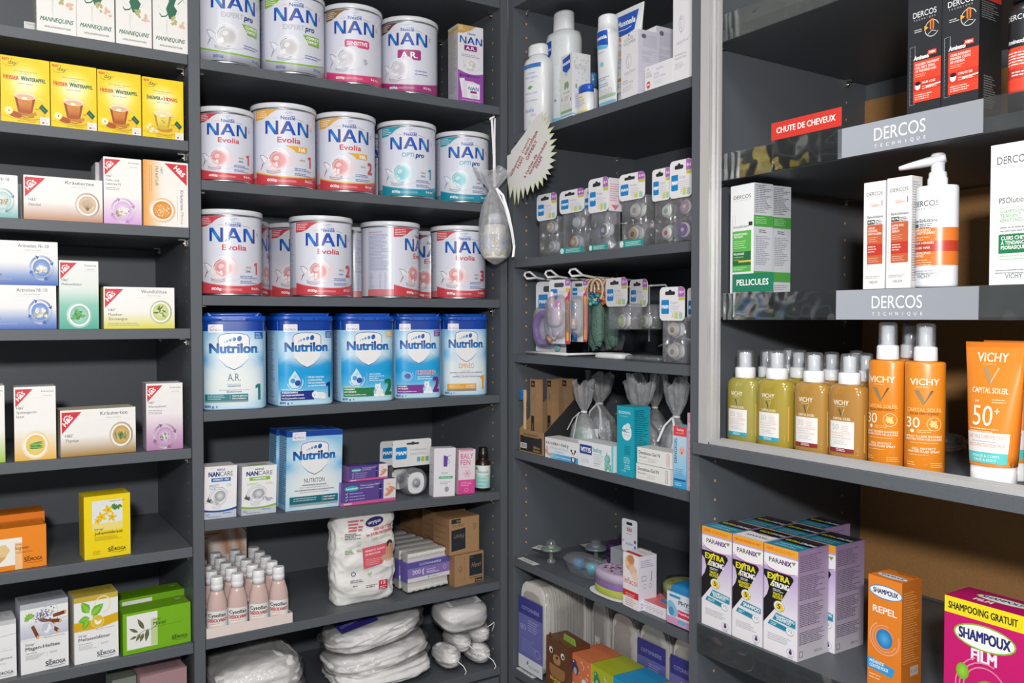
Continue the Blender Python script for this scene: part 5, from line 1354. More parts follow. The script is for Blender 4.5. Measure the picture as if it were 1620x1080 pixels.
def art_cys(per):
 a = Art(per, 34, 3); C = per / 2; a.rect(C - 32, 0, C + 32, 34, '#e6e6e4'); a.line([(C - 32, 32), (C - 10, 27), (C + 32, 34)], .5, '#c8a8a0')
 a.text('Cysollan', C, 25, 5.4, '#26262a', w=34, al='c', b=.03); a.text('DISSOLVANT', C + 1, 17, 5.2, '#b8242c', w=38, al='c', b=.04); a.bars(C - 14, 14, 28, .8, 1, 2, '#c86a64')
 for k in range(5): a.line([(C - 18 + k * 2, 0), (C - 12 + k * 4, 8), (C + 4 + k * 4, 12 - k)], [3, 2, .6], mix('#e8b8a0', '#f4dcd0', k / 5))
 return a
N = 36; ol, nr, per = outline('round', .0192, .0135, N)
def cys(first=[None]):
 if first[0]: return copy_tree(first[0])
 root = empty('remover_bottle')
 m = MB(); K = [(0, .016, .011), (.002, .019, .0133), (.006, .0192, .0135), (.050, .0192, .0135), (.060, .0186, .0132), (.070, .0168, .0122), (.079, .0140, .0108), (.087, .0118, .0100)]
 m.loft(K, N, 2.0, '#cfb3ad', 'plastic')
 wrap(m, art_cys(per * 1000), ol, nr, .006, .048, 'card', grow=.0002); m.build('bottle_body', root)
 m = MB(); m.loft([(.0868, .0122, .0112), (.0980, .0121, .0111), (.0983, .0119, .0109), (.0987, .0121, .0111), (.1115, .0117, .0107), (.1135, .0105, .0096)], 28, 2.1, '#eeeef0', 'plastic'); m.build('flip_cap', root)
 first[0] = root; return root
NX, NY = 4, 5
for j in range(NY):
 for i in range(NX):
  o = cys(); sx = (TW - .006) / NX; sy = .0435
  x = L.x + .003 + sx * (i + .5); y = L.y + .0165 + j * sy
  o.location = (x + [.0006, -.0008, .0004, 0][i] , y, Z + EYE + .0004 + .0013); o.rotation_euler = (0, 0, math.radians([-14, -10, -16, -20][i]))
  rowt = ['front', 'second', 'third', 'fourth', 'back'][j]; ct = ['leftmost', 'second from left', 'third from left', 'rightmost'][i]
  tag(o, 'white-capped pink remover bottle in the %s row of the tray, %s' % (rowt, ct), 'bottle', 'remover bottles in the tray')
# ---- towels bag
def puffy(m, w, d, h, seed, col, mat, nx=14, ny=8, amp=.006, e=3.2, cols=None, lean=0, pinch=.25):
 """a soft packet standing up: rounded box with creases"""
 rng = random.Random(seed); K = 72; nz = 54; ph = [rng.uniform(0, 6.28) for _ in range(12)]; rings = []
 for j in range(nz + 1):
  t = j / nz; z = h * t; f = 1 - pinch * (abs(2 * t - 1) ** 6); R = []
  for k in range(K):
   q = 2 * PI * k / K; ct, st = math.cos(q), math.sin(q)
   cr = amp * (math.sin(7 * t * 3.1 + ph[0] + 2 * q) * .5 + math.sin(19 * t + 3 * q + ph[1]) * .3 + math.sin(31 * t - 5 * q + ph[2]) * .2)
   cr += .0032 * (.5 - 2 * abs(noise.noise(Vector((q * 2.2, t * 9, seed)))) - abs(noise.noise(Vector((q * 5, t * 22, 7)))))
   x = (w / 2 + cr) * math.copysign(abs(ct) ** (2 / e), ct) * (1 - (1 - f) * .35); y = (d / 2 * f + cr) * math.copysign(abs(st) ** (2 / e), st)
   R.append(m.vert((x, y, z + lean * 0)))
  rings.append(R)
 for j in range(nz):
  for k in range(K):
   c = cols(rings[j][k].co) if cols else col
   m.face([rings[j][k], rings[j][(k + 1) % K], rings[j + 1][(k + 1) % K], rings[j + 1][k]], c, mat, True)
 m.face(list(reversed(rings[0])), col, mat, True); m.face(rings[-1], col, mat, True)
L, a_, w = seat('B', 531, 632, 900, .03, -2)
root = MB(); hB = zt(.75) - .0235 - Z; wB, dB = w, .075
puffy(root, wB * .97, dB, hB, 3, '#e8e6e4', 'tissue', amp=.0035)
a = Art(100, 148, 2);
a.ell(62, 137, 16, 7.5, '#322c6e', rot=10); a.text('unyque', 62, 134.6, 6, '#fff', w=22, al='c', rot=8)
a.text('SERVIETTES', 60, 122, 4.6, '#c8525c', w=32, b=.02, rot=6); a.text('1ers JOURS MATERNITÉ', 47, 113, 4.6, '#c8525c', w=46, b=.03, rot=6); a.text('100% COTON', 56, 105, 4.6, '#8cae5a', w=34, rot=6)
a.bars(18, 140, 26, 2.6, 4, 5, '#c86a74'); a.bars(12, 120, 26, 1.2, 4, 2.8, '#55565a'); a.bars(12, 92, 16, 1.2, 3, 2.6, '#8aa27c'); a.bars(30, 92, 14, 1.2, 2, 2.6, '#8aa27c')
a.poly([(40, 94), (84, 98), (82, 64), (42, 58)], '#d8606e'); a.text('PRÉVIENT ET SOULAGE', 45, 86, 3.2, '#f8d4d8', w=34, b=.02, rot=5); a.text('LES IRRITATIONS', 45, 80, 3.2, '#f8d4d8', w=26, b=.02, rot=5); a.bars(46, 73, 30, 1, 4, 3, '#f0b0b4')
a.ell(88, 84, 8, 14, '#c99a7c'); a.ell(88, 95, 6, 7, '#4a3328'); a.ell(89, 91, 4, 5, '#d8a68a'); a.ell(84, 72, 12, 7, '#d2a68c'); a.ell(88, 62, 14, 8, '#f2f0ee')
a.ell(34, 104, 3.6, 4, '#c8d0c0'); a.ring(25, 52, 2.6, 4, '#5a6cb4'); a.bars(20, 40, 24, 1.2, 2, 3, '#66686c'); a.bars(24, 30, 10, 1.2, 1, 2, '#66686c'); a.rrect(68, 18, 84, 34, 1, '#c83c4c'); a.text('12', 76, 27, 5, '#fff', w=8, al='c', b=.02); a.bars(70, 22, 12, 1.6, 2, 3, '#f4c4c8'); a.bars(46, 28, 20, 1.2, 2, 3, '#66686c'); a.leaf(52, 46, 7, 3, 60, '#b4c88c'); a.leaf(52, 46, 7, 3, 120, '#b4c88c')
ph = .0
def bagmap(x, y, l):
 X = (x - .5) * wB * .92; e = 3.2; t = min(1, abs(X) / (wB * .485)); f = 1 - .25 * (abs(2 * y - 1) ** 6)
 return (X, -(dB / 2 * f) * (1 - t ** e) ** (1 / e) - .0042 - l, .004 + y * (hB - .010))
root.art(a, bagmap, cuts=24, mat='tissue')
o = root.build('towel_pack'); put(o, L + Vector((math.cos(a_) * wB / 2, math.sin(a_) * wB / 2 + dB / 2, 0)), a_, Z + .0005);
tag(o, 'tall crinkled white pack of maternity towels with pink panel', 'towel pack')
# ---- cotton swab boxes
def swab(k):
 W, D, H = .112, .030, .094; root = empty('cotton_swab_box')
 m = MB(); z1, z2 = .028 + .0, .062
 for i in range(34):
  x = .0045 + i * (W - .009) / 33 + math.sin(i * 7.3) * .0006; z0 = .0035 + math.sin(i * 5.1) * .0012
  for (za, zb) in ((z0, .012), (H - .014 + math.sin(i * 3.7) * .0016, H - .0045)):
   m.lathe([(.0008, za), (.0018, za + .002), (.0019, zb - .003), (.0010, zb)], 6, '#fbf9f6', 'matte', c=(x, .0032, 0))
 m.box(.003, W - .003, .0050, D - .003, .003, H - .0045, '#efece8', 'matte')
 m.build('cotton_swabs', root)
 m = MB(); pts = rcard(W, H, .006, 4); m.prism(pts, 0, D, '#fff', 'clear'); m.build('clear_case', root)
 if k < 2:
  m = MB(); a = Art(112, 44, 2); a.rect(0, 0, 112, 44, '#5c55a0'); a.rect(0, 0, 112, 9, '#dcdcde'); a.rect(0, 9, 112, 31, '#8a76b8'); a.text('COTONNERIE', 60, 34.5, 5, '#e8e6f4', w=58, al='c')
  a.text('200', 12, 17, 9, '#efeaf8', w=22); a.ell(42, 20, 3.4, 7, '#f4f2fa'); a.ell(44, 20, 3.2, 6.6, '#8a76b8'); a.bars(50, 22, 24, 1.4, 2, 5, '#e4dcf2'); a.text('Wattestaafjes', 50, 13.5, 3.6, '#efeaf8', w=34); a.ring(98, 21, 4, 4.7, '#e4dcf2'); a.leaf(54, 3.4, 5, 3, 60, '#4c9a4c'); a.text('COTONNEA', 60, 3.4, 2.6, '#4c8a5c', w=18)
  sl = .003
  m.box(-.0005, W + .0005, -.0006, D + .0004, .026, .070, '#8a76b8', left='#6c5fae'); m.front(a, W + .001, .044, y=-.0006, x0=-.0005, z0=.026); m.build('label_sleeve', root)
 return root
base = None; L, a_, w = seat('B', 645, 719, 930, .030, 2)
for k in range(6):
 o = swab(k)
 o.location = (L.x + [.0, -.004, -.003, -.010, -.013, -.020][k] - .0 * k, L.y + k * .0365, Z + EYE + .0005); o.rotation_euler = (math.radians([-6, 0, 0, 0, 0, 0][k]), 0, a_)
 if k == 0: o.rotation_euler = (0, 0, math.radians(5))
 tag(o, 'clear cotton swab box with a violet sleeve, %s of the six' % ['frontmost', 'second from the front', 'third from the front', 'fourth from the front', 'fifth from the front', 'rearmost'][k], 'swab box', 'cotton swab boxes')
# ---- kraft cartons
def art_henri(up=False):
 a = Art(90, 62, 3); K = '#ab8662'; a.rect(0, 0, 90, 62, K); D = '#2c3036'
 if up:
  a.poly([(6, 6), (48, 8), (48, 44), (6, 42)], D); a.text('Henri', 44, 34, 8, '#8a7a60', w=30, rot=180, it=.2); a.text('COTONS-TIGES', 46, 47.5, 4, '#3a2c20', w=38, rot=180, b=.02) if 0 else a.text('SƎפIT-SNOTOƆ', 8, 45, 3.6, '#3a2c20', w=36) if 0 else a.text('COTONS-TIGES', 45, 51, 3.8, '#3a2c20', w=36, rot=180)
  a.rect(6, 53, 34, 61, D); a.text('BOO', 22, 55, 3.4, '#a88458', w=12, b=.03); a.ring(76, 44, 4, 4.7, '#3a2c20'); a.line([(74, 44), (76, 42), (79, 46)], .6, '#3a2c20')
 else:
  a.rect(45, 16, 86, 57, D); a.text('Henri', 52, 32, 10, '#9a8a70', w=30, it=.25); a.bars(47, 52, 14, .9, 1, 2, '#8a7a60'); a.text('COTONS-TIGES', 46, 10, 3.8, '#3a2c20', w=40, b=.02); a.rect(62, 1, 86, 9, D); a.text('ilooo', 74, 3, 4, '#b89468', w=18, al='c', b=.03)
  a.ring(17, 34, 5, 5.8, '#3a2c20'); a.line([(14.6, 34), (17, 32), (20, 36)], .7, '#3a2c20'); a.line([(30, 14), (30, 52)], .6, '#7a5630'); a.ell(30, 54, 1.2, 2.4, '#8a6438'); a.ell(30, 12, 1.2, 2.4, '#8a6438')
 return a
def ktop():
 a = Art(90, 60, 3); a.rect(0, 0, 90, 60, '#a37e58'); a.line([(0, 30), (90, 30)], .8, '#7a5430'); a.line([(45, 30), (60, 34)], 1, '#8a6438'); return a
KS = printed_side(60, 62, '#967352', '#6a4a2c', rows=5)
o1 = carton('kraft_carton', 'brown cardboard carton with black panel, lower right of the stack', 'carton', 'B', Z, 719.5, 777, 922, 880, .018, .075, art_henri(), KS, ktop(), col='#a5805a', yaw=6, mat='kraft', group='brown cotton swab cartons', w=.083)
carton('kraft_carton', 'brown cardboard carton with upside-down lettering, top of the stack', 'carton', 'B', Z + o1['h'] + .0008, 711, 766, 865, 822, .024, .070, art_henri(True), KS, ktop(), col='#a5805a', yaw=4, mat='kraft', group='brown cotton swab cartons', w=.083)
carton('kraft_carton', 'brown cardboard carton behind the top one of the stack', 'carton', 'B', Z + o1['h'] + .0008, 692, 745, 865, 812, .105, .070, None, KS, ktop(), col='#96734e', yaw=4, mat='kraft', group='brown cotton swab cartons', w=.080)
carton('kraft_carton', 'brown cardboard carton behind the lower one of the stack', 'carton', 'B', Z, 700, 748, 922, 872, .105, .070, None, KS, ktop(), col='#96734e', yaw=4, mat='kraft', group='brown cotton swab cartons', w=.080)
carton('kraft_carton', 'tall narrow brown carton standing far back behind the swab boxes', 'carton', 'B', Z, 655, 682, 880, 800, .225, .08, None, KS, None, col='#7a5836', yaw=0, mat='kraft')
# ------------------------------------------------------------------ bags on the bottom board of the formula unit
def soft(m, c, s, rz=0, seed=1, amp=.05, col='#e9e7e6', mat='tissue', e=2.6, tilt=0, ry=0, nu=88, nv=54, fold=9, cols=None, grow=0, crease=.07):
 rng = random.Random(seed); ph = [rng.uniform(0, 6.28) for _ in range(8)]
 M = Matrix.Translation(c) @ Matrix.Rotation(rz, 4, 'Z') @ Matrix.Rotation(ry, 4, 'Y') @ Matrix.Rotation(tilt, 4, 'X')
 P = lambda v: math.copysign(abs(v) ** (2 / e), v)
 rings = []
 for j in range(1, nv):
  th = PI * j / nv; R = []
  for k in range(nu):
   ph_ = 2 * PI * k / nu
   x, y, z = P(math.sin(th)) * P(math.cos(ph_)), P(math.sin(th)) * P(math.sin(ph_)), P(math.cos(th))
   f = 1 + amp * (math.sin(fold * z + 2.1 * x + ph[0]) * .5 + math.sin(5 * x + 7 * y + ph[1]) * .35 + math.sin(13 * z - 4 * x + ph[2]) * .3 + math.sin(23 * x + 5 * z + ph[3]) * .12) + grow
   q_ = Vector((x * s[0] * 16 + seed, y * s[1] * 16, z * s[2] * 60)); f += crease * (.5 - abs(noise.noise(q_)) * 1.7 - .8 * abs(noise.noise(q_ * 2.3)))
   R.append(m.vert(M @ Vector((x * s[0] * f, y * s[1] * f, z * s[2] * f))))
  rings.append(R)
 tv, bv = m.vert(M @ Vector((0, 0, s[2]))), m.vert(M @ Vector((0, 0, -s[2])))
 for j in range(len(rings) - 1):
  for k in range(nu): m.face([rings[j][k], rings[j + 1][k], rings[j + 1][(k + 1) % nu], rings[j][(k + 1) % nu]], cols(rings[j][k].co) if cols else col, mat, True)
 for k in range(nu):
  m.face([tv, rings[0][k], rings[0][(k + 1) % nu]], col, mat, True); m.face([bv, rings[-1][(k + 1) % nu], rings[-1][k]], col, mat, True)
Z7 = ZB[7] + EYE
F7 = 1.6733
def bag(name, label, cat, parts, film_parts, group=None, extra=None, loc=(0, 0, 0)):
 root = empty(name, loc)
 m = MB()
 for p in parts: soft(m, *p[0], **p[1])
 m.build('cotton_layers', root)
 if film_parts:
  m = MB()
  for p in film_parts: soft(m, *p[0], **dict(mat='bag_film', **p[1]))
  m.build('clear_wrapper', root)
 if extra: extra(root)
 return tag(root, label, cat, group)
def sheet(root, name, pts, col, mat='card', art=None):
 m = MB(); v = [m.vert(p) for p in pts]; m.face(v, col, mat);
 q = [Vector(p) for p in pts]; n = (q[1] - q[0]).cross(q[3] - q[0]).normalized()
 if art: m.art(art, lambda x, y, l: (q[0].lerp(q[1], x)).lerp(q[3].lerp(q[2], x), y) + n * (l + .0004), mat=mat)
 return m.build(name, root)
W_ = '#eceae8'
bag('cotton_bag', 'bag of folded white cotton sheets, leftmost on the bottom board', 'cotton bag',
 [(((.104, .11, .076), (.094, .10, .046)), dict(seed=3, amp=.03, ry=-.10, fold=12, e=3.2)), (((.106, .10, .032), (.096, .10, .030)), dict(seed=5, amp=.03, e=3.2))],
 [(((.106, .108, .068), (.098, .105, .060)), dict(seed=4, amp=.03, ry=-.08, e=3))], 'cotton bags', loc=(.395, F7 - .002, Z7 + .0015))
def lab1(root):
 a = Art(100, 50, 3); a.rect(0, 0, 100, 50, '#3c3696'); a.text('COTONNERIE', 8, 14, 9, '#c8c4ec', w=60, rot=8); a.barcode(62, 30, 26, 12)
 sheet(root, 'paper_label', [(.02, .034, .142), (.105, .034, .156), (.105, .095, .160), (.02, .095, .146)], '#3c3696', art=a)
bag('cotton_bag', 'large film bag of white cotton wool with a purple label, in the middle', 'cotton bag',
 [(((.118, .10, .120), (.112, .085, .030)), dict(seed=7, amp=.03, ry=-.16, fold=11)), (((.125, .10, .066), (.118, .088, .030)), dict(seed=9, amp=.03, ry=-.10, fold=8)), (((.13, .10, .029), (.118, .09, .027)), dict(seed=12, amp=.03, e=3))],
 [(((.118, .10, .120), (.118, .089, .0335)), dict(seed=8, amp=.04, ry=-.16)), (((.125, .10, .064), (.124, .092, .036)), dict(seed=10, amp=.04, ry=-.10))], 'cotton bags', lab1, loc=(.655, F7 + .004, Z7 + .004))
def lab2(root):
 a = Art(100, 60, 4); a.rect(0, 0, 100, 60, '#e8e8ea'); a.rect(0, 34, 100, 60, '#2c3c84'); a.poly([(10, 26), (100, 30), (100, 48), (0, 44)], '#63b82e'); a.text('COTON', 22, 34, 7, '#c8e8b4', w=50, rot=3); a.bars(30, 18, 40, 2, 2, 4, '#b4b8cc')
 sheet(root, 'printed_wrapper', [(.018, .028, .1085), (.102, .028, .1085), (.102, .092, .1230), (.018, .092, .1230)], '#e8e8ea', art=a)
bag('cotton_pack', 'white cotton pack with a green and blue printed top, upper right', 'cotton pack',
 [(((.06, .06, .083), (.060, .055, .030)), dict(seed=21, amp=.015, e=3.4, tilt=.22, crease=.03))], [(((.06, .06, .083), (.065, .059, .0335)), dict(seed=22, amp=.02, e=3.2, tilt=.22, crease=.04))], 'cotton packs', lab2, loc=(hit(736, 972, 'B', .03).x - .060, F7 - .002, hit(736, 972, 'B', .03).z + EYE - .083))
RB = [(722, 1047, .026, .0, 'lower left'), (739, 1021, .027, .020, 'upper left'), (774, 1003, .027, .006, 'upper right'), (769, 1045, .026, -.002, 'lower right')]
for k, (px, py, r, ins, t) in enumerate(RB):
 p = hit(px, py, 'B', .012 + ins); root = empty('cotton_ball_bag', (min(p.x, 1.056 - r * 1.15), p.y + .03, EYE + max(p.z - r * 1.05, ZB[7] + .001)))
 m = MB(); soft(m, (0, .02, r * 1.05), (r, .05, r), seed=30 + k, amp=.035, e=2.2, fold=6); m.build('cotton_balls', root)
 m = MB(); soft(m, (0, .02, r * 1.05), (r * 1.05, .054, r * 1.04), seed=40 + k, amp=.05, e=2.2, mat='bag_film')
 m.build('clear_wrapper', root)
 m = MB(); sx = 1 if k > 1 else -1
 m.tube([(0, -.035, r * 1.8), (.006, -.045, r * 2.1), (.014, -.045, r * 2.25), (.018, -.04, r * 2.0), (.014, -.037, r * 1.4)] if k == 2 else [(.0, -.034, r * 1.2), (.010, -.046, r * .8), (.016, -.048, r * .3), (.012, -.048, r * .05)], .0011, 6, '#f2f2f2', 'matte'); m.build('drawstring', root)
 tag(root, 'rolled bag of cotton balls at the right of the bottom board, %s' % t, 'cotton bag', 'cotton ball bags')

# ------------------------------------------------------------------ hanging gauze bag with a feeding bottle
P = hit(779, 187, 'B', -.036); zt_ = P.z
root = empty('gauze_gift_bag', (P.x, P.y, EYE + P.z))
k = .00142                                               # metres per pixel here
def bg_(m, r, z, y0=0): pass
m = MB(); prof = []
# profile from gathered neck to the knot at the bottom (r, z below the hook)
PR = [(30, -84), (24, -92), (14, -104), (7, -112), (6, -116), (13, -126), (20, -142), (25, -165), (27, -190), (27, -208), (22, -219), (12, -227), (3, -232)]
n = 40; rng = random.Random(5); rings = []
for i, (r, z) in enumerate(PR):
 R = []
 for q in range(n):
  a = 2 * PI * q / n; pl = (.16 if i < 5 else .05) * math.sin(9 * a + i * .5) + .04 * math.sin(5 * a + i)
  rr = r * k * (1 + pl); zz = z * k + ((.006 * math.sin(3 * a) + .004 * math.sin(7 * a)) if i == 0 else 0)
  R.append(m.vert((rr * math.cos(a) + (5 * k if i > 4 else 0) * min(1, (i - 4) / 4), rr * math.sin(a) * .72, zz)))
 rings.append(R)
for i in range(len(rings) - 1):
 for q in range(n): m.face([rings[i + 1][q], rings[i + 1][(q + 1) % n], rings[i][(q + 1) % n], rings[i][q]], '#fff', 'organza', True)
m.build('gauze_bag', root)
m = MB(); bx = 5 * k
m.lathe([(.001, 0), (.026, .001), (.0285, .004), (.0285, .022), (.0265, .024)], 32, '#e8e4d6', 'plastic', c=(bx, 0, -225 * k + .002), sy=.8)
m.lathe([(.0265, .024), (.0268, .026), (.0268, .053)], 32, '#d5dbe2', 'plastic', c=(bx, 0, -225 * k + .002), sy=.8)
m.lathe([(.0268, .053), (.0272, .055), (.0265, .074), (.022, .078), (.012, .080)], 32, '#e8e4d8', 'plastic', c=(bx, 0, -225 * k + .002), sy=.8)
m.lathe([(.018, .080), (.017, .098), (.010, .104)], 24, '#cfd4da', 'plastic', c=(bx, 0, -225 * k + .002), sy=.8)
a = Art(30, 20, 2); a.poly([(4, 4), (9, 4), (9, 12), (6, 16), (4, 10)], '#d8b83c'); a.ell(6, 15, 2, 2, '#e8c84c'); a.bars(14, 15, 10, 1, 5, 2.6, '#a8b4cc'); a.rect(22, 3, 27, 17, '#9cb4d4')
m.art(a, lambda x, y, l: (bx + (x - .5) * .040, -math.sqrt(max(1e-6, .0272 ** 2 - ((x - .5) * .040) ** 2)) * .8 - l - .0004, -225 * k + .030 + y * .022), mat='card')
m.build('feeding_bottle', root)
m = MB()
def ribbon(m, pts, w, col='#f4f4f6', mat='card', ax=(1, 0, 0)):
 L_ = None; ax = Vector(ax)
 for p in pts:
  p = Vector(p); A = m.vert(p - ax * w / 2); B = m.vert(p + ax * w / 2)
  if L_: m.face([L_[0], L_[1], B, A], col, mat, True)
  L_ = (A, B)
ribbon(m, [(-.004, -.004, 0), (-.0025, -.005, -.04), (.001, -.005, -.09), (.0, -.006, -.155)], .0055); ribbon(m, [(.004, -.004, 0), (.003, -.004, -.05), (.003, -.006, -.155)], .0045)
ribbon(m, [(.004, -.010, -.158), (.014, -.022, -.175), (.026, -.026, -.215), (.036, -.026, -.255), (.043, -.024, -.29), (.040, -.024, -.313)], .0058, ax=(.8, -.5, .3)); ribbon(m, [(.004, -.010, -.160), (.018, -.024, -.20), (.032, -.027, -.25), (.041, -.026, -.285)], .004, ax=(.9, -.3, .2))
ribbon(m, [(-.010, -.004, -.004), (0, -.008, .002), (.004, -.004, -.003)], .005, ax=(.2, 0, 1)); m.build('white_ribbon', root)
m = MB(); m.tube([(-.002, .058, .0150), (-.001, .045, .0155), (0, .030, .006), (0, .004, .002), (0, -.006, -.004), (0, -.009, .002), (0, -.006, .006)], .0012, 8, '#cfcac4', 'steel'); m.build('hook', root)
tag(root, 'white gauze gift bag with a baby bottle hanging from the tin shelf', 'gift bag')

# ------------------------------------------------------------------ starburst card taped to the uprights
pl_, pr_ = hit(805, 262, 'C', -.010), hit(880, 262, 'C', -.022)
c0 = pl_.lerp(pr_, 33 / 75)
rz_ = math.atan2(pr_.y - pl_.y, pr_.x - pl_.x)
SX = (pr_ - pl_).xy.length / 75
root = empty('starburst_card', c0 + Vector((0, 0, EYE)), rz_)
S = c0.dot(_F) / FPX
pts = []
bord = [(-33, 28), (-33, 20), (-31, 5), (-30, -15), (-28, -30), (-29, -38)]
OUT = [(-33, 25), (-22, 38), (-8, 52), (6, 66), (18, 73)]
# left edge straight, top edge slanted, right and bottom edges spiky
sp = [(22, 76), (21, 66), (27, 74), (24, 62), (31, 66), (27, 55), (34, 57), (29, 47), (39, 47), (31, 39), (39, 37), (32, 29), (43, 27), (33, 20), (41, 18), (34, 10), (43, 7), (33, 2), (41, -4), (32, -7), (38, -14), (29, -15), (34, -24), (26, -20), (29, -31), (22, -24), (22, -38), (16, -27), (15, -41), (10, -29), (7, -44), (3, -31), (-2, -46), (-6, -31), (-9, -50), (-13, -31), (-17, -58), (-20, -30), (-23, -58), (-26, -28), (-31, -44)]
poly = [(-36, 27), (-30, 28), (-29, 33), (-22, 39), (-8, 52), (5, 66), (13, 73)] + sp + [(-36, -10)]
m = MB(); Pm = [Vector((x * SX, 0, z * S)) for x, z in poly]
tr = tessellate_polygon([Pm])
for yy, fl in ((0, 1), (.0006, 0)):
 v = [m.vert((p.x, yy, p.z)) for p in Pm]
 for t in tr:
  f = m.face([v[i] for i in t], '#f1f0ea', 'card')
a = Art(100, 100, 3)
def cell(x, z): return (50 + x, 50 + z)
RT_ = 58
Cq = '#b0343c'
for (t, x, z, h, w, al) in (('Biberon', -28, -8, 5.2, 31, 'l'), ('(vacuï)', -9, 23, 3.6, 22, 'l'), ('MAM', -16, 0, 4.4, 17, 'l'), ('anti-colique', -4, 18, 5.2, 36, 'l'), ('OFFERT', -1, 9, 4.6, 30, 'l'), ("à l'achat de", -5, -18, 4.2, 36, 'l'), ('sucettes/produits', 3, -15, 4.6, 50, 'l'), ('MAM', 14, -8, 4.4, 17, 'l')):
 a.text(t, 50 + x, 50 + z, h, Cq, w=w, rot=RT_, it=.15, b=.014)
m.art(a, lambda x, y, l: ((x * 100 - 50) * SX, -l - .0003, (y * 100 - 50) * S), mat='card')
m.build('card', root)
m = MB()
for i in range(7, len(poly) - 1):
 p, q = Pm[i], Pm[i + 1]
 m.face([m.vert((p.x, -.0002, p.z)), m.vert((q.x, -.0002, q.z)), m.vert((q.x * .965, -.0002, q.z * .965 if abs(q.z) > .02 else q.z)), m.vert((p.x * .965, -.0002, p.z * .965 if abs(p.z) > .02 else p.z))], '#dfe88a', 'card')
m.build('yellow_edge', root)
m = MB(); m.box(-36 * SX, -30 * SX, .0008, .009, -.004, .012, '#e8e8e2', 'card'); m.build('tape', root)
tag(root, 'white starburst card with handwritten red lettering fixed to the upright', 'sign')
# ------------------------------------------------------------------ corner unit: baby care
def frame(name, u, pxl, pxr, pyt, pyb, ins, yaw=0, z=None, pitch=0):
 L, a, w = seat(u, pxl, pxr, (pyt + pyb) / 2, ins, yaw)
 zb = z if z is not None else z_at(pxl, pyb, L)
 o = empty(name); put(o, L, a, zb + (.0006 if z is not None else 0)); o.rotation_euler = (pitch, 0, a)
 return o, w, z_at(pxl, pyt, L) - zb
Z = ZC[1]
# round and flattened bottles
def bottle(name, label, u, zs, pxl, pxr, py, pytop, ins, secs, cap, col='#e9ebee', capcol='#eef0f2', e=2.3, art=None, az=(.1, .8), rot=0, flat=.7, mat='plastic', capmat='plastic', group=None, cat='bottle', cols=None, extra=None):
 """secs/cap: (fraction of height, fraction of half width)"""
 L, a, w = seat(u, pxl, pxr, py, ins)
 h = z_at(pxl, pytop, L) - zs; R = w / 2 * .94; root = empty(name)
 F0, ee, n, ur = UNITS[u]
 mid = ray((pxl + pxr) / 2, py); P = mid * ((F0 + ins + R * flat) / (mid.x * n[0] + mid.y * n[1]))
 put(root, P, ur + math.radians(rot), zs + .0006)
 m = MB(); N = 48; m.loft([(f * h, r * R, r * R * (flat + (1 - flat) * max(0, (.6 - r) / .6))) for f, r in secs], N, e, col, mat, cols=cols)
 if art:
  ol, nr, per = outline('sq', R, R * flat, N, e); A = art(per * 1000, h * 1000 * (az[1] - az[0])); wrap(m, A, ol, nr, h * az[0], h * az[1], mat, grow=.0003)
 m.build('bottle_body', root)
 m = MB(); m.loft([(f * h, r * R, r * R * (flat + (1 - flat) * max(0, (.6 - r) / .6))) for f, r in cap], 36, 2.2, capcol, capmat); m.build('bottle_cap', root)
 if extra: extra(root, h, R)
 return tag(root, label, cat, group)
def a_lin(W, H):
 a = Art(W, H, 2); C = W / 2; a.rect(C - 26, H * .93, C + 26, H, '#3c7cc0'); a.text('Liniment', C - 12, H * .83, 5, '#7a9cc8', w=24, it=.2); a.text('Oléo-Calcaire', C - 17, H * .76, 5, '#7a9cc8', w=34, it=.2); a.bars(C - 4, H * .7, 12, 1, 1, 2, '#9ab')
 a.leaf(C - 10, H * .6, 16, 8, 10, '#4caa3c', '#8cd07c'); a.text('calcareous Balm', C - 18, H * .5, 3.6, '#7a9cc8', w=36, it=.2); a.text('Oléo-Liniment', C - 18, H * .38, 4, '#7a9cc8', w=36, it=.2); a.text('brelle', C - 17, H * .2, 9, '#5a86c4', w=26, it=.1); a.text('Bébé', C, H * .13, 6, '#e2a0c0', w=14, it=.3); a.ring(C - 4, H * .03, 3.4, 4, '#9ab4d4'); return a
bottle('lotion_bottle', 'slim white bottle with blue band and green leaf, leftmost in the top row', 'C', Z, 836, 867, 150, 70, .002, [(0, .86), (.02, 1), (.76, 1), (.82, .9), (.86, .62), (.87, .6)], [(.872, .66), (.885, .7), (.985, .68), (1, .6)], art=a_lin, az=(.06, .76), rot=14)
def a_mus(W, H):
 a = Art(W, H, 3); C = W / 2 + 4; B = '#1c56b8'
 a.poly([(C - 34, H * .99), (C - 8, H * .99), (C - 8, H * .84), (C - 34, H * .74)], B); a.text('mustela', C - 33, H * .885, 6, '#fff', w=23, b=.03); a.poly([(C - 34, H * .74), (C - 14, H * .82), (C - 14, H * .78), (C - 34, H * .68)], '#6cc0e4')
 a.ell(C - 24, H * .5, 5, 5, '#9cc4a4'); a.bars(C - 30, H * .42, 20, 1.2, 4, 4, '#8aa4b8'); a.bars(C - 30, H * .2, 18, 1.2, 3, 4, '#8aa4b8')
 for k in range(26): a.leaf(C + 4 + a.rng.uniform(0, 22), H * a.rng.uniform(.3, .96), 3.6, 1.4, a.rng.uniform(20, 160), '#c0d2c4')
 a.ell(C + 6, H * .3, 3, 3, '#a888b8'); a.rect(C - 34, H * .07, C + 36, H * .1, '#7cc4e0'); a.rect(C - 34, H * .03, C + 36, H * .05, '#cde4ee'); return a
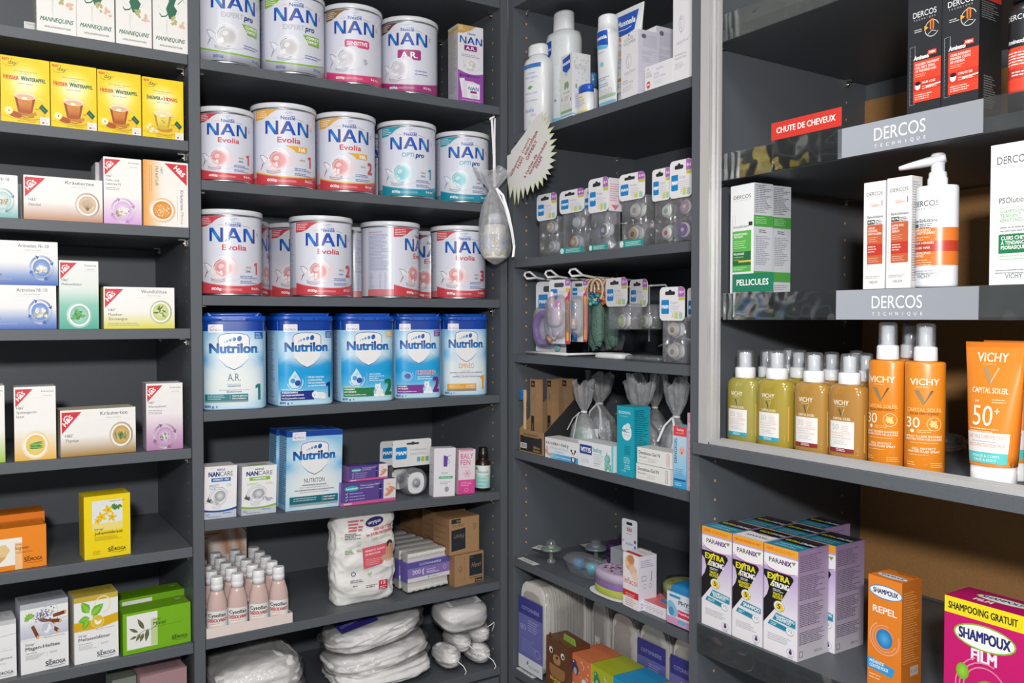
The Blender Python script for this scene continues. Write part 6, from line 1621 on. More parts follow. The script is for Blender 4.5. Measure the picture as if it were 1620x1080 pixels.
bottle('lotion_bottle', 'tall thick white bottle with a blue corner label, tallest in the top row', 'C', Z, 871, 913, 100, 18, .058, [(0, .9), (.02, 1), (.76, 1), (.815, .93), (.84, .6)], [(.842, .58), (.85, .6), (.985, .58), (1, .52)], col='#e4eaec', art=a_mus, az=(.03, .76), rot=4, flat=.72)
def a_hydra():
 a = Art(50, 110, 2); a.rect(0, 0, 50, 110, '#e6e4de'); B = '#1c56b8'; a.poly([(8, 104), (42, 108), (42, 84), (24, 78), (8, 84)], B); a.text('mustela', 9, 92, 6.5, '#fff', w=32, b=.03, rot=3); a.poly([(12, 82), (24, 76), (38, 82), (24, 72)], '#6cc0e4')
 for q in (-1, 1): a.ell(25 + q * 5, 56, 5, 7, '#7aa884', rot=q * 15)
 a.text('HYDRA BÉBÉ', 25, 42, 3, '#7a8a90', w=26, al='c'); a.bars(14, 36, 24, 1, 3, 3, '#9aa4a8'); a.leaf(4, 30, 8, 4, 80, '#5c9a6c'); a.leaf(44, 26, 8, 4, 90, '#5c9a6c')
 for k in range(3): a.ring(14 + k * 11, 20, 3, 3.6, '#a8b4b0')
 a.rect(0, 8, 50, 13, '#8cb48c'); a.rect(0, 2, 50, 5, '#7cc4e0'); return a
def s_hydra():
 a = Art(45, 110, 3); a.rect(0, 0, 45, 110, '#dedee2')
 for k in range(20): a.leaf(a.rng.uniform(4, 38), a.rng.uniform(60, 100), 4, 1.8, a.rng.uniform(0, 180), '#8cb49c')
 a.bars(6, 88, 30, 1, 3, 3, '#b4b8bc'); a.rect(8, 48, 12, 56, '#7cae7c'); a.bars(14, 50, 24, 1.2, 2, 4, '#a8b8b0'); a.rect(6, 12, 28, 40, '#cfcfe2'); a.bars(8, 36, 18, .9, 8, 3, '#8a8cb8'); a.rect(0, 2, 45, 5, '#7cc4e0'); return a
carton('lotion_carton', 'small white carton with blue logo and green leaves in the top row', 'carton', 'C', Z, 887.5, 905, 187, 91, .003, .046, a_hydra(), s_hydra(), col='#dedee0', sidex='right', yaw=-4)
bottle('lotion_bottle', 'white bottle with a blue cap behind the yellow-labelled stick', 'C', Z, 927, 944, 150, 117, .13, [(0, 1), (.7, 1), (.75, .7)], [(.76, .9), (.97, .9), (1, .8)], capcol='#4a7cae')
def a_stick(W, H):
 a = Art(W, H, 2); C = W / 2; a.rect(C - 22, 0, C + 22, H, '#e8e6d8'); a.rect(C - 14, H * .76, C + 2, H * .86, '#e6cc50'); a.bars(C - 12, H * .66, 22, 1, 5, 3, '#7a9cc0'); a.rect(C - 22, 0, C + 22, H * .07, '#e9d24a'); return a
bottle('balm_stick', 'small white balm stick with a blue cap and yellow label', 'C', Z, 917.5, 937, 155, 135.5, .004, [(0, 1), (.03, 1.02), (.70, 1.02)], [(.705, 1.02), (.93, 1.02), (1, .9)], capcol='#1f58c0', art=a_stick, az=(.02, .69), flat=.6, e=3, cat='balm stick')
def soft_tube(name, label, u, z, pxl, pxr, py, pytop, ins, cap_up, art, col='#e8eaec', cat='tube', group=None, yaw=0, capcol='#eceef0', w_cap=.62, rake=0, caph=.14, flare=1.0, mat='plastic'):
 """crimped tube standing on its cap (cap_up False) or leaning with cap on top"""
 root, w, h = frame(name, u, pxl, pxr, pytop, py, ins, yaw, z)
 hw = w / 2; D = .019; m = MB(); N = 40; secs = []
 T = 10
 for k in range(T + 1):
  t = k / T; ww = hw * (w_cap * 1.02 + (flare - w_cap * 1.02) * t ** .85); dd = D * (1 - t ** 1.6) + .0012
  if cap_up: secs.append((h * (1 - caph) - t * h * (1 - caph), ww, max(dd, .0016)))
  else: secs.append((caph * h + t * h * (1 - caph), ww, max(dd, .0016)))
 M = Matrix.Translation((hw, D, 0)) @ Matrix.Shear('XZ', 4, (rake, 0)) if rake else Matrix.Translation((hw, D, 0))
 if cap_up: secs = secs[::-1]
 m.loft(secs, N, 2.4, col, mat, M=M)
 if art:
  def fn(x, y, l):
   z0 = caph * h if not cap_up else 0; zz = z0 + y * h * (1 - caph); t = y if not cap_up else 1 - y
   t = min(max(t, .001), .999)
   i = min(int(t * T), T - 1); f = t * T - i
   A_ = secs[i] if not cap_up else secs[T - i]; B_ = secs[i + 1] if not cap_up else secs[T - i - 1]
   ww = A_[1] + (B_[1] - A_[1]) * f; dd = A_[2] + (B_[2] - A_[2]) * f; X = (x * 2 - 1) * .985
   return M @ Vector((X * ww, -dd * (1 - abs(X) ** 2.4) ** (1 / 2.4) - l - .0006, zz))
  m.art(art, fn, cuts=22, mat=mat)
 m.build('tube_body', root)
 m = MB(); cw = hw * w_cap
 cs = [(h * (1 - caph) + .0004, cw, D), (h - .002, cw * .97, D * .97), (h, cw * .9, D * .9)] if cap_up else [(0, cw * .96, D * .97), (.002, cw, D), (caph * h - .0004, cw, D)]
 m.loft(cs, 32, 2.4, capcol, 'plastic', M=Matrix.Translation((hw, D, 0))); m.build('tube_cap', root)
 return tag(root, label, cat, group)
def a_t1():
 a = Art(46, 150, 2); a.rect(0, 0, 46, 150, '#e4eaec'); a.poly([(5, 148), (41, 148), (41, 118), (5, 124)], '#1c56b8'); a.text('mustela', 7, 132, 7, '#fff', w=32, b=.03); a.poly([(5, 123), (41, 117), (38, 112), (10, 115)], '#5cbce4'); a.bars(12, 106, 20, 1.2, 1, 3, '#8aa4c0'); a.blob(22, 84, 5, '#8cc8e4')
 a.bars(8, 58, 30, 1.2, 2, 4, '#8aa4c0'); a.bars(8, 46, 30, 1.2, 2, 4, '#8aa4c0'); [a.ring(12 + k * 12, 32, 3.6, 4.2, '#b4aab8') for k in range(3)]; a.rect(0, 20, 46, 26, '#a8c8a8'); a.rect(0, 8, 46, 13, '#7cc4e0'); return a
soft_tube('lotion_tube', 'white tube with a round cap on top and blue logo', 'C', Z, 936.7, 964.5, 171, 30.5, .006, True, a_t1(), w_cap=.74, caph=.17)
def a_t2():
 a = Art(70, 130, 3); a.rect(0, 0, 70, 130, '#e6e8ea'); a.poly([(12, 122), (62, 122), (60, 92), (36, 86), (12, 92)], '#1c56b8'); a.text('Mustela', 15, 104, 9, '#fff', w=44, b=.03); a.line([(22, 98), (40, 97), (52, 99)], 1, '#fff'); a.poly([(16, 90), (36, 84), (58, 90), (50, 80), (24, 80)], '#efa04c')
 a.bars(26, 74, 24, 1.2, 1, 3, '#a89888'); a.blob(30, 62, 5, '#f2c088'); a.text('LAIT NOURRISSANT', 12, 50, 3.2, '#8a98a8', w=38); a.text('AU COLD CREAM', 12, 45, 3.2, '#8a98a8', w=34); a.text('NOURISHING LOTION', 12, 37, 3.2, '#8a98a8', w=40); a.leaf(30, 27, 6, 3, 60, '#8cb48c'); a.rect(8, 17, 60, 22, '#c88a58'); a.bars(14, 12, 36, 1.4, 2, 4, '#a8b0b8'); return a
soft_tube('lotion_tube', 'white tube standing on its cap, flared slanted top with orange mark', 'C', Z, 956, 1008, 163, 24, .05, False, a_t2(), w_cap=.36, caph=.16, flare=1.0, rake=.10)
def a_lw(big=False):
 a = Art(56, 130, 2) if not big else Art(60, 180, 3); W, H = a.W, a.H; G = '#8c8e98'; a.rect(0, 0, W, H, '#e8e6ea'); y = H * .86
 a.rect(W * .42, y + 12, W * .5, y + 16, '#c8424c'); a.text('LOUIS', W * .2, y + 3, 6, G, w=W * .5, rot=4); a.text('WIDMER', W * .14, y - 6, 7, G, w=W * .72, rot=3)
 a.ring(W * .45, H * .56, 8, 8.8, '#a8aac0', 0, 360, ry=1.7); a.ring(W * .42, H * .57, 5, 5.6, '#a8aac0', 30, 300, ry=1.6); a.line([(W * .4, H * .64), (W * .46, H * .5), (W * .4, H * .46)], .8, '#a8aac0')
 a.text('BabyPure', W * .2, H * .36, 5.4, '#a4a6c4', w=W * .62, it=.4, rot=5); a.line([(2, H * .3), (W * .6, H * .36), (W - 2, H * .42)], .35, '#b4b6c4'); a.text('CRÈME' if not big else 'SHAMPOO &', W * .1, H * .25, 3.4, G, w=W * (.3 if not big else .6)); a.text('PROTECTRICE' if not big else 'WASLOTION', W * .1, H * .215, 3.4, G, w=W * .6); a.bars(W * .1, H * .17, W * .6, .9, 4, 3, '#b0b2bc'); return a
def s_lw():
 a = Art(46, 130, 5); a.rect(0, 0, 46, 130, '#cfccda'); a.ell(12, 118, 5, 4.6, '#6a6c78'); a.rect(10, 96, 40, 122, '#c4c2d2'); a.ell(12, 118, 5, 4.6, '#6a6c78'); a.bars(8, 88, 30, .8, 3, 3, '#9a9cae'); a.bars(8, 76, 24, .8, 4, 3, '#9a9cae'); a.line([(0, 44), (20, 50), (46, 40)], .4, '#a4a6b8'); return a
carton('lotion_carton', 'white upright carton with a line-drawn baby, left one of the pair', 'carton', 'C', Z, 982.5, 1009.3, 150, 58.5, .004, .052, a_lw(), s_lw(), col='#dcdae2', sidex='right', yaw=-3, group='white line-drawing cartons')
carton('lotion_carton', 'white upright carton with a line-drawn baby, right one of the pair', 'carton', 'C', Z, 1013, 1038, 150, 52.5, .052, .050, a_lw(), s_lw(), col='#dcdae2', sidex='right', yaw=-3, group='white line-drawing cartons')
def a_long():
 a = Art(130, 60, 2); a.rect(0, 0, 130, 60, '#e8e6ea'); a.text('LOUIS', 6, 40, 6, '#8c8e98', w=22); a.text('WIDMER', 4, 31, 7, '#8c8e98', w=30); a.rect(14, 50, 18, 54, '#c8424c'); a.text('BabyPure', 56, 44, 6, '#a4a6c4', w=34, it=.4); a.text('CRÈME', 44, 32, 5, '#9a9cae', w=24); a.text('POUR LE CHANGE', 44, 24, 5, '#9a9cae', w=54); a.bars(44, 17, 50, 1, 3, 4, '#b8bac6'); a.ell(18, 13, 9, 9, '#e0442c'); a.text('NEW', 18, 11, 5, '#fff', w=13, al='c', b=.03); return a
carton('lotion_carton', 'white carton lying on its side with a red round sticker', 'carton', 'C', Z, 1020, 1063.5, 135, 108, .002, .04, a_long(), None, col='#e4e2e6', sidex='right', h=.044)
carton('lotion_carton', 'tall white carton with a line-drawn baby at the right end', 'carton', 'C', Z, 1064.5, 1094.2, 120, 0, .003, .05, a_lw(True), s_lw(), col='#e4e2e6', sidex='right', h=.175)

# ---- pacifier packs
def disc_y(m, c, r, y0, t, col, mat='plastic', e=2, rx=1.0, n=24, prof=None, M=None):
 MM = (M or Matrix()) @ Matrix.Translation((c[0], y0, c[1])) @ Matrix.Rotation(PI / 2, 4, 'X')
 m.loft(prof and [(z * t, r * k * rx, r * k) for z, k in prof] or [(0, r * rx, r), (t * .7, r * rx, r), (t, r * rx * .85, r * .85)], n, e, col, mat, M=MM)
def pacifier(root, x, z, r, y, col, knob, tilt=0, mark=None):
 m = MB(); M = Matrix.Translation((x, y, z)) @ Matrix.Rotation(math.radians(tilt), 4, 'Z');
 for s in (-1, 1):                      # butterfly shield with wings
  m.tube([(s * r * (.35 + .62 * (1 + math.cos(q * PI / 6)) / 2 * 1.0) - 0, .004, r * .55 * math.sin(q * PI / 6)) if 0 else (s * (r * .62 + r * .34 * math.cos(q * PI / 5)), .004, r * .5 * math.sin(q * PI / 5)) for q in range(10)], r * .12, 8, col, 'plastic', closed=True)
 for v in m.bm.verts: v.co = M @ v.co
 disc_y(m, (0, 0), r * .80, .006, .004, col, M=M); disc_y(m, (0, 0), r * .64, .001, .006, '#efece8', M=M); disc_y(m, (0, 0), r * .52, -.005, .0022, knob, M=M)
 disc_y(m, (0, 0), r * .3, .012, -.012, '#e6e2da', M=M, prof=[(0, .5), (-.6, .8), (-1.2, .9), (-1.7, .5)])
 if mark: disc_y(m, (r * .08, -r * .05), r * .24, -.0075, .001, mark, M=M)
 m.build('pacifier', root)
def a_mam(t, w, h, age='0-6', teal=True):
 a = Art(w, h, len(t) + int(w)); a.rrect(w * .22, h * .76, w * .62, h * .87, h * .05, '#2a2c30'); a.ell(w * .42, h * .86, w * .07, h * .06, '#2a2c30')
 a.poly([(w * .74, h), (w * .93, h * .985), (w * .985, h * .92), (w, h * .7), (w * .74, h * .7)], '#b26ab8'); a.text(age, w * .87, h * .8, h * .08, '#fff', w=w * .17, al='c', b=.02); a.rect(w * .76, h * .6, w, h * .69, '#c2cc3c')
 a.rrect(w * .07, h * .2, w * .38, h * .62, w * .04, '#1c86cc'); a.text('MAM', w * .225, h * .36, h * .1, '#fff', w=w * .25, al='c', b=.05)
 a.text(t, w * .44, h * .5, h * .075, '#b0a4b8', w=w * .28); a.bars(w * .44, h * .42, w * .44, h * .016, 4, h * .055, '#c8c4cc')
 for k, c in enumerate(('#ccd46c', '#a8cfb8')): a.rrect(w * (.60 + k * .18), h * .06, w * (.74 + k * .18), h * .24, w * .02, c)
 a.bars(w * .5, h * .2, w * .08, h * .02, 3, h * .05, '#e0a4ac'); return a
def mam(label, pxl, pxr, pyt, pyb, ins, text, pacs, yaw=0, split=.40, case=(0, 1), depth=.036, u='C', z=None, teal=False, side=False, group='pacifier packs on hang cards', age='0-6', name='pacifier_pack', pitch=0, wing=None, knobr=1.0):
 root, w, h = frame(name, u, pxl, pxr, pyt, pyb, ins, yaw, z, pitch)
 zc = h * (1 - split)
 m = MB(); m.prism([(x, zc + y) for x, y in rcard(w, h * split, w * .14)], 0, .0008, '#eceaec'); m.front(a_mam(text, 60, 60 * h * split / w, age), w, h * split, z0=zc)
 if side: m.box(w, w + .0008, .001, .035, zc, h * .98, '#e8dfe4'); a = Art(30, 40, 2); a.rect(0, 0, 30, 40, '#e9e2e8'); a.bars(3, 34, 22, 1, 8, 3, '#dc8ca4'); a.poly([(5, 8), (24, 8), (15, 1)], '#dc7c94'); m.rightside(a, .034, h * split * .9, x=w + .0008, y0=.001, z0=zc)
 m.build('hang_card', root)
 m = MB(); zt_ = zc + h * .05
 x0, x1 = case[0] * w, case[1] * w
 M = Matrix.Translation(((x0 + x1) / 2, .002 + depth / 2, 0)); hw = (x1 - x0) / 2 - .001
 m.loft([(.0008, hw * .94, depth / 2 * .9), (.003, hw, depth / 2), (zt_ - .003, hw, depth / 2), (zt_, hw * .95, depth / 2 * .9)], 32, 6, '#fff', 'blister', M=M)
 m.box(x0 + .002, x1 - .002, .003, depth, zt_ * .50, zt_ * .512, '#fff', 'clear') if len(pacs) > 1 else None
 m.build('clear_case', root)
 if teal:
  m = MB(); a = Art(60, 10, 2); a.rect(0, 0, 60, 10, '#2f9c98'); a.ell(6, 5, 4.8, 4.6, '#e4f0ee'); a.bars(16, 6.4, 38, 1, 3, 2.2, '#cfe8e4'); m.box(x0 + .001, x1 - .004, .0005, .0014, .001, zt_ * .15, '#2f9c98'); m.front(a, x1 - x0 - .005, zt_ * .15 - .001, y=.0005, x0=x0 + .001, z0=.001); m.build('teal_band', root)
 for (fx, fz, r, c, k, mk) in pacs: pacifier(root, fx * w, fz * zt_, r * 1.12 * knobr, depth * .45, c, k, mark=mk)
 return tag(root, label, 'pacifier pack', group)
Z = ZC[2]
def knobs(*a): return a
mam('narrow clear pacifier pack on a white card, leftmost on its shelf', 849, 880.4, 310, 404, .016, 'Start', [(.45, .76, .016, '#d8dde0', '#d9b888', None), (.55, .26, .016, '#b8c0cc', '#9aa6b8', None)], split=.42, z=Z, age='0-2')
mam('clear pacifier pack with an orange knob at the lower left', 885, 924, 304.5, 404, .012, 'Perfect', [(.5, .72, .017, '#d2d8da', '#c4dbe4', None), (.42, .28, .018, '#d2d8da', '#e0a04c', '#e8e4d8')], split=.36, z=Z, teal=True)
mam('clear pacifier pack half hidden behind the grey-blue pacifier pack', 923.5, 950, 299, 396, .060, 'Air', [(.5, .5, .016, '#d2d8da', '#9cb4d0', None)], z=Z)
mam('clear pacifier pack with a grey-blue knob and a cord picture', 930.8, 962, 285.5, 397, .008, 'Perfect', [(.55, .50, .019, '#c4c9d2', '#6a7486', '#d8dce4')], z=Z, teal=True, side=True, split=.47, age='6+')
mam('large clear pacifier pack with tan knob and dark paw mark', 979, 1020, 278.5, 392, .012, 'Perfect', [(.45, .74, .019, '#d6d8d4', '#dcd6cc', '#9a9084'), (.38, .28, .019, '#d6d8d4', '#c9a468', '#4a4034')], z=Z, teal=True, split=.36, age='6-16')
mam('clear pacifier pack with pale green and red-flecked knobs', 1031.5, 1060, 270, 386.5, .022, 'Original', [(.55, .72, .017, '#cfe0c4', '#e4eee0', '#8cbc9c'), (.55, .26, .017, '#d8dcdc', '#ece6e0', '#d8584c')], z=Z, split=.42)
mam('clear pacifier pack with purple and lilac pacifiers, rightmost', 1059.6, 1094.3, 257, 381.5, .004, 'Air Night', [(.5, .74, .018, '#c8a4c0', '#c090b0', None), (.42, .26, .019, '#8a5aae', '#7a48a4', None)], z=Z, split=.46)
o = COL.objects[-1]

# ---- wire rack with hanging toys
Z = ZC[3]
root = empty('wire_display_rack'); P0 = hit(832, 560, 'C', .01); put(root, P0, -PI / 2, Z + .0036)
m = MB(); Wc = '#dededc'; r_ = .0022
RW, RD, RH = .34, .16, .150
m.tube([(0, 0, r_), (.155, 0, r_), (.155, RD, r_)], .0028, 8, Wc); m.tube([(0, 0, r_), (.0, .005, r_)], .0028, 8, Wc)
m.tube([(.0, .002, r_), (.155, .002, r_)], .0036, 8, Wc); m.build('base_frame', root)
m = MB()
m.tube([(.03, RD, r_), (.03, RD, RH - .01), (.06, RD, RH), (.29, RD, RH), (.30, RD, RH - .01), (.30, RD, .03), (.27, RD, .02)], r_, 8, Wc)
m.tube([(.03, RD, RH * .55), (.30, RD, RH * .55)], r_, 8, Wc); m.tube([(.24, RD, .03), (.24, RD, RH), (.25, RD - .004, RH)], r_, 8, Wc); m.build('back_frame', root)
HK = [(831, 439, .035), (864, 437, .058), (902, 435, .078)]
for (px, py, d) in HK:
 p = hit(px, py, 'C', .012); q = Vector((P0.y - p.y, p.x - P0.x, p.z - Z)); m = MB()
 m.tube([(q.x + .002, q.y, q.z + .008), (q.x + .013, q.y + .004, q.z + .009), (q.x + .018, q.y + .02, q.z - .004), (q.x + .02, q.y + .05, q.z - .008), (q.x + .03, RD, q.z - .012)], .0026, 8, Wc)
 m.tube([(q.x + .002, q.y, q.z + .008), (q.x - .001, q.y - .002, q.z + .002), (q.x + .003, q.y + .002, q.z - .006), (q.x + .018, q.y + .02, q.z - .004)], .0026, 8, Wc); m.build('hook', root)
tag(root, 'white wire display rack with looped hooks holding baby toys', 'rack')
def blister(label, pxl, pxr, pyt, pyb, ins, draw, col='#e6e4ea', yaw=0, shell=None, group=None, name='toy_pack', cat='toy pack', age='0+', edge=None):
 root, w, h = frame(name, 'C', pxl, pxr, pyt, pyb, ins, yaw)
 m = MB(); m.prism(rcard(w, h, w * .1), .001, .002, col); a = Art(60, 60 * h / w, 2); H = a.H
 a.rrect(15, H - 14, 42, H - 6, 3, '#4a4c52'); a.rect(46, H - 12, 60, H, '#b26ab8'); a.text(age, 53, H - 8, 5, '#fff', al='c', w=7); a.rrect(5, H - 36, 24, H - 17, 2, '#2a86c8'); a.text('MAM', 14.5, H - 29, 4.4, '#fff', w=15, al='c', b=.04); a.bars(28, H - 22, 20, .9, 3, 3, '#b8aec0')
 if edge: a.poly([(46, 0), (60, 0), (60, H - 14), (52, H - 30), (46, H - 34)], '#d83c6c'); a.poly([(50, 6), (56, 6), (56, H - 44), (59, H - 44), (53, H - 36), (47, H - 44), (50, H - 44)], '#ecc43c'); a.ell(52, H - 20, 5, 5, '#ecc840')
 m.front(a, w, h, y=.001); m.build('backing_card', root)
 draw(root, w, h)
 m = MB(); sx, sz, sw, sh, sd = shell or (.5, .42, .42, .34, .03)
 soft(m, (sx * w, .0, sz * h), (sw * w, sd, sh * h), seed=7, amp=.02, e=3, mat='blister', crease=.0); m.build('clear_shell', root)
 return tag(root, label, cat, group or 'hanging toy packs')
def d_ring(root, w, h):
 m = MB(); c = (.36 * w, .36 * h); m.tube([(c[0] + .027 * math.cos(q) * 1.0, -.008, c[1] + .034 * math.sin(q)) for q in [k * PI / 12 for k in range(24)]], .0082, 10, '#9a68c4', closed=True); m.build('teething_ring', root)['label'] = 'purple teething ring'
 m = MB(); disc_y(m, (.78 * w, .1 * h), .008, -.003, .004, '#8cc4c4'); m.build('knob', root)
blister('large white card pack with a purple teething ring, lowest hanging', 847.5, 895, 446, 560, .040, d_ring, yaw=6, shell=(.4, .38, .42, .3, .02))
def d_rabbit(root, w, h):
 m = MB(); soft(m, (.5 * w, -.012, .42 * h), (.30 * w, .010, .15 * h), seed=4, amp=.02, col='#d9c8d8', mat='plastic', crease=.02); soft(m, (.28 * w, -.010, .66 * h), (.12 * w, .006, .16 * h), seed=5, col='#e2d4de', mat='plastic', crease=.02)
 m.tube([(.3 * w, -.012, .25 * h), (.3 * w, -.012, .12 * h), (.5 * w, -.012, .08 * h), (.7 * w, -.012, .2 * h)], .004, 8, '#dccfe0'); m.build('soother', root)
 m = MB(); soft(m, (.16 * w, -.010, .08 * h), (.05, .005, .02), seed=6, col='#b8946c', mat='plastic', crease=.02) if 0 else m.tube([(.1 * w, -.01, .12 * h), (.32 * w, -.012, .04 * h)], .005, 8, '#b8946c'); m.build('wooden_clip', root)
 m = MB(); disc_y(m, (.62 * w, .62 * h), .009, -.010, .004, '#d88cc8'); m.build('knob', root)
blister('blister pack with a pale pink soother and a pink and yellow edge', 868, 901.5, 443, 543, .012, d_rabbit, yaw=4, edge=True)
def d_blue(root, w, h):
 m = MB(); soft(m, (.4 * w, -.010, .30 * h), (.16 * w, .008, .10 * h), seed=8, col='#c9b8b4', mat='plastic', crease=.02); m.tube([(.2 * w, -.01, .04 * h), (.3 * w, -.012, .16 * h), (.55 * w, -.012, .12 * h), (.5 * w, -.01, .03 * h)], .005, 8, '#1f6aa8'); m.build('soother', root); m = MB(); disc_y(m, (.3 * w, .60 * h), .010, -.010, .004, '#4a88b0'); m.build('knob', root)
blister('blister pack with a blue clip and a pink and yellow edge', 903, 928, 445, 540, .040, d_blue, yaw=4, edge=True, age='6+')
# plush cloths with wooden rings
def plush(label, px, pyt, pyb, ins, w_px, beads, seed):
 root, w, h = frame('plush_teether', 'C', px - w_px / 2, px + w_px / 2, pyt, pyb, ins)
 m = MB(); soft(m, (w * .30, .012, h * .30), (w * .36, .012, h * .34), seed=seed, amp=.06, col='#5f7a70', mat='fleece', fold=5, tilt=0); soft(m, (w * .72, .006, h * .33), (w * .32, .011, h * .33), seed=seed + 2, amp=.06, col='#688478', mat='fleece', fold=5); m.build('fleece_cloth', root)
 m = MB()
 for k in range(3): cx = w * (.2 + .3 * k); m.tube([(cx + .016 * math.cos(q) * .5, .010 * math.cos(q), h * .80 + .024 * math.sin(q)) for q in [j * PI / 8 for j in range(16)]], .0038, 8, '#c2a182', 'plastic', closed=True)
 m.build('wooden_rings', root)
 m = MB(); rg = random.Random(seed)
 for k in range(26): p = (w * rg.uniform(.02, .98), -.006 + rg.uniform(-.006, .006), h * rg.uniform(.60, .78)); m.lathe([(.0005, -.0045), (.004, -.003), (.005, 0), (.004, .003), (.0005, .0045)], 10, rg.choice(beads), 'plastic', c=p)
 m.build('beads', root); return tag(root, label, 'plush toy', 'green plush teethers')
plush('sage green plush teether with blue beads hanging from the rack', 938, 437, 548, .066, 22, ['#1f7a9c', '#3aa8a8', '#2c4c84', '#58b48c'], 3)
plush('sage green plush teether with orange beads hanging from the rack', 962, 437, 548, .085, 22, ['#c8702c', '#d88838', '#b85c20'], 8)
mam('tilted pacifier pack with a lime clip hanging from the wire rack', 958, 992, 441, 521, .020, 'Clip', [(.5, .35, .019, '#dfe3dc', '#b8cf6c', None)], split=.55, name='pacifier_pack', pitch=.0, yaw=-14, age='2+')
mam('second hanging pacifier pack with a green clip, farther back', 996, 1024, 443, 521, .066, 'Clip', [(.5, .35, .017, '#dfe3dc', '#5cae4c', None)], split=.55, yaw=-14, age='4+')
mam('standing clear pacifier pack beside the wire rack, two brown-marked knobs', 1043.5, 1083, 455, 574, .010, 'Original', [(.35, .73, .019, '#d9dbdb', '#ece4d8', '#a88a58'), (.35, .26, .019, '#d9dbdb', '#ece4d8', '#a88a58')], z=Z, split=.44, age='16+')
mam('clear pacifier pack behind the standing one at the right edge', 1087, 1116, 456, 574, .052, 'Original', [(.35, .73, .018, '#d9dbdb', '#ece4d8', None)], z=Z, split=.44)
def flatpack(name, label, cat, pxl, pxr, py, ins, d, h, col, mat, yaw=0, z=None, e=4, group=None):
 L, a, w = seat('C', pxl, pxr, py, ins, yaw); m = MB(); M = Matrix.Translation((w / 2, d / 2, 0))
 m.loft([(0, w / 2 * .98, d / 2 * .98), (h * .3, w / 2, d / 2), (h * .8, w / 2 * .96, d / 2 * .95), (h, w / 2 * .8, d / 2 * .8)], 36, e, col, mat, M=M); o = m.build(name); put(o, L, a, (z if z is not None else Z) + .0006); return tag(o, label, cat, group)
flatpack('lying_card', 'white folded card lying on the shelf under the rack', 'card', 936, 980, 563, .035, .045, .011, '#e2e2e2', 'card')
flatpack('plastic_cover', 'clear pale blue plastic cover lying on the shelf beside the rack', 'plastic cover', 982, 1040, 567, .03, .05, .010, '#dfe8f0', 'cap_clear')
root, w, h = frame('pear_blister', 'C', 936, 980, 500, 555, .12)
m = MB(); m.prism([(w * .1, 0), (w * .9, h * .05), (w, h * .4), (w * .7, h), (w * .3, h), (0, h * .4)], 0, .016, '#e8dce4', 'blister'); m.build('clear_shell', root); tag(root, 'clear pinkish blister shell hanging at the back of the rack', 'toy pack')

# ---- fourth shelf: toothbrushes, toothpaste, gauze bags
Z = ZC[4]
root, w, h = frame('toothbrush_display', 'C', 822, 861, 676, 717, .004, 0, Z)
TD = .125; TH = h + .0; BH = z_at(905, 610, hit(905, 610, 'C', .13)) - Z
K_ = '#a58460'
m = MB(); t = .0014
m.box(0, w, 0, t, 0, TH * .95, K_, 'kraft'); m.box(0, w, TD - t, TD, 0, BH, K_, 'kraft'); m.box(0, w, t, TD - t, 0, t, K_, 'kraft')
m2 = [(0, 0), (TD, 0), (TD, BH), (TD - .012, BH), (0, TH * .95)]
for x0 in (0, w - t):
 A = [m.vert((x0, y, z)) for y, z in m2]; B = [m.vert((x0 + t, y, z)) for y, z in m2]; m.face(list(reversed(A)), K_, 'kraft'); m.face(B, '#2a2a2c' if x0 else K_, 'kraft')
 for i in range(5): m.face([A[i], A[(i + 1) % 5], B[(i + 1) % 5], B[i]], K_, 'kraft')
a = Art(66, 60, 2); a.rect(0, 0, 66, 60, K_); a.rect(2, 3, 60, 44, '#2c2b2c'); a.rrect(10, 42, 52, 54, 1, '#a07e58'); a.text('BROSSE À DENTS', 31, 46, 3.6, '#4a3420', w=36, al='c', b=.02); a.barcode(3, 10, 17, 14); a.text('Iilloo', 38, 14, 7, '#a8804c', w=17, b=.03); a.text('Bamboo', 38, 6, 6, '#a8804c', w=17, b=.03); m.front(a, w, TH * .95)
a = Art(90, 100, 4); a.text('à dent naturel', 12, 20, 6, '#6a5a44', w=56, it=.3); m.rightside(a, TD * .9, BH * .8, x=w + .0002, y0=0)
m.build('cardboard_tray', root); tag(root, 'brown and black cardboard display holding toothbrush cartons', 'display tray')
tw = (w - .006) / 3
def a_tb(c):
 a = Art(26, 150, 3); a.rect(0, 0, 26, 150, '#a38260'); a.rect(3, 134, 22, 147, '#332a24'); a.text('illoo', 12.5, 138, 5, '#a8804c', w=13, al='c', b=.03); a.ell(15, 112, 3.4, 8, c); a.rect(4, 8, 19, 74, '#2e2926'); a.text('Agathe', 14, 24, 6, '#a88a60', w=34, rot=90, it=.2); a.line([(23, 0), (23, 150)], .4, '#8a6238'); return a
rw = root.location.copy();
for k, (dx, dy, c) in enumerate(((.022, .012, '#b06a4c'), (.036, .048, '#6a6c78'), (.020, .080, '#6a6c78'), (.046, .084, '#8a8c94'))):
 m = MB(); hh = .165; m.box(0, .021, 0, .020, 0, hh, '#9c7c5a', 'kraft'); m.front(a_tb(c), .021, hh, mat='kraft'); o = m.build('toothbrush_carton')
 o.rotation_euler = (0, 0, -PI / 2); o.location = (rw.x + dy + .002, rw.y - dx - .002, rw.z + .0016 + .0005)
 tag(o, 'narrow brown toothbrush carton in the cardboard display, %s' % ['frontmost', 'second from the front', 'rear left', 'rear right'][k], 'toothbrush carton', 'toothbrush cartons')
root = empty('bamboo_toothbrush'); root.location = (rw.x + .0068, rw.y - .0120, rw.z + .004); root.rotation_euler = (0, 0, -PI / 2 + .5)
m = MB(); m.loft([(0, .004, .0022), (.03, .0048, .0024), (.07, .0038, .0022), (.10, .0032, .002), (.118, .0048, .0022), (.138, .0042, .002)], 14, 2.4, '#c4a47c', 'kraft'); m.build('brush_handle', root)
m = MB(); rg = random.Random(2)
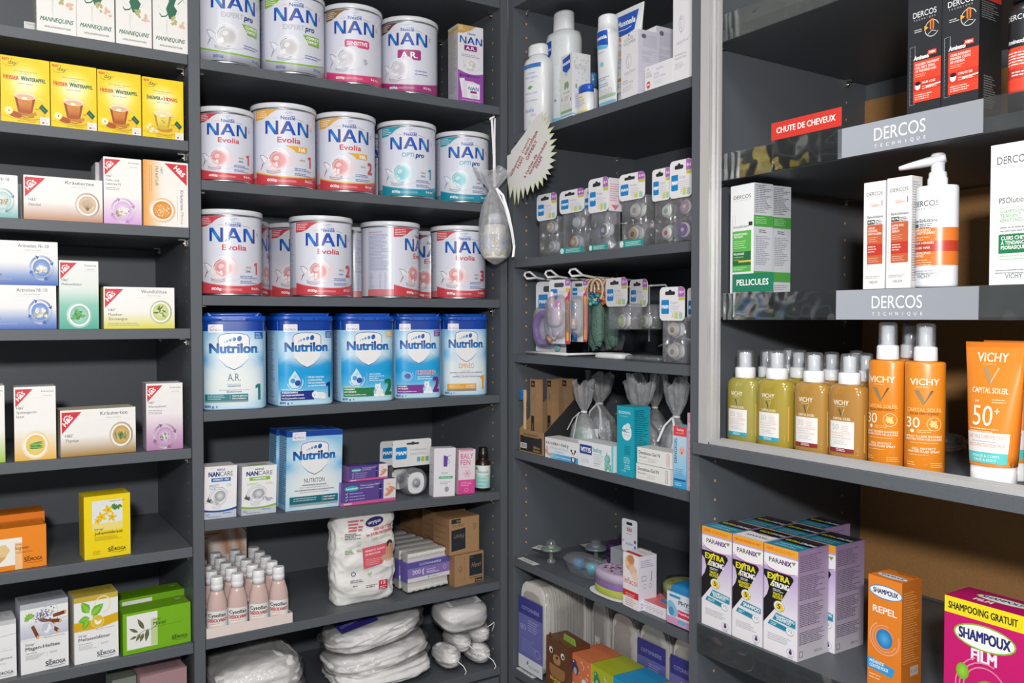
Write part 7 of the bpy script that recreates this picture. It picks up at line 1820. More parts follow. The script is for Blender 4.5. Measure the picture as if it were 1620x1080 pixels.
for i in range(7):
 for j in range(3): m.tube([(-.003, -.002 + j * .002, .116 + i * .0032), (-.0135 - rg.uniform(0, .001), -.002 + j * .002, .116 + i * .0032)], .0011, 6, '#1f7ac8', 'matte')
m.build('bristles', root); tag(root, 'bamboo toothbrush with blue bristles in front of the cardboard display', 'toothbrush')
def a_nene():
 a = Art(110, 36, 2); a.rect(0, 0, 110, 36, '#eeeeee'); a.hgrad(18, 0, 110, 10, [(0, '#a8d8ee'), (.3, '#58b4e4'), (1, '#3fa4dc')]); x = 4
 for ch, c in zip('nenedent-baby', ('#7a2c7c', '#c83c3c', '#e08a2c', '#58a83c', '#2c6cb4', '#7a2c7c', '#c83c3c', '#e0a02c', '#58a83c', '#2c9cb4', '#2c4ca4', '#58a83c', '#7a2c7c')): a.text(ch, x, 25, 5.6, c, b=.04); x += 6.2 if ch != '-' else 4
 a.text('Zahncreme ohne Fluorid', 20, 18.5, 3.4, '#8cc8e8', w=58); a.text('Zahnpflege mit', 34, 13, 3, '#8cc8e8', w=30); a.bars(40, 4, 50, 1.4, 1, 3, '#e8f4fa')
 a.ell(6, 12, 6, 4, '#dca48c', rot=30); a.ell(14, 7, 9, 2.4, '#e2b09c', rot=-10); a.ell(8, 17, 3, 5, '#e6b8a4', rot=20)
 a.ell(96, 16, 8, 7, '#f6f6f6'); a.ell(90, 21, 2.6, 2.6, '#222'); a.ell(102, 21, 2.6, 2.6, '#222'); a.ell(93, 17, 1.8, 2, '#222'); a.ell(99, 17, 1.8, 2, '#222'); a.ell(96, 14, 1.4, 1, '#222'); a.ell(96, 6, 7, 5, '#222'); a.ell(96, 6, 3.4, 4, '#f0f0f0'); return a
carton('toothpaste_carton', 'long white toothpaste carton with rainbow lettering and a panda', 'toothpaste box', 'C', Z, 862.3, 914.3, 725, 691, .004, .04, a_nene(), None, col='#e8e8ea', sidex='right')
def a_vit():
 a = Art(110, 52, 2); a.rect(0, 0, 110, 52, '#ebeef0'); a.rect(104, 0, 110, 52, '#7cccd8'); a.rect(4, 25, 44, 45, '#b4b8cc'); a.rect(5, 26, 43, 44, '#1f3c94'); a.text('VITIS', 8, 30, 9, '#fff', w=32, b=.04); a.text('baby', 47, 34, 9, '#5ab8cc', w=28, b=.02); a.bars(50, 28, 32, 1.2, 6, 3.4, '#c0c8cc'); a.bars(10, 13, 26, 1, 2, 4, '#a8b0b4'); a.bars(50, 10, 20, 1, 2, 4, '#a8b0b4')
 for (x, y, r) in ((92, 24, 9), (90, 14, 7), (97, 10, 6), (88, 6, 5), (100, 5, 4)): a.ell(x, y, r, r, '#6fb4ac'); a.ell(x - 1.5, y + 1.5, r * .6, r * .6, '#94cac4')
 a.leaf(90, 32, 6, 3, 90, '#5ca49c'); return a
carton('toothpaste_carton', 'white toothpaste carton with a blue logo and small green dragon', 'toothpaste box', 'C', Z, 915, 970.5, 737, 695.6, .003, .042, a_vit(), None, col='#e2eaec', sidex='right')
def a_bio():
 a = Art(46, 130, 2); T = '#18a8be'; a.rect(0, 0, 46, 130, T); a.text('BIODERMA', 5, 116, 5, '#e0f4f6', w=34); a.bars(8, 111, 24, 1, 1, 2, '#a8dce4'); a.ell(28, 82, 14, 15, '#eef6f6'); a.ell(32, 94, 7, 6.4, '#d8eef0'); a.ring(32, 94, 6, 6.6, T); a.text('ABC', 14, 82, 6, '#2c7c9c', w=16, b=.03); a.text('Derm', 30, 82, 3, '#58b4c4', w=10); a.text('Péri-oral', 22, 76, 3, '#58b4c4', w=14)
 a.bars(22, 56, 20, 1.2, 6, 3, '#0c6478'); a.bars(20, 34, 20, 1.2, 4, 3.2, '#c8ecf0'); a.bars(22, 20, 20, 1.2, 3, 3.2, '#c8ecf0'); a.text('c+b', 14, 8, 4, '#c8ecf0', w=12); return a
carton('cream_carton', 'tall turquoise carton with a white round emblem', 'carton', 'C', Z, 976, 1001.2, 748, 641.3, .002, .042, a_bio(), printed_side(42, 130, '#189cb0', '#0c5a6c', rows=34), col='#1698ac', sidex='right', yaw=-2)
def a_den():
 a = Art(110, 38, 2); a.rect(0, 0, 110, 38, '#ecece8'); a.text('Dentinox-Gel N', 5, 22, 8, '#4a1c24', w=68, b=.012); a.text('Zahnungshilfe', 5, 14, 4, '#5a3c40', w=28); a.bars(36, 14, 32, 1, 3, 3, '#c4b8b4'); a.rrect(94, 4, 103, 34, 4, '#c8504c'); a.rrect(95, 5, 102, 33, 3.5, '#ecece8'); a.text('Dentinox', 100.5, 8, 4, '#c8504c', w=22, rot=90); a.bars(6, 6, 60, .8, 1, 2, '#d8a8a4'); return a
od = carton('gel_carton', 'white gel carton with dark red lettering, lower one of the pair', 'carton', 'C', Z, 1006.5, 1060.5, 762, 732, .004, .036, a_den(), None, col='#e4e2de', sidex='right', group='stacked white gel cartons')
carton('gel_carton', 'white gel carton with dark red lettering, upper one of the pair', 'carton', 'C', Z + od['h'] + .0008, 1008, 1063, 735, 707, .006, .036, a_den(), None, col='#e4e2de', sidex='right', h=od['h'], group='stacked white gel cartons')
def a_gen():
 a = Art(34, 130, 2); a.grad(0, 0, 34, 130, [(0, '#2c9cd8'), (.12, '#4caee0'), (.3, '#9cd0ec'), (1, '#c8e2f2')]); a.rect(0, 110, 34, 130, '#e04a50'); a.text('Teething', 17, 121, 5, '#fff', w=18, al='c'); a.text('teeth comfort', 17, 115, 3.4, '#f8c8c8', w=20, al='c'); a.text('GENGIGEL', 9, 52, 6.5, '#1c4c8c', w=54, rot=90, b=.02)
 for k in range(6): a.ring(22, 80, 8 + k * 3, 8.5 + k * 3, '#e8c0cc', -80, 80)
 a.ell(22, 80, 8, 8.6, '#f0b8a8'); a.ell(19, 82, 1, 1, '#444'); a.ell(25, 82, 1, 1, '#444'); a.ell(22, 76, 2.4, 2, '#c84a5c'); a.bars(6, 40, 20, 1, 4, 4, '#4a84b8'); a.rect(2, 16, 32, 20, '#1c5c9c'); a.bars(5, 10, 24, 1.4, 2, 4, '#c8e4f4'); return a
carton('gel_carton', 'tall light blue carton with red top and a baby face', 'carton', 'C', Z, 1065, 1086, 768, 673.5, .004, .03, a_gen(), None, col='#8cc4e4', sidex='right')
a = Art(20, 160, 2); a.rect(0, 0, 20, 160, '#eeb4c8'); a.rect(4, 10, 14, 118, '#f4ecee'); a.text('NEO TUBO DENTIL', 12, 16, 6, '#3c3c8c', w=96, rot=90, b=.02); a.rect(3, 124, 15, 140, '#f4ecee')
carton('gel_carton', 'tall narrow pink carton at the right end of its shelf', 'carton', 'C', Z, 1087, 1094, 772, 653, .004, .03, a, None, col='#e4a4bc', sidex='right', w=.021)
def gauze(label, px, pyt, ins, R, seed, inside=None):
 root, w, h = frame('gauze_gift_bag', 'C', px - 20, px + 20, pyt, 720, ins, 0, Z); rg = random.Random(seed)
 m = MB(); n = 40; rings = []; hn = h * .62
 for i, (f, r) in enumerate(((0, .8), (.02, 1), (.25, 1.05), (.42, .86), (.52, .5), (.585, .2), (.62, .15), (.66, .26), (.76, .5), (.88, .62), (.98, .7))):
  rr = []
  for q in range(n):
   a_ = 2 * PI * q / n; k = 1 + (.05 if i < 5 else .22) * math.sin((7 + seed % 3) * a_ + i * .4) + .05 * math.sin(13 * a_ + i); z = f * h + (.012 * math.sin(3 * a_ + seed) if i > 9 else 0)
   rr.append(m.vert((R * r * k * math.cos(a_), R * r * k * .62 * math.sin(a_), z)))
  rings.append(rr)
 for i in range(len(rings) - 1):
  for q in range(n): m.face([rings[i][q], rings[i][(q + 1) % n], rings[i + 1][(q + 1) % n], rings[i + 1][q]], '#fff', 'organza', True)
 m.face(list(reversed(rings[0])), '#fff', 'organza'); m.build('gauze_bag', root)
 m = MB(); ribbon(m, [(0, -.010, h * .61), (.018, -.024, h * .55), (.026, -.032, h * .38), (.022, -.036, h * .2)], .006); ribbon(m, [(0, -.010, h * .61), (-.010, -.022, h * .52), (-.016, -.034, h * .36)], .006); m.tube([(R * .17 * math.cos(q), R * .11 * math.sin(q), h * .612) for q in [k * PI / 6 for k in range(12)]], .0025, 6, '#eceef4', 'card', closed=True); m.build('ribbon', root)
 m = MB()
 if inside == 'dragon':
  m.box(-.028, .034, -.004, .020, .004, h * .40, '#d8e4e0', 'card'); soft(m, (-.012, -.014, h * .30), (.015, .008, .018), seed=2, amp=.02, col='#6fa89c', mat='plastic', crease=0); soft(m, (-.006, -.014, h * .17), (.020, .008, .014), seed=3, amp=.05, col='#7cb4a8', mat='plastic', crease=0)
 else: m.loft([(.003, .024, .018), (.02, .026, .02), (h * .38, .025, .019), (h * .44, .016, .014)], 28, 2.2, '#8c929a' if inside else '#a8acb4', 'plastic'); m.box(-.030, .030, -.001, .001, .006, h * .40, '#c4cad0', 'card')
 m.build('gift_contents', root)
 root.rotation_euler.z += .3 * (seed % 3 - 1)
 return tag(root, label, 'gift bag', 'white gauze gift bags')
gauze('white gauze gift bag with a green dragon toothbrush pack, front left', 944, 606, .075, .046, 3, 'dragon')
gauze('white gauze gift bag with its top reaching the shelf above, back left', 968, 592, .170, .048, 5)
gauze('white gauze gift bag behind the turquoise carton', 1032, 596, .080, .052, 7, 'x')
gauze('white gauze gift bag behind the others, beside the turquoise carton', 1056, 598, .235, .044, 9)
gauze('white gauze gift bag at the right end with hanging ribbons', 1090, 600, .085, .040, 4, 'x')

# ---- fifth shelf
Z = ZC[5]
def dome_pack(label, px, py, ins, R, cap, pac, card, yaw=0):
 p = hit(px, py, 'C', ins); root = empty('pacifier_blister', (p.x, p.y, EYE + Z + .0006), -PI / 2 + yaw)
 m = MB(); m.lathe([(R * .45, 0), (R * .42, .006), (R * .2, .010), (R * .2, .028)], 28, '#dfe4e6', 'blister'); m.lathe([(R, .030), (R * 1.02, .032), (R * .9, .036), (R * .5, .040), (R * .42, .050), (R * .34, .052)], 28, '#dfe4e6', 'blister'); m.build('clear_shell', root)
 m = MB(); m.lathe([(R * .85, .0305), (R * .85, .0318)], 28, pac, 'plastic'); m.lathe([(R * .35, .033), (R * .3, .039)], 24, cap, 'plastic'); m.build('pacifier', root)
 m = MB(); m.box(-R * 1.9, -R * .3, -R * .6, R * .6, .0288, .0298, card); a = Art(30, 20, 2); a.rect(0, 0, 30, 20, card); a.barcode(3, 4, 16, 10); m.topside(a, R * 1.5, R * 1.1, z=.0298, x0=-R * 1.9, y0=-R * .55); m.build('backing_card', root)
 return tag(root, label, 'pacifier pack', 'blister packs standing on their clear domes')
dome_pack('green pacifier blister resting on its dome at the left end', 872, 878, .05, .024, '#8aa890', '#7ca488', '#cfcabc', yaw=.3)
dome_pack('blue-grey pacifier blister resting on its dome farther back', 943, 868, .14, .026, '#7c98a4', '#5c8894', '#b8b4a4', yaw=-.2)
def oval(label, name, pxl, pxr, pyc, ins, d, layers, cat, card=None, extra=None, group=None):
 L, a, w = seat('C', pxl, pxr, pyc, ins); root = empty(name); put(root, L, a, Z + .0006)
 M = Matrix.Translation((w / 2, d / 2, 0)); z0 = 0
 if card:
  m = MB(); m.loft([(0, w * .56, d * .60), (.0012, w * .56, d * .60)], 36, 3, card, 'card', M=M); m.build('backing_card', root); z0 = .0014
 for nm, secs, col, mat in layers:
  m = MB(); m.loft([(z0 + z, w / 2 * k, d / 2 * k) for z, k in secs], 40, 2.3, col, mat, M=M); m.build(nm, root)
 if extra: extra(root, w, d, z0)
 return tag(root, label, cat, group)
def two(root, w, d, z0):
 for x, c in ((.32, '#5a9cd4'), (.68, '#3cb4cc')):
  m = MB(); m.lathe([(.001, .004), (.010, .006), (.014, .014), (.0145, .022), (.0125, .029), (.006, .031)], 24, c, 'plastic', c=(w * x, d * .5, 0)); m.build('pacifier', root)
oval('clear oval pack with two blue pacifiers on the fifth shelf', 'pacifier_pack', 880, 938, 885, .03, .065, [('clear_shell', [(0, .75), (.003, .8), (.020, .92), (.026, 1.0), (.027, 1.04), (.028, .96), (.036, .85), (.039, .6)], '#fff', 'blister')], 'pacifier pack', extra=two)
def flow(root, w, d, z0):
 m = MB(); a = Art(60, 60, 4)
 for k in range(46):
  q, r = a.rng.uniform(0, 6.28), 26 * math.sqrt(a.rng.random()); a.blob(30 + r * math.cos(q), 30 + r * math.sin(q), a.rng.uniform(1.6, 3.4), a.rng.choice(['#7a2c84', '#a8468c', '#d88ab8', '#5c1c64', '#c8b83c', '#e4c8dc']), n=7)
 m.topside(a, w * .9, d * .9, z=z0 + .0464, x0=w * .05, y0=d * .05); m.build('flower_print', root)
ZIP = lambda A, B, C: [('case_body', [(0, .96), (.002, 1), (.015, 1)], A, 'matte'), ('zip_band', [(.0152, .985), (.016, .99), (.026, .99), (.0268, .985)], B, 'matte'), ('case_lid', [(.027, 1), (.040, 1), (.044, .95), (.046, .86)], C, 'matte')]
oval('round purple and yellow-green flowered case on a white card', 'soother_case', 929, 984, 915, .004, .072, ZIP('#a8b050', '#8a6aa8', '#b8a8c0'), 'case', card='#e6e2ea', extra=flow, group='round soother cases')
def flow2(root, w, d, z0):
 m = MB(); a = Art(60, 60, 6)
 for k in range(30): q, r = a.rng.uniform(0, 6.28), 24 * math.sqrt(a.rng.random()); a.blob(30 + r * math.cos(q), 30 + r * math.sin(q), 3, a.rng.choice(['#c8b450', '#b89a3c', '#8aa84c', '#d8c878']), n=7)
 m.topside(a, w * .9, d * .9, z=z0 + .0464, x0=w * .05, y0=d * .05); m.build('flower_print', root)
 m = MB(); m.loft([(z0 + .001, w * .53, d * .53), (z0 + .044, w * .52, d * .52), (z0 + .052, w * .42, d * .42)], 40, 2.3, '#fff', 'clear', M=Matrix.Translation((w / 2, d / 2, 0))); m.build('clear_shell', root)
oval('round olive green case under a clear dome behind the baby carton', 'soother_case', 1036, 1086, 895, .055, .078, ZIP('#97a264', '#7c8a58', '#a2ab70'), 'case', card='#c8d0d4', extra=flow2, group='round soother cases')
oval('dark purple flowered case behind the purple and green one', 'soother_case', 950, 990, 880, .150, .06, ZIP('#5c3a6c', '#4a2c5c', '#4c2c60'), 'case', card='#dcd8dc', group='round soother cases')
# bibi carton with a hang tab
root, w, h = frame('hang_tab_carton', 'C', 966, 1004, 815, 884, .085, 4, Z)
w2 = w; HB = h * .5
m = MB(); m.box(0, w, .0, .05, 0, HB, '#d8dce0', 'blister'); m.box(0, .002, 0, .05, 0, HB, '#dfe4e8', 'card'); m.box(.002, w, .046, .05, 0, HB, '#d4dade', 'card'); m.box(.002, w, .001, .046, 0, .002, '#dfe4e8', 'card'); m.build('window_box', root)
m = MB(); x0 = w * .42; m.prism([(x0 + x, HB + z) for x, z in rcard(w * .62, h - HB, .006)], .004, .005, '#dfe2ea'); a = Art(40, 46, 2); a.rrect(12, 38, 28, 42, 2, '#222428'); a.text('bibi', 20, 29, 6, '#c8344c', w=13, al='c', b=.03); a.bars(12, 25, 14, .8, 1, 2, '#8a8ea8'); a.text('noukies', 20, 10, 4, '#4a5c8c', w=18, al='c'); a.ell(35, 16, 2.6, 2.8, '#6a3c3c'); a.ell(35, 8, 2.8, 3, '#3c8cb4'); a.ell(4, 15, 2, 2, '#d88c9c'); m.front(a, w * .62, h - HB, y=.004, x0=x0, z0=HB); m.build('hang_tab', root)
pacifier(root, w * .55, HB * .5, .017, .018, '#b4d0ea', '#8cb8e4')
tag(root, 'pale window carton with a tall hang tab and red lettering', 'pacifier pack')
def a_inf():
 a = Art(46, 82, 2); a.rect(0, 0, 46, 82, '#efe9e9'); a.rect(0, 16, 46, 26, '#d82c34'); a.bars(8, 20, 28, 1.2, 2, 3, '#f4b0b0'); a.text('infacol', 23, 36, 9, '#d02c34', w=40, al='c'); a.bars(8, 12, 30, 1, 4, 3, '#c88c90'); a.ell(20, 68, 13, 12, '#e2b088'); a.ell(24, 74, 10, 7, '#c88a58'); a.ell(30, 58, 12, 8, '#eac4a8'); a.ell(36, 50, 10, 6, '#f0d4c0'); a.ell(13, 66, 5, 4, '#eec6a6'); return a
def s_inf():
 a = Art(46, 82, 3); a.rect(0, 0, 46, 82, '#dedbe6'); a.bars(6, 74, 34, 1.2, 4, 3, '#a09cb4'); a.rrect(8, 44, 20, 52, 1, '#8a88a4'); a.rrect(9, 45, 19, 51, 1, '#dedbe6'); a.line([(32, 42), (34, 58)], 2, '#8a88a4'); a.ring(16, 36, 3, 3.6, '#8a88a4'); a.ring(30, 36, 3, 3.6, '#8a88a4'); a.bars(6, 8, 32, 3, 2, 5, '#b4b0c8'); return a
tp = Art(46, 46, 2); tp.rect(0, 0, 46, 46, '#e8e4e8'); tp.rect(0, 4, 46, 14, '#d02c34'); tp.text('infacol', 24, 26, 8, '#d88c90', w=26, al='c')
carton('drops_carton', 'white and red upright carton with a sleeping baby', 'carton', 'C', Z, 985.5, 1010, 948, 872, .003, .044, a_inf(), s_inf(), tp, col='#e4e0e4', sidex='right', yaw=-3)
a = Art(90, 26, 2); a.rect(0, 0, 90, 26, '#e8e4ea'); [a.ring(12 + k * 13, 13, 3.4, 4.4, '#9a94a8') for k in range(6)]; a.bars(4, 22, 30, 1, 1, 2, '#8a88a0')
tp = Art(90, 60, 2); tp.rect(0, 0, 90, 60, '#d86c74'); tp.ell(60, 34, 26, 13, '#3f86b4', rot=-8); tp.ell(56, 38, 14, 6, '#7cb4d8', rot=-8); tp.text('BREAST PADS', 8, 48, 5, '#f4c8cc', w=40)
carton('pads_carton', 'flat coral and white carton lying beside the blue pack', 'carton', 'C', Z, 1011.5, 1053, 968, 946, .012, .055, a, None, tp, col='#e0d8e0', sidex='right', topcol='#d86c74', h=.021, lip=False)
root, w, h = frame('pacifier_pack', 'C', 1054, 1100, 920, 992, .003, 0, Z)
m = MB(); soft(m, (w / 2, .030, h * .5), (w * .5, .029, h * .495), seed=2, amp=.0, col='#1f7cb4', mat='plastic', e=5, crease=0); m.build('blue_case', root)
m = MB(); a = Art(60, 70, 2); a.rect(0, 0, 60, 70, '#dde6f0'); a.rect(6, 60, 30, 66, '#3c94c8'); a.text('PHYSIO', 26, 48, 9, '#22242c', w=40, b=.02); a.text('BABY', 40, 40, 5, '#7ca4c8', w=14); a.rect(24, 20, 60, 36, '#d83c5c'); a.text('Physiologique', 26, 28, 4.4, '#fff', w=32, b=.02); a.rect(0, 0, 60, 16, '#d89cc0'); a.ell(12, 34, 10, 18, '#8cc0e0', rot=20); a.ell(10, 28, 6, 10, '#4c98cc'); a.ell(34, 10, 10, 5, '#6cb4dc')
m.box(w * .04, w * .98, -.001, .002, h * .05, h * .80, '#dde6f0', 'card'); m.front(a, w * .94, h * .75, y=-.001, x0=w * .04, z0=h * .05); m.build('printed_label', root); tag(root, 'bright blue plastic pack with a white label at the right end', 'pacifier pack')
def shelf_label(label, px, py, z, t):
 L, a_, w = seat('C', px, px + 26, py, .0); m = MB(); a = Art(60, 16, 2); a.rect(0, 0, 60, 16, '#e4e4e4'); a.text(t, 30, 5, 6, '#55565a', w=36, al='c'); a.barcode(4, 3, 8, 10) if 0 else None
 m.box(0, w, .004, .020, 0, .0006, '#e4e4e4'); m.art(a, lambda x, y, l: (x * w, .004 + y * .016, .0007 + l)); o = m.build('shelf_label'); put(o, L, a_, z + .0003); tag(o, label, 'shelf label', 'white shelf labels')
shelf_label('small white shelf label at the left end of the fifth corner shelf', 816, 885, ZC[5], 'ZIDER')
shelf_label('small white shelf label at the left end of the bottom corner board', 814, 1060, ZC[6], 'ZIDER')

# ---- bottom board of the corner unit
Z = ZC[6]
def pads(label, pxl, pxr, py, pytop, ins, seed, d=.10, show=True, yaw=0, nm='cotton_pad_pack'):
 root, w, h = frame(nm, 'C', pxl, pxr, pytop, py, ins, yaw, Z)
 m = MB()
 for k in range(26):
  y = .004 + k * (d - .008) / 26; g = .0012 * math.sin(k * 2.3 + seed); M = Matrix.Translation((w / 2 + g, y, h / 2)) @ Matrix.Rotation(PI / 2, 4, 'X')
  m.loft([(0, w / 2 * .93, h * .475), (-.0026, w / 2 * .93, h * .475)], 20, 4, '#e6e2dc' if k % 2 else '#d8d4ce', 'tissue', M=M, smooth=False)
 m.build('cotton_pads', root)
 m = MB(); soft(m, (w / 2, d / 2, h / 2), (w / 2, d / 2, h * .497), seed=seed, amp=.0, mat='bag_film', e=5, crease=.02); m.build('clear_wrapper', root)
 m = MB(); a = Art(60, 120, 2); a.rect(0, 0, 60, 120, '#6c6cb0'); a.rect(0, 92, 60, 120, '#3c3c8c'); a.rect(0, 0, 60, 22, '#dde0e6'); a.text('COTONNERIE', 8, 100, 6, '#a8a8d8', w=44); a.text('80', 5, 66, 9, '#a8a8d8', w=14); a.bars(24, 84, 26, 1.4, 5, 4, '#a8a8d8'); a.bars(8, 50, 40, 1.2, 6, 4, '#8c8cc8'); a.ring(48, 36, 6, 7, '#a8a8d8'); a.leaf(22, 10, 8, 4, 70, '#3c9c4c'); a.text('COTONNEA', 26, 7, 4, '#3c8c5c', w=26)
 if show: m.box(w * .03, w * .97, -.0012, -.0004, h * .03, h * .80, '#6c6cb0'); m.front(a, w * .94, h * .77, y=-.0012, x0=w * .03, z0=h * .03)
 else: a = Art(40, 40, 2); a.barcode(10, 6, 16, 30); m.box(w * .3, w * .6, -.0012, -.0004, h * .1, h * .5, '#d8d8dc'); m.front(a, w * .3, h * .4, y=-.0012, x0=w * .3, z0=h * .1)
 m.build('paper_label', root)
 return tag(root, label, 'cotton pads', 'cotton pad packs')
pads('tall pack of cotton pads with a violet label, front left of the bottom board', 820, 860, 1070, 911, .010, 3, d=.13)
pads('pack of cotton pads with a violet label in deep shade behind the tall one', 900, 926, 1050, 935, .15, 4, d=.10)
pads('pack of cotton pads with a barcode behind the animal cartons, left one', 934, 960, 1050, 945, .15, 5, d=.10, show=False)
pads('pack of cotton pads with a barcode behind the animal cartons, right one', 965, 1004, 1050, 962, .12, 6, d=.11, show=False)
pads('pack of cotton pads with a violet label and green leaf, back right', 1008, 1055, 1050, 977, .10, 7, d=.10)
pads('pack of cotton pads with a violet label at the far right edge', 1060, 1105, 1060, 1000, .08, 8, d=.10)
def a_bear():
 a = Art(62, 110, 2); B = '#6a4228'; a.rect(0, 0, 62, 110, B)
 for x in (14, 46): a.ell(x, 86, 5, 6.5, '#f0ece4'); a.ell(x + 1, 85, 2.4, 3.4, '#1c1410')
 a.rrect(20, 62, 40, 82, 8, '#b8895c'); a.ell(30, 76, 3.4, 2.6, '#2c1810'); a.line([(30, 74), (30, 68)], .8, '#2c1810'); a.rrect(10, 34, 52, 58, 12, '#a8764a', (0, 0, 1, 1)); a.text('SÄUGLINGS', 31, 26, 6, '#e8d03c', w=40, al='c', b=.03); a.text('BAR', 31, 18, 6, '#e8d03c', w=18, al='c', b=.03); a.bars(12, 12, 38, 1, 2, 3, '#b89a78'); return a
root = carton('animal_carton', 'brown carton with a simple bear face, leftmost of the animal cartons', 'carton', 'C', Z, 864, 899.5, 1100, 1018, .004, .055, a_bear(), None, col='#5c3822', sidex='right', topcol='#6a4228', h=.118, yaw=-4)
m = MB()
for x in (.003, .046): m.prism([(x, 0), (x + .006, .008), (x + .012, 0)], .004, .007, '#6a4228')
root_w = root['w']; m.prism([(root_w * .45, 0), (root_w * .5, .014), (root_w * .95, .014), (root_w, 0)], .018, .019, '#8cae4c'); e_ = m.build('bear_ears', root); e_.location = (0, 0, root['h'] + .0006)
def a_an(c, k, kind):
 a = Art(62, 110, k); a.rect(0, 0, 62, 110, c); a.rect(0, 0, 62, 46, mix(c, '#f4f0ea', .8)); lt = mix(c, '#fff', .45)
 for q in range(9): a.blob(a.rng.uniform(6, 56), a.rng.uniform(60, 104), a.rng.uniform(1, 2.6), lt)
 d = {'owl': '#4a3c6c', 'dino': '#3f8a54', 'bird': '#3c4c9c', 'lion': '#a86c24'}[kind]
 a.ell(18, 78, 10, 13, d); a.ell(15, 92, 7, 6, d); a.ell(13, 93, 2, 2, '#fff'); a.ell(13, 93, 1, 1, '#222'); a.ell(44, 58, 7, 9, '#f0e8e0'); a.ell(18, 74, 5, 8, mix(d, '#fff', .4)); a.line([(38, 100), (44, 92), (40, 84)], .8, '#fff')
 a.text({'owl': 'Bébé', 'dino': 'Allaitement', 'bird': 'Nourrisson', 'lion': 'Tisane'}[kind], 5, 34, 6, mix(c, '#222', .3), w=40, it=.1); a.bars(6, 26, 44, 1.2, 4, 4, mix(c, '#fff', .3)); return a
def t_an(c):
 a = Art(62, 80, 2); a.rect(0, 0, 62, 80, mix(c, '#000', .1)); a.bars(14, 62, 36, 1, 2, 3, mix(c, '#000', .35)); a.bars(8, 40, 44, 1, 8, 3, mix(c, '#000', .25)); return a
for (xl, xr, pt, ins, c, kd, tx) in ((900.5, 934, 1014, .008, '#dc7c50', 'owl', 'orange top carton with a dark owl picture, beside the bear carton'), (935, 968.5, 1032, .006, '#b4bc2c', 'dino', 'yellow-green top carton with a small green dinosaur'), (969.5, 1007, 1057, .004, '#2c9cd4', 'bird', 'bright blue top carton with a dark bird picture'), (1009, 1047, 1079, .002, '#e0942c', 'lion', 'golden orange top carton, rightmost of the animal cartons')):
 carton('animal_carton', tx, 'carton', 'C', Z, xl, xr, 1110, pt, ins, .085, a_an(c, int(xl), kd), None, t_an(c), col=c, topcol=c, sidex='right', yaw=-3, h=.108, group='animal picture cartons')
# ------------------------------------------------------------------ display unit: hair and sun care
def sign(label, pxl, pxr, py, z0, z1, zbot, text, col, ins=.0135, h_=.5):
 L, a_, w = seat('D', pxl, pxr, py, ins); o = empty('divider_sign'); put(o, L, a_, 0)
 m = MB(); m.box(0, w, 0, .0008, z0, z1, col); a = Art(100, 100 * (z1 - z0) / w, 2); H = a.H; a.rect(0, 0, 100, H, col); a.text(text, 50, H * .36, H * .32, '#f6f6f4', w=84 if len(text) > 11 else 78, al='c', b=.02); m.front(a, w, z1 - z0, z0=z0); m.build('coloured_panel', o)
 m = MB(); m.box(0, w, .0012, .0020, zbot, z0, '#fff', 'acrylic'); m.box(0, w, .0009, .0018, z0, z1, '#fff', 'clear'); m.build('clear_holder', o)
 return tag(o, label, 'sign', 'divider signs')
zA = lambda px, py, ins: z_at(px, py, hit(px, py, 'D', ins))
sign('red divider sign reading CHUTE DE CHEVEUX in white capitals', 1220.5, 1331, 196, zA(1220.5, 223, .0135), zA(1220.5, 195.5, .0135), .2225, 'CHUTE DE CHEVEUX', '#d23a30')
sign('dark green divider sign reading PELLICULES in white capitals', 1158.8, 1223, 440, zA(1158.8, 462, .0135), zA(1158.8, 434, .0135), .002, 'PELLICULES', '#1f7a5c')
Z1, Z2, Z3, Z4 = .2400, .0395, -.2010, -.5030
def derc(a, cx, y, w, c='#3a3c40', sub=True):
 a.text('DERCOS', cx, y, w * .2, c, w=w, al='c')
 for k, ch in enumerate('TECHNIQUE'): a.text(ch, cx - w * .44 + k * w * .11, y - w * .12, w * .055, mix(c, '#999', .3), al='c')
def ruler(a, x, y0, y1, c, d=6):
 a.line([(x, y0), (x, y1)], .4, c); a.line([(x, y1), (x + d, y1 + 1), (x + d, y1 - 14)], .5, c); a.line([(x, y0), (x + d, y0), (x + d, y0 + 10)], .5, c)
 for k in range(14): a.line([(x, y0 + (y1 - y0) * k / 14), (x + 1.6, y0 + (y1 - y0) * k / 14)], .3, c)
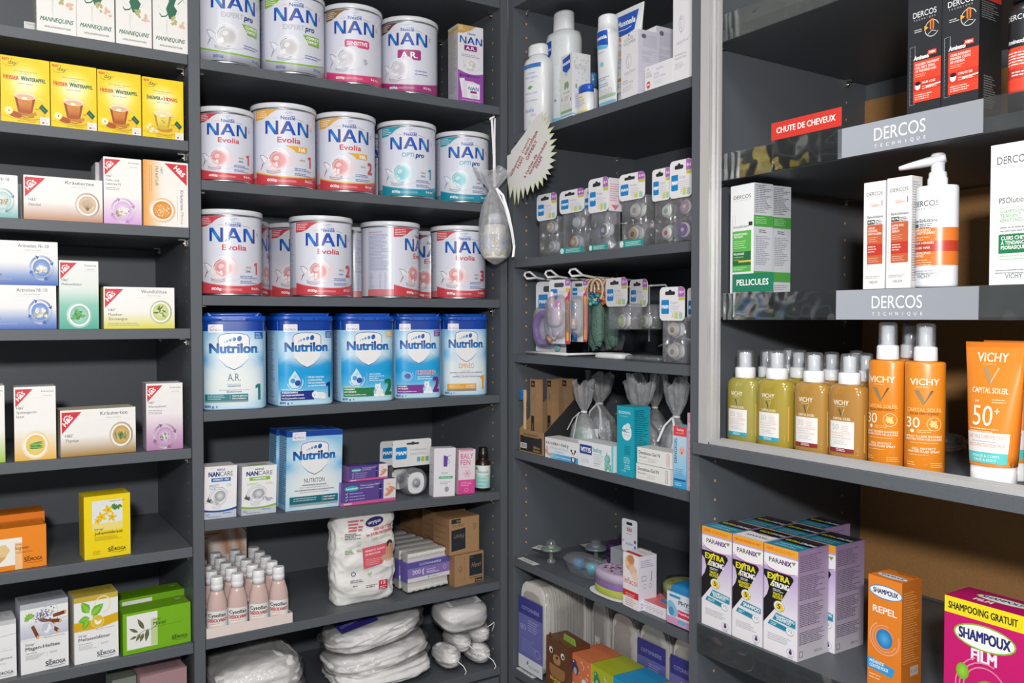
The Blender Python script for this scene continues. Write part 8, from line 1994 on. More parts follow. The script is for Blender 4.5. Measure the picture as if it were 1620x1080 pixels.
def a_ami(t, W=52, H=186):
 a = Art(W, H, len(t[0])); K = '#2c2e32'; R = '#e8452f'; a.rect(0, 0, W, H, K); derc(a, W * .5, 150, 36, '#eceef0')
 a.ring(W * .72, 131, 10, 11, '#c9ccc8', 20, 330); a.rrect(W * .66, 129, W * .78, 143, 2, '#d8803c'); a.rrect(W * .69, 129, W * .75, 141, 1.4, '#8a4420'); a.poly([(W * .5, 130), (W * .62, 133), (W * .5, 136)], '#f0a83c'); a.line([(W * .6, 124), (W * .72, 128), (W * .84, 126)], .8, '#c9ccc8'); a.bars(W * .2, 133, W * .28, 1, 2, 2.6, '#c8c8c8')
 ruler(a, 4, 36, 112, '#9aaab0', 8); a.text('Aminexil', 10, 94, 5.6, '#f2f2f2', w=24, b=.03, it=.2); a.rect(32, 97, 45, 103, R); a.text('MEN', 38.5, 98.6, 3, '#fff', w=9, al='c', b=.03)
 a.rect(10, 38, W, 92, R); a.rect(10, 52, W, 67, '#c83a28')
 for k, ln in enumerate(t[:3]): a.text(ln, 13, 86 - k * 4.4, 3, '#fbe8e0', w=min(36, len(ln) * 2), b=.02)
 a.bars(13, 74, 22, .9, 2, 2.6, '#f4b4a0'); a.ell(17, 59, 4.2, 5, '#f2ece8'); a.ell(17, 62.5, 4.4, 2.6, '#222'); a.text(t[3], 24, 61, 3, '#fbe8e0', w=20, b=.02); a.bars(24, 57, 24, 1, 2, 2.8, '#f4c4b4'); a.line([(30, 56), (W, 58)], 1.6, '#fff'); a.bars(13, 47, 30, 1, 3, 2.8, '#fbe0d4'); return a
sK = Art(46, 186, 4); sK.rect(0, 0, 46, 186, '#1d1e20'); sK.rect(2, 152, 44, 186, '#b4302c'); sK.bars(4, 148, 36, 1.2, 8, 2.8, '#6a6c70'); sK.bars(10, 56, 26, 1.2, 14, 3, '#7a7c80')
carton('hair_carton', 'black and red hair care carton with orange ampoule picture, left one', 'carton', 'D', Z1, 1435.6, 1488.6, 120, -30, .022, .052, a_ami(['INTENSIVE TREATMENT', 'FOR FIRST SIGNS', 'OF THINNING HAIR', 'HAIR LOSS']), sK, col='#232427', sidex='right', h=.1795, group='black and red hair cartons')
carton('hair_carton', 'black and red hair care carton with orange ampoule picture, right one', 'carton', 'D', Z1, 1489.6, 1548.2, 120, -30, .022, .052, a_ami(['CURE INTENSIVE', 'PREMIÈRE CHUTE', 'DE CHEVEUX', 'CHUTE DE']), sK, col='#232427', sidex='right', h=.1795, group='black and red hair cartons')
def a_men(W, H):
 a = Art(W, H, 2); C = W / 2; a.rect(C - 34, 0, C + 40, H, '#232427'); a.text('DERCOS', C - 8, H * .9, 6, '#e8e8ea', w=30, al='c'); a.text('Aminexil', C - 22, H * .66, 5, '#f2f2f2', w=22, it=.2, b=.02); a.rect(C, H * .68, C + 14, H * .74, '#e8452f'); a.rect(C - 24, H * .16, C + 40, H * .62, '#e8452f'); a.rect(C - 24, H * .3, C + 40, H * .4, '#b8382c'); a.bars(C - 22, H * .56, 34, 1.4, 5, 3.4, '#fbe0d8'); a.bars(C - 14, H * .36, 30, 1.4, 2, 3.4, '#fbe0d8'); return a
bottle('shampoo_bottle', 'black and red bottle cut off at the right edge of the picture', 'D', Z1, 1596, 1652, 90, -20, .03, [(0, .95), (.01, 1), (.80, 1), (.86, .7), (.87, .6)], [(.872, .8), (.99, .78), (1, .7)], col='#17181a', capcol='#17181a', art=a_men, az=(.04, .8), flat=.8, rot=20)
# dandruff cartons
def a_pel():
 a = Art(38, 172, 2); a.rect(0, 0, 38, 172, '#eceef0'); derc(a, 19, 150, 28); ruler(a, 3, 30, 124, '#b4bcb4', 5); a.text('Anti-pelliculaire', 5, 104, 4, '#55585c', w=25); a.rect(30, 106, 36, 112, '#33353a')
 a.rect(4, 34, 34, 99, '#5cb450'); a.rect(4, 44, 34, 66, '#1f6a3c'); a.rect(14, 49, 34, 52, '#e0c03c'); a.text('SHAMPOOING', 6, 92, 3.2, '#eaf6e4', w=22, b=.02); a.text('TRAITANT', 6, 88, 3.2, '#eaf6e4', w=15, b=.02); a.bars(6, 82, 20, 1, 4, 3.4, '#c4e8bc'); a.text('PELLICULES', 6, 61, 3, '#fff', w=17, b=.02); a.bars(6, 57, 24, 1, 1, 3, '#c4e8bc'); a.text('CHEVEUX', 6, 52, 2.6, '#e0c03c', w=10); a.bars(6, 40, 22, 1, 2, 3, '#c4e8bc'); return a
def s_pel():
 a = Art(38, 172, 3); a.rect(0, 0, 38, 172, '#c4c7ce'); a.bars(2, 168, 34, 1.3, 16, 2.8, '#73777f', full=.8); a.rect(0, 104, 38, 122, '#4c9c48'); a.bars(3, 118, 30, 1, 4, 3, '#a8d4a0'); a.bars(10, 98, 18, 1.2, 2, 3, '#55585c'); a.bars(4, 88, 30, 1.2, 16, 2.9, '#8a8e96', full=.8); a.rect(0, 18, 38, 34, '#4c9c48'); a.bars(4, 12, 28, 1.2, 3, 3, '#8a8e96'); return a
carton('hair_carton', 'white and green dandruff shampoo carton, front one behind the green sign', 'carton', 'D', Z2, 1155.5, 1192.3, 400, 296, .024, .040, a_pel(), s_pel(), col='#d4d6da', sidex='right', topcol='#8c8486', yaw=-4, group='white and green hair cartons')
carton('hair_carton', 'white and green dandruff shampoo carton, rear one', 'carton', 'D', Z2, 1187, 1222, 400, 300, .070, .040, a_pel(), s_pel(), col='#d4d6da', sidex='right', topcol='#8c8486', yaw=-4, group='white and green hair cartons')
def a_ker(t):
 a = Art(38, 172, len(t)); a.rect(0, 0, 38, 172, '#ecebea'); derc(a, 19, 150, 28); a.bars(12, 136, 16, .9, 2, 3, '#d8a49c'); a.line([(32, 132), (32, 141)], 1.4, '#c84c3c'); a.text('JUSQU\'À 230°', 14, 132, 3, '#d88c84', w=16); ruler(a, 3, 30, 122, '#c4b8b4', 5)
 a.text('Kera-Solutions', 7, 114, 4, '#44464a', w=27, b=.01); a.rect(7, 104, 20, 111, '#3c3e44'); a.text('10.7%', 8, 106, 3.4, '#fff', w=11, b=.02); a.bars(21, 109, 13, .9, 3, 2.4, '#66686c'); a.rect(7, 40, 34, 103, '#c4603c'); a.rect(7, 54, 34, 72, '#c23a2c')
 for k, ln in enumerate(t): a.text(ln, 9, 96 - k * 4.6, 3.2, '#fbe4d8', w=min(23, len(ln) * 2.2), b=.02)
 a.bars(9, 82, 18, .9, 3, 3, '#e8b09c'); a.bars(9, 67, 16, 1.4, 3, 4, '#fbe0d8'); a.bars(9, 49, 22, .9, 3, 3, '#e8b09c'); a.bars(4, 20, 30, .8, 2, 2.6, '#a8a4a4'); a.text('VICHY', 19, 9, 4, '#66686c', w=15, al='c'); return a
kt = Art(38, 34, 2); kt.rect(0, 0, 38, 34, '#b8403c')
carton('hair_carton', 'white and rust hair serum carton, left one of the pair', 'carton', 'D', Z2, 1366, 1400, 400, 290.5, .022, .034, a_ker(['SÉRUM', 'POINTES', 'DÉVITALISÉES']), s_lw(), kt, col='#dddbd9', sidex='right', topcol='#b8403c', group='white and rust serum cartons')
carton('hair_carton', 'white and rust hair serum carton, right one beside the pump bottle', 'carton', 'D', Z2, 1402.5, 1441, 400, 283.5, .022, .024, a_ker(['LIFELESS', 'ENDS', 'SERUM']), printed_side(34, 172, '#cfccc8', '#9a9a9c', rows=40), kt, col='#dddbd9', sidex='right', topcol='#b8403c', group='white and rust serum cartons')
def a_pump(W, H):
 a = Art(W, H, 2); C = W / 2 - 8; derc(a, C - 6, H * .82, 34, '#44464a'); a.text('Kera-Solutions', C - 26, H * .655, 4.6, '#44464a', w=36, b=.01); a.rect(C - 26, H * .605, C - 14, H * .64, '#3c3e44'); a.bars(C - 12, H * .632, 16, .9, 3, 2.2, '#66686c')
 a.rect(C - 30, H * .21, C + 40, H * .595, '#d8742c'); a.rect(C - 30, H * .35, C + 40, H * .46, '#b83c28'); a.text('SHAMPOOING', C - 26, H * .56, 3.2, '#fbe8d8', w=28, b=.02); a.text('RECONSTITUANT', C - 26, H * .53, 3.2, '#fbe8d8', w=34, b=.02); a.bars(C - 26, H * .495, 30, 1, 2, 3, '#f4c8a4'); a.text('CHEVEUX AGRESSÉS', C - 26, H * .43, 2.8, '#fbe4d8', w=32, b=.02); a.text('DAMAGED HAIR', C - 26, H * .38, 2.8, '#fbe4d8', w=28, b=.02)
 a.text('RESURFACING', C - 26, H * .325, 3.2, '#fbe8d8', w=28, b=.02); a.text('SHAMPOO', C - 26, H * .295, 3.2, '#fbe8d8', w=20, b=.02); a.bars(C - 26, H * .26, 30, 1, 3, 3, '#f4c8a4'); a.bars(C - 26, H * .15, 44, .9, 2, 3, '#9a9ca0'); a.text('VICHY', C - 6, H * .08, 5, '#66686c', w=18, al='c'); a.bars(C + 64, H * .9, 8, 1, 40, 3, '#9a9ca4'); return a
def pump(root, h, R):
 m = MB(); z = h * .985; m.lathe([(R * .33, h * .80), (R * .33, h * .935)], 24, '#e6e9ee'); m.lathe([(R * .30, z - .012), (R * .34, z - .010), (R * .36, z), (R * .30, z + .003)], 24, '#e6e9ee')
 m.loft([(-.004, .0045, .010), (0, .0062, .0115), (.018, .0058, .010), (.036, .0045, .0075), (.046, .0035, .005), (.052, .0028, .004)], 20, 2.6, '#e6e9ee', 'plastic', M=Matrix.Translation((R * .22, 0, z - .004)) @ Matrix.Rotation(-PI / 2 - .16, 4, 'Y')); m.build('pump_head', root)
bottle('pump_bottle', 'white pump bottle with an orange and rust label', 'D', Z2, 1450, 1514, 400, 245, .026, [(0, .93), (.008, .985), (.02, 1), (.735, 1), (.755, .96), (.76, .55)], [(.762, .44), (.765, .48), (.815, .48), (.82, .44), (.86, .42), (.865, .36)], col='#e6e9ef', capcol='#e2e6ec', art=a_pump, az=(.01, .735), flat=.8, rot=26, extra=pump, e=2.2)
def a_pso():
 a = Art(80, 180, 2); a.rect(0, 0, 80, 180, '#eceeed'); derc(a, 34, 154, 48, '#44464a'); ruler(a, 4, 18, 124, '#b4ccb8', 12); a.text('PSOlution', 14, 104, 7, '#3c3e42', w=42); a.line([(14, 98), (76, 98)], .4, '#9ab09c')
 for k, ln in enumerate(('SHAMPOOING', 'TRAITANT', 'KÉRATORÉDUCTEUR')): a.text(ln, 16, 91 - k * 5.6, 4.6, '#6aa874', w=(40, 31, 56)[k])
 a.bars(16, 72, 44, 1.6, 4, 4.4, '#9a9ca0'); a.rect(14, 40, 80, 64, '#1f7a4c')
 for k, ln in enumerate(('CUIRS CHEVELUS', 'À TENDANCE', 'PSORIASIQUE')): a.text(ln, 18, 57 - k * 6, 4.6, '#f2f6f2', w=(52, 38, 36)[k], b=.02)
 a.bars(16, 36, 50, 1.2, 2, 4, '#a8ccae'); a.bars(10, 18, 54, 1, 2, 3.4, '#8a8c90'); a.text('VICHY', 38, 8, 6, '#66686c', w=26, al='c'); return a
carton('hair_carton', 'large white carton with a dark green band at the right edge', 'carton', 'D', Z2, 1565.5, 1650, 400, 231.6, .022, .05, a_pso(), None, col='#e0e2e4', sidex='right', lip=False)

# ---- sun care bottles
def spray(label, pxl, pxr, pyt, pys, ins, body, art, kind='oil', first={}, rot=0, group='oil spray bottles', py=640, ok=True):
 """pys: pixel row of the shoulder"""
 L, a, w = seat('D', pxl, pxr, py, ins); R = w / 2 * .93; F0, ee, n, ur = UNITS['D']; mid = ray((pxl + pxr) / 2, py); fl = .62 if kind == 'oil' else .78
 P = mid * ((F0 + ins + R * fl) / (mid.x * n[0] + mid.y * n[1])); H = z_at((pxl + pxr) / 2, pyt, P) - Z3; hs = z_at((pxl + pxr) / 2, pys, P) - Z3
 root = empty('spray_bottle'); put(root, P, ur + math.radians(rot), Z3 + .0005); N = 48; e = 2.8 if kind == 'oil' else 2.2
 m = MB(); b2 = mix(body, '#fff', .25)
 m.loft([(0, R * .88, R * fl * .85), (.003, R * .97, R * fl * .95), (.008, R, R * fl), (hs - .014, R, R * fl), (hs - .005, R * .93, R * fl * .92), (hs, R * .72, R * fl * .75), (hs + .001, R * .5, R * fl * .7)] if kind == 'oil' else [(0, R * .93, R * fl * .93), (.003, R, R * fl), (hs - .004, R, R * fl), (hs - .001, R * .97, R * fl * .97), (hs, R * .8, R * fl * .85)], N, e, body, 'liquid' if kind == 'oil' else 'plastic')
 ol, nr, per = outline('sq', R, R * fl, N, e); A = art(per * 1000, (hs - .02) * 1000); wrap(m, A, ol, nr, .006, hs - .014, 'card', grow=.00025); m.build('bottle_body', root)
 m = MB(); rc = R * (.52 if kind == 'oil' else .58); m.lathe([(rc, hs + .0005), (rc * 1.03, hs + .0015), (rc, hs + (H - hs) * .36), (rc * .9, hs + (H - hs) * .38), (rc * .62, hs + (H - hs) * .42), (rc * .62, hs + (H - hs) * .86), (rc * .5, hs + (H - hs) * .9)], 28, '#eceef0'); m.build('spray_pump', root)
 m = MB(); m.lathe([(rc * .86, hs + (H - hs) * .385), (rc * .84, H - .004), (rc * .72, H - .001), (.0, H)], 28, '#fff', 'cap_clear', cap=False); m.build('clear_cap', root)
 return tag(root, label, 'spray bottle', group)
def a_oil(c, n):
 def f(W, H):
  a = Art(W, H, 2); C = W / 2; a.text('VICHY', C - 1, H * .84, 6.4, '#f6f0d8', w=24, al='c', b=.015); a.bars(C - 8, H * .81, 14, .7, 1, 2, '#e8dcae'); a.poly([(C - 5, H * .78), (C - 2.6, H * .78), (C + 1, H * .67), (C - .6, H * .64)], '#5a5a4c'); a.poly([(C + 1, H * .67), (C - .6, H * .64), (C + 4, H * .79), (C + 5, H * .79)], '#c8c4a8')
  a.text('CAPITAL SOLEIL', C, H * .60, 3.4, '#f6f0d8', w=28, al='c', b=.015); a.rect(C - 19, H * .14, C + 19, H * .58, '#ece9e6'); a.text(n, C - 15, H * .44, 7.6, '#c8c0bc', w=11); a.bars(C + 1, H * .5, 12, .7, 4, 2.4, '#d4b8b0'); a.text('EAU PROTECTION SOLAIRE', C, H * .375, 2.3, '#e0a08c', w=31, al='c'); a.bars(C - 14, H * .345, 28, .6, 1, 2, '#9ab0c4'); a.text('SUN PROTECTIVE WATER', C, H * .295, 2.3, '#e0a08c', w=29, al='c'); a.bars(C - 12, H * .26, 24, .6, 3, 2.2, '#a8b8c8')
  a.rect(C - 19, H * .08, C + 19, H * .15, c); a.bars(C - 8, H * .125, 16, .9, 2, 2, mix(c, '#fff', .7)); a.bars(C - 8, H * .03, 14, .8, 1, 2, mix(c, '#caa', .5)) if c != '#35a8c4' else None; a.rect(C + 32, H * .1, C + 34, H * .7, '#d8a850'); return a
 return f
TE, MA = '#35a8c4', '#8c2f34'
Y1, Y2, Y3, Y4 = '#b8ac56', '#bca642', '#c49548', '#c48e44'
spray('yellow-green oil spray bottle with a turquoise label stripe, leftmost', 1153.5, 1204, 553, 598, .030, Y1, a_oil(TE, '30'))
spray('golden oil spray bottle with a turquoise label stripe, second from the left', 1200.5, 1257.5, 554, 600, .024, Y2, a_oil(TE, '50'))
spray('amber oil spray bottle with a dark red label stripe, third from the left', 1259, 1316, 557, 605, .022, Y3, a_oil(MA, '30'))
spray('amber oil spray bottle with a dark red stripe, beside the orange sprays', 1313, 1374.5, 559, 608.5, .019, Y4, a_oil(MA, '50'))
for (x, yt, ys, ins, c, t) in ((1214, 552, 597, .085, Y1, 'leftmost of the rear row'), (1263, 553, 598, .085, Y2, 'second of the rear row'), (1247, 550, 592, .135, Y1, 'farthest back of all'), (1315, 556, 602, .085, Y3, 'behind the two dark red striped ones'), (1369, 558, 604, .085, Y4, 'rear row, beside the orange sprays'), (1354, 554, 598, .135, Y4, 'far back near the orange sprays')):
 wd = 24.5 if ins < .1 else 22.5; spray('oil spray bottle with a white pump, ' + t, x - wd, x + wd, yt, ys, ins, c, a_oil(TE if x < 1280 else MA, '30'))
OR = '#dd8420'
def a_spr(W, H):
 a = Art(W, H, 3); C = W / 2; a.text('VICHY', C, H * .875, 8, '#fbeed8', w=35, al='c', b=.012); a.bars(C - 10, H * .85, 20, .8, 1, 2, '#f0c890')
 a.poly([(C - 12, H * .82), (C - 6, H * .82), (C + 1, H * .70), (C - 1, H * .665)], '#8a7c5c'); a.poly([(C - 1, H * .665), (C + 1, H * .70), (C + 8, H * .82), (C + 11, H * .82)], '#5c5444')
 a.text('CAPITAL SOLEIL', C, H * .60, 4.6, '#f6c480', w=43, al='c', b=.01); a.text('SOLAR DERM SCIENCE', C, H * .57, 2.8, '#8a4a14', w=34, al='c', b=.02); a.text('30', C - 22, H * .435, 13, '#fbeed8', w=17); a.text('SPF', C - 22, H * .52, 2.4, '#fbeed8'); a.ring(C + 12, H * .475, 8, 9, '#f6c480'); a.blob(C + 12, H * .475, 5, '#f6c480', n=14, j=.4); a.ell(C - 14, H * .40, 2.4, 2.4, '#fbeed8'); a.bars(C - 8, H * .405, 26, .9, 2, 2.4, '#f6c480')
 a.text('SPRAY FLUIDE INVISIBLE', C, H * .335, 2.6, '#fbeed8', w=44, al='c', b=.012); a.text('PROTECTION CELLULAIRE', C, H * .305, 2.6, '#fbeed8', w=44, al='c', b=.012); a.bars(C - 16, H * .275, 34, .8, 1, 2, '#f6c480'); a.text('CELL PROTECT', C, H * .208, 2.8, '#fbeed8', w=28, al='c', b=.012); a.text('WATER FLUID SPRAY', C, H * .178, 2.8, '#fbeed8', w=38, al='c', b=.012); a.bars(C - 18, H * .15, 36, .8, 1, 2, '#f6c480'); a.bars(C - 20, H * .07, 12, 1, 2, 3, '#f6c480'); a.bars(C + 8, H * .07, 16, .8, 3, 2.4, '#f6c480'); return a
spray('orange sun spray bottle with white pump, front left beside the oil bottles', 1375.5, 1432, 509, 569.5, .020, OR, a_spr, 'spr', rot=8, group='orange sun sprays')
spray('orange sun spray bottle with white pump, front right with number 30', 1432.8, 1494, 511, 572, .019, OR, a_spr, 'spr', rot=28, group='orange sun sprays')
spray('orange sun spray bottle with white pump, standing behind the other two', 1413, 1467, 510, 567, .095, OR, a_spr, 'spr', rot=28, group='orange sun sprays')
def a_sol():
 a = Art(60, 126, 3); a.rect(0, 0, 60, 126, '#e6872a'); a.rect(0, 121, 60, 126, '#dd7c20'); a.text('VICHY', 30, 106, 9, '#fbeed8', w=32, al='c', b=.012); a.bars(20, 103, 20, .7, 1, 2, '#f6c480'); a.poly([(21, 100), (26, 100), (31, 88), (30, 82)], '#a8906c'); a.poly([(30, 82), (31, 88), (37, 100), (39, 100)], '#c8b48c')
 a.text('CAPITAL SOLEIL', 30, 74, 5.4, '#fbeed8', w=40, al='c', b=.012); a.text('50', 12, 41, 20, '#fbeed8', w=24); a.text('+', 38, 52, 8, '#fbeed8', b=.01); a.text('SPF', 14, 64, 2.6, '#fbeed8'); a.bars(34, 67, 20, 1, 2, 2.6, '#f8d8a8'); a.bars(8, 37, 44, 1, 2, 2.6, '#f8d8a8'); a.rect(4, 14, 56, 34, '#e6e2e4'); a.text('LAIT MULTI-PROTECTION', 30, 28, 3.4, '#e08c4c', w=46, al='c'); a.text('MULTI-PROTECTION MILK', 30, 19.5, 3.4, '#e08c4c', w=46, al='c'); a.bars(12, 24.6, 34, .7, 1, 2, '#b8a8a8'); a.rect(4, 3, 56, 14, '#5cc4c0'); a.text('VISAGE & CORPS', 30, 9, 2.6, '#e8f8f6', w=36, al='c'); a.text('FACE & BODY', 30, 5, 2.6, '#e8f8f6', w=30, al='c'); return a
soft_tube('sun_lotion_tube', 'orange sun lotion tube standing on its white cap, front one', 'D', Z3, 1513, 1610, 752, 541, .019, False, a_sol(), col='#e6872a', w_cap=.70, caph=.135, flare=.99, cat='tube', group='orange sun lotion tubes')
soft_tube('sun_lotion_tube', 'orange sun lotion tube behind the front one', 'D', Z3, 1542, 1634, 740, 539, .070, False, a_sol(), col='#e6872a', w_cap=.70, caph=.135, flare=.99, cat='tube', group='orange sun lotion tubes')
soft_tube('sun_lotion_tube', 'orange sun lotion tube cut off at the right edge', 'D', Z3, 1611.5, 1712, 752, 548, .019, False, a_sol(), col='#e6872a', w_cap=.70, caph=.135, flare=.99, cat='tube', group='orange sun lotion tubes')
flatpack('clear_packaging', 'crumpled clear plastic packaging lying behind the sun bottles', 'packaging', 1200, 1201, 690, .0, .001, .001, '#fff', 'clear') if 0 else None

# ---- lice treatment cartons
def a_par(fr=True, k=0):
 a = Art(58, 150, k); a.grad(0, 0, 58, 150, [(0, '#ece9ee'), (.25, '#e4dfea'), (.6, '#c8b4d8'), (.8, '#b89cd0'), (1, '#c8b4d8')]); K = '#1c1b1e'; T = '#2389a4'
 a.poly([(0, 133), (0, 114), (14, 109), (30, 107.5), (58, 109), (58, 133)], '#f0eef0'); a.line([(0, 118), (10, 110), (26, 106), (42, 106.4), (58, 111)], [.6, 1.6, 2.4, 1.6, .6], '#8a2c84', '#d86cb0'); a.poly([(0, 134), (0, 119), (8, 112), (26, 108.4), (44, 108.6), (58, 112), (58, 134)], '#f0eef0')
 a.rect(0, 137, 58, 150, '#eea62c'); a.text('100%', 4, 141, 5, '#d8602c', w=13, b=.02) if fr else a.text('100% DOELTREFFEND IN 5 MIN.*', 4, 141, 4.4, '#d8602c', w=50, b=.02); a.bars(19, 144, 34, 1.4, 2, 3, '#d8802c') if fr else None
 a.text('PARA', 9, 121, 8, '#2a282c', w=23, b=.01); a.text('NIX', 32, 121, 8, '#6a2c84', w=15, b=.03); a.poly([(47, 130), (55, 131), (51, 124)], '#8aa03c')
 a.poly([(0, 106), (46, 106), (50, 103), (51, 99), (30, 58), (0, 14), (0, 54), (6, 64), (9, 76), (6, 90), (0, 96)], K)
 a.text('EXTRA', 7, 92, 10, '#e8de2c', w=37, b=.035); a.line([(12, 80), (24, 104)], 2.4, '#e8de2c'); a.text('STRONG', 15, 80, 8.6, '#f2f2f2', w=28, b=.035); a.bars(16, 75.6, 20, 1.4, 2, 2.6, '#c8c8cc'); a.text('TRAITE &' if fr else 'BEHANDELT &', 16 if fr else 12, 66, 4.6, '#e8de2c', w=17 if fr else 25, b=.02); a.text('PROTÈGE' if fr else 'BESCHERMT', 16 if fr else 14, 60.4, 4.6, '#e8de2c', w=17 if fr else 22, b=.02)
 a.ell(27, 49, 9.4, 9.4, '#eef0f0'); a.ring(27, 49, 8.6, 9.4, '#8a8a90'); a.poly([(27, 49), (35, 49), (33, 42), (28, 41)], '#e8c42c'); a.ell(27, 49, 6.4, 6.4, '#e8cc3c'); a.text('5', 24.4, 45, 8, '#2a282c', b=.02); a.text("min", 29, 50, 2, '#2a282c')
 a.poly([(22, 37), (55, 33), (55, 20 if fr else 24), (16, 24 if fr else 27)], T)
 if fr: a.text('SHAMPOOING', 21, 30, 4.6, '#f2f6f8', w=32, b=.025, rot=-5); a.text('SHAMPOO', 23, 25, 4.6, '#f2f6f8', w=24, b=.025, rot=-5)
 else: a.text('SHAMPOO', 22, 28.4, 6, '#f2f6f8', w=31, b=.03, rot=-5)
 a.poly([(12, 22), (40, 18), (40, 10), (8, 14)], T) ; a.bars(13, 17.4, 14, 1.2, 2, 2.6, '#cfe6ec'); a.ell(46, 13, 7, 7, '#eef0f2'); a.ring(46, 13, 6.4, 7, '#9aa4ac'); a.text('72', 46, 11, 5, '#3c8ca4', w=8, al='c'); return a
def a_par2(fr, k):
 b = a_par(fr, k); a = Art(58, 184, k); a.grad(0, 0, 58, 184, [(0, '#ece9ee'), (1, '#ece9ee')]); n = len(a.v)
 a.v += [(x, y + 34, z + 1) for x, y, z in b.v]; a.f += [(tuple(i + n for i in f), c, m) for f, c, m in b.f]; a.lay = b.lay + 1
 a.bars(8, 32, 40, 1, 4, 3.2, '#b4b8c4'); a.ring(47, 12, 6, 6.6, '#b8a4c4'); a.ell(47, 11.4, 2.6, 2.8, '#4c2c6c'); a.rect(45.6, 14, 48.4, 17, '#4c2c6c'); a.bars(43, 3, 9, .8, 1, 2, '#9a8cac'); return a
def s_par():
 a = Art(70, 184, 5); a.grad(0, 0, 70, 184, [(0, '#c8c4cc'), (.3, '#b4a8bc'), (1, '#93799f')])
 for (y, n) in ((174, 9), (140, 13), (92, 12), (46, 7)): a.bars(4, y, 58, 1.5, n, 3.2, '#6c6078', full=.88)
 a.rrect(4, 6, 12, 16, 1, '#5c5468'); a.rrect(5, 7, 11, 15, 1, '#c8c4cc'); a.text('200 ml', 38, 8, 4, '#55505e', w=18); return a
def t_par():
 a = Art(58, 66, 4); a.rect(0, 0, 58, 30, '#2389a4'); a.rect(0, 30, 58, 52, '#1c1b1e'); a.rect(0, 52, 58, 66, '#3c3548'); a.text('SHAMPOOING', 10, 18, 6, '#9ad0e0', w=40, b=.02); a.text('SHAMPOOING', 10, 8, 6, '#9ad0e0', w=36, b=.02); a.text('EXTRA', 6, 38, 7.4, '#e8de2c', w=22, b=.03); a.text('STRONG', 30, 38, 7.4, '#e8e8ea', w=25, b=.03); return a
def t_par2():
 a = Art(58, 66, 4); a.rect(0, 0, 58, 36, '#f0eef0'); a.rect(0, 36, 58, 66, '#1c1b1e'); a.line([(0, 40), (28, 32), (58, 38)], 2, '#8a2c84'); a.text('PARANIX', 50, 22, 7, '#3c3440', w=40, rot=180, b=.02); a.text('EXTRA', 30, 54, 7, '#e8de2c', w=22, rot=180, b=.03); a.text('STRONG', 56, 54, 7, '#e8e8ea', w=24, rot=180, b=.03); return a
PG = 'purple and black lice shampoo cartons'
H0 = None; SP_, TP_ = s_par(), t_par()
rows = [(1110.5, 1157.5, .006, 'leftmost in the front row', True, 0), (1159, 1207, .006, 'middle of the front row', False, 1), (1208.8, 1262.6, .006, 'rightmost in the front row', True, 0)]
for k, (xl, xr, ins, t, fr, tt) in enumerate(rows):
 o = carton('lice_shampoo_carton', 'purple, black and white lice shampoo carton, ' + t, 'carton', 'D', Z4, xl, xr, 900, 831 if k == 0 else 845, ins, .070, a_par2(fr, k), SP_, t_par2() if tt else TP_, col='#b8a8c4', sidex='right', h=H0, group=PG)
 H0 = H0 or o['h']
wx = o['w']
for (dx, ins, t, dz) in ((0, .078, 'second row, left', 0), (1, .078, 'second row, middle', 0), (2, .078, 'second row, right', 0), (1.0, .150, 'rearmost', .002)):
 L = hit(1110.5, 900, 'D', .006); o = carton('lice_shampoo_carton', 'purple, black and white lice shampoo carton, ' + t, 'carton', 'D', Z4, 1110.5, 1157.5, 900, 831, ins, .070, a_par2(True, 3), SP_, TP_, col='#b8a8c4', sidex='right', h=H0, w=wx, group=PG)
 o.location.y = EYE * 0 + L.y - dx * (wx + .0015) - (.012 if ins < .1 else .0)
def oval_logo(a, x, y, w, ring, t='SHAMPOUX', rot=0): a.ell(x, y, w * .52, w * .2, ring, rot=rot); a.ell(x, y, w * .49, w * .17, '#eef0f0', rot=rot); a.text(t, x, y - w * .055, w * .13, '#2a2c6c', w=w * .76, al='c', b=.03)
def a_rep():
 a = Art(46, 140, 2); O = '#e5832a'; a.rect(0, 0, 46, 140, O); oval_logo(a, 24, 122, 44, '#3c8cc0'); a.text('REPEL', 23, 95, 8, '#f4ece4', w=32, al='c', b=.03)
 for k in range(3): a.ring(23, 64, 12 + k * 3.6, 13.4 + k * 3.6, mix(O, '#fff', .14 + .06 * k), 20 + k * 50, 300 + k * 40)
 a.radial(23, 64, 11, 12, [(0, '#5aaee0'), (.7, '#2f8ccc'), (1, '#2478b4')]); a.poly([(0, 36), (38, 30), (34, 18), (0, 22)], '#3c9cd8'); a.text('PRÉVENTIF', 3, 29, 4, '#f2f6f8', w=20, b=.02); a.text('CONTRE POUX', 3, 23.6, 4, '#f2f6f8', w=26, b=.02); a.bars(3, 14, 16, 1.2, 2, 4, '#f8d8b4'); return a
sr = Art(40, 140, 3); sr.rect(0, 0, 40, 140, '#b5651e'); sr.bars(3, 126, 34, .9, 30, 3, '#d89858', full=.8); sr.rect(18, 22, 34, 34, '#b8a8a0'); sr.text('€ 14,95', 20, 26, 3.4, '#66605c', w=12)
tr_ = Art(46, 40, 3); tr_.rect(0, 0, 46, 40, '#e5832a'); oval_logo(tr_, 24, 14, 40, '#3c8cc0'); tr_.text('REPEL', 40, 38, 5, '#c0401c', w=26, rot=180, b=.02)
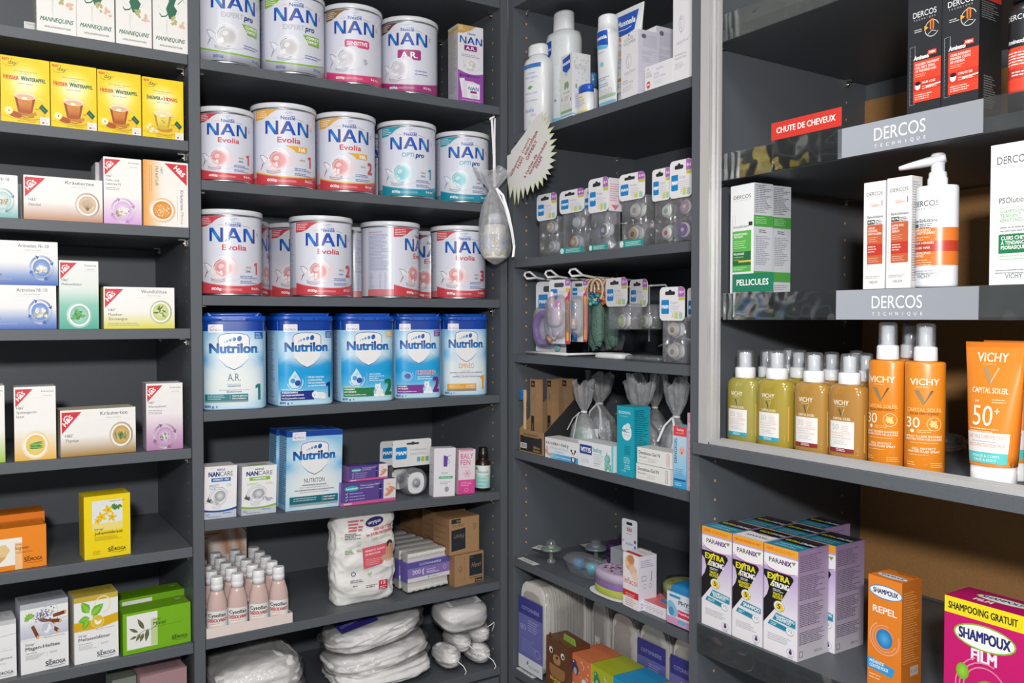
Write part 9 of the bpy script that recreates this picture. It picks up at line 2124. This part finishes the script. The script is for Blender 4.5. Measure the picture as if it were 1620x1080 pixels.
carton('lice_repel_carton', 'orange lice treatment carton with small grey price sticker on its side', 'carton', 'D', Z4, 1373, 1426.5, 1000, 927, .030, .042, a_rep(), sr, tr_, col='#c8701e', sidex='right', yaw=-3, h=.152)
def a_film():
 a = Art(110, 140, 2); M_ = '#c4186c'; a.rect(0, 0, 110, 140, M_); a.rect(0, 122, 110, 140, '#ecd820'); a.text('SHAMPOOING GRATUIT', 5, 127, 7.4, '#2a2620', w=84, b=.025); a.ell(50, 104, 38, 14, '#8ab42c'); a.ell(50, 104, 36, 12.4, '#eef0ec'); a.text('SHAMPOUX', 50, 99, 11, '#2a2c6c', w=62, al='c', b=.035); a.text('FILM', 50, 78, 12, '#f2e8f0', w=30, al='c', b=.04)
 for k in range(3): a.ring(52, 46, 26 + k * 5, 27.5 + k * 5, mix(M_, '#fff', .25), 30 + k * 40, 200 + k * 30)
 a.radial(56, 38, 20, 22, [(0, '#9cd048'), (.7, '#7cb824'), (1, '#669c1c')]); a.radial(24, 62, 8, 9, [(0, '#9cd048'), (1, '#74ae20')]); a.rect(0, 0, 40, 24, '#7cb824'); a.bars(4, 16, 30, 2, 3, 5, '#e8f4d0'); return a
tf = Art(110, 55, 3); tf.rect(0, 0, 110, 55, '#b01460'); tf.ell(56, 34, 34, 11, '#8ab42c'); tf.ell(56, 34, 32, 9.4, '#eef0ec'); tf.text('SHAMPOUX', 56, 31, 8, '#2a2c6c', w=54, al='c', b=.03); tf.text('FILM', 40, 12, 8, '#f2e8f0', w=22, al='c', b=.04)
carton('lice_film_carton', 'large magenta lice treatment carton with a yellow band and white oval', 'carton', 'D', Z4, 1494, 1640, 1000, 921, .014, .055, a_film(), None, tf, col='#b8166a', sidex='right', topcol='#b01460', h=.158)
# ---- clear packaging lying behind the sun bottles
L = hit(1490, 650, 'D', .20); m = MB(); soft(m, (0, 0, .016), (.045, .03, .012), seed=77, amp=.05, mat='bag_film', crease=.2); o = m.build('clear_packaging'); put(o, L, 0, Z3 + .0025)
tag(o, 'crumpled clear plastic packaging lying behind the orange sun sprays', 'packaging')
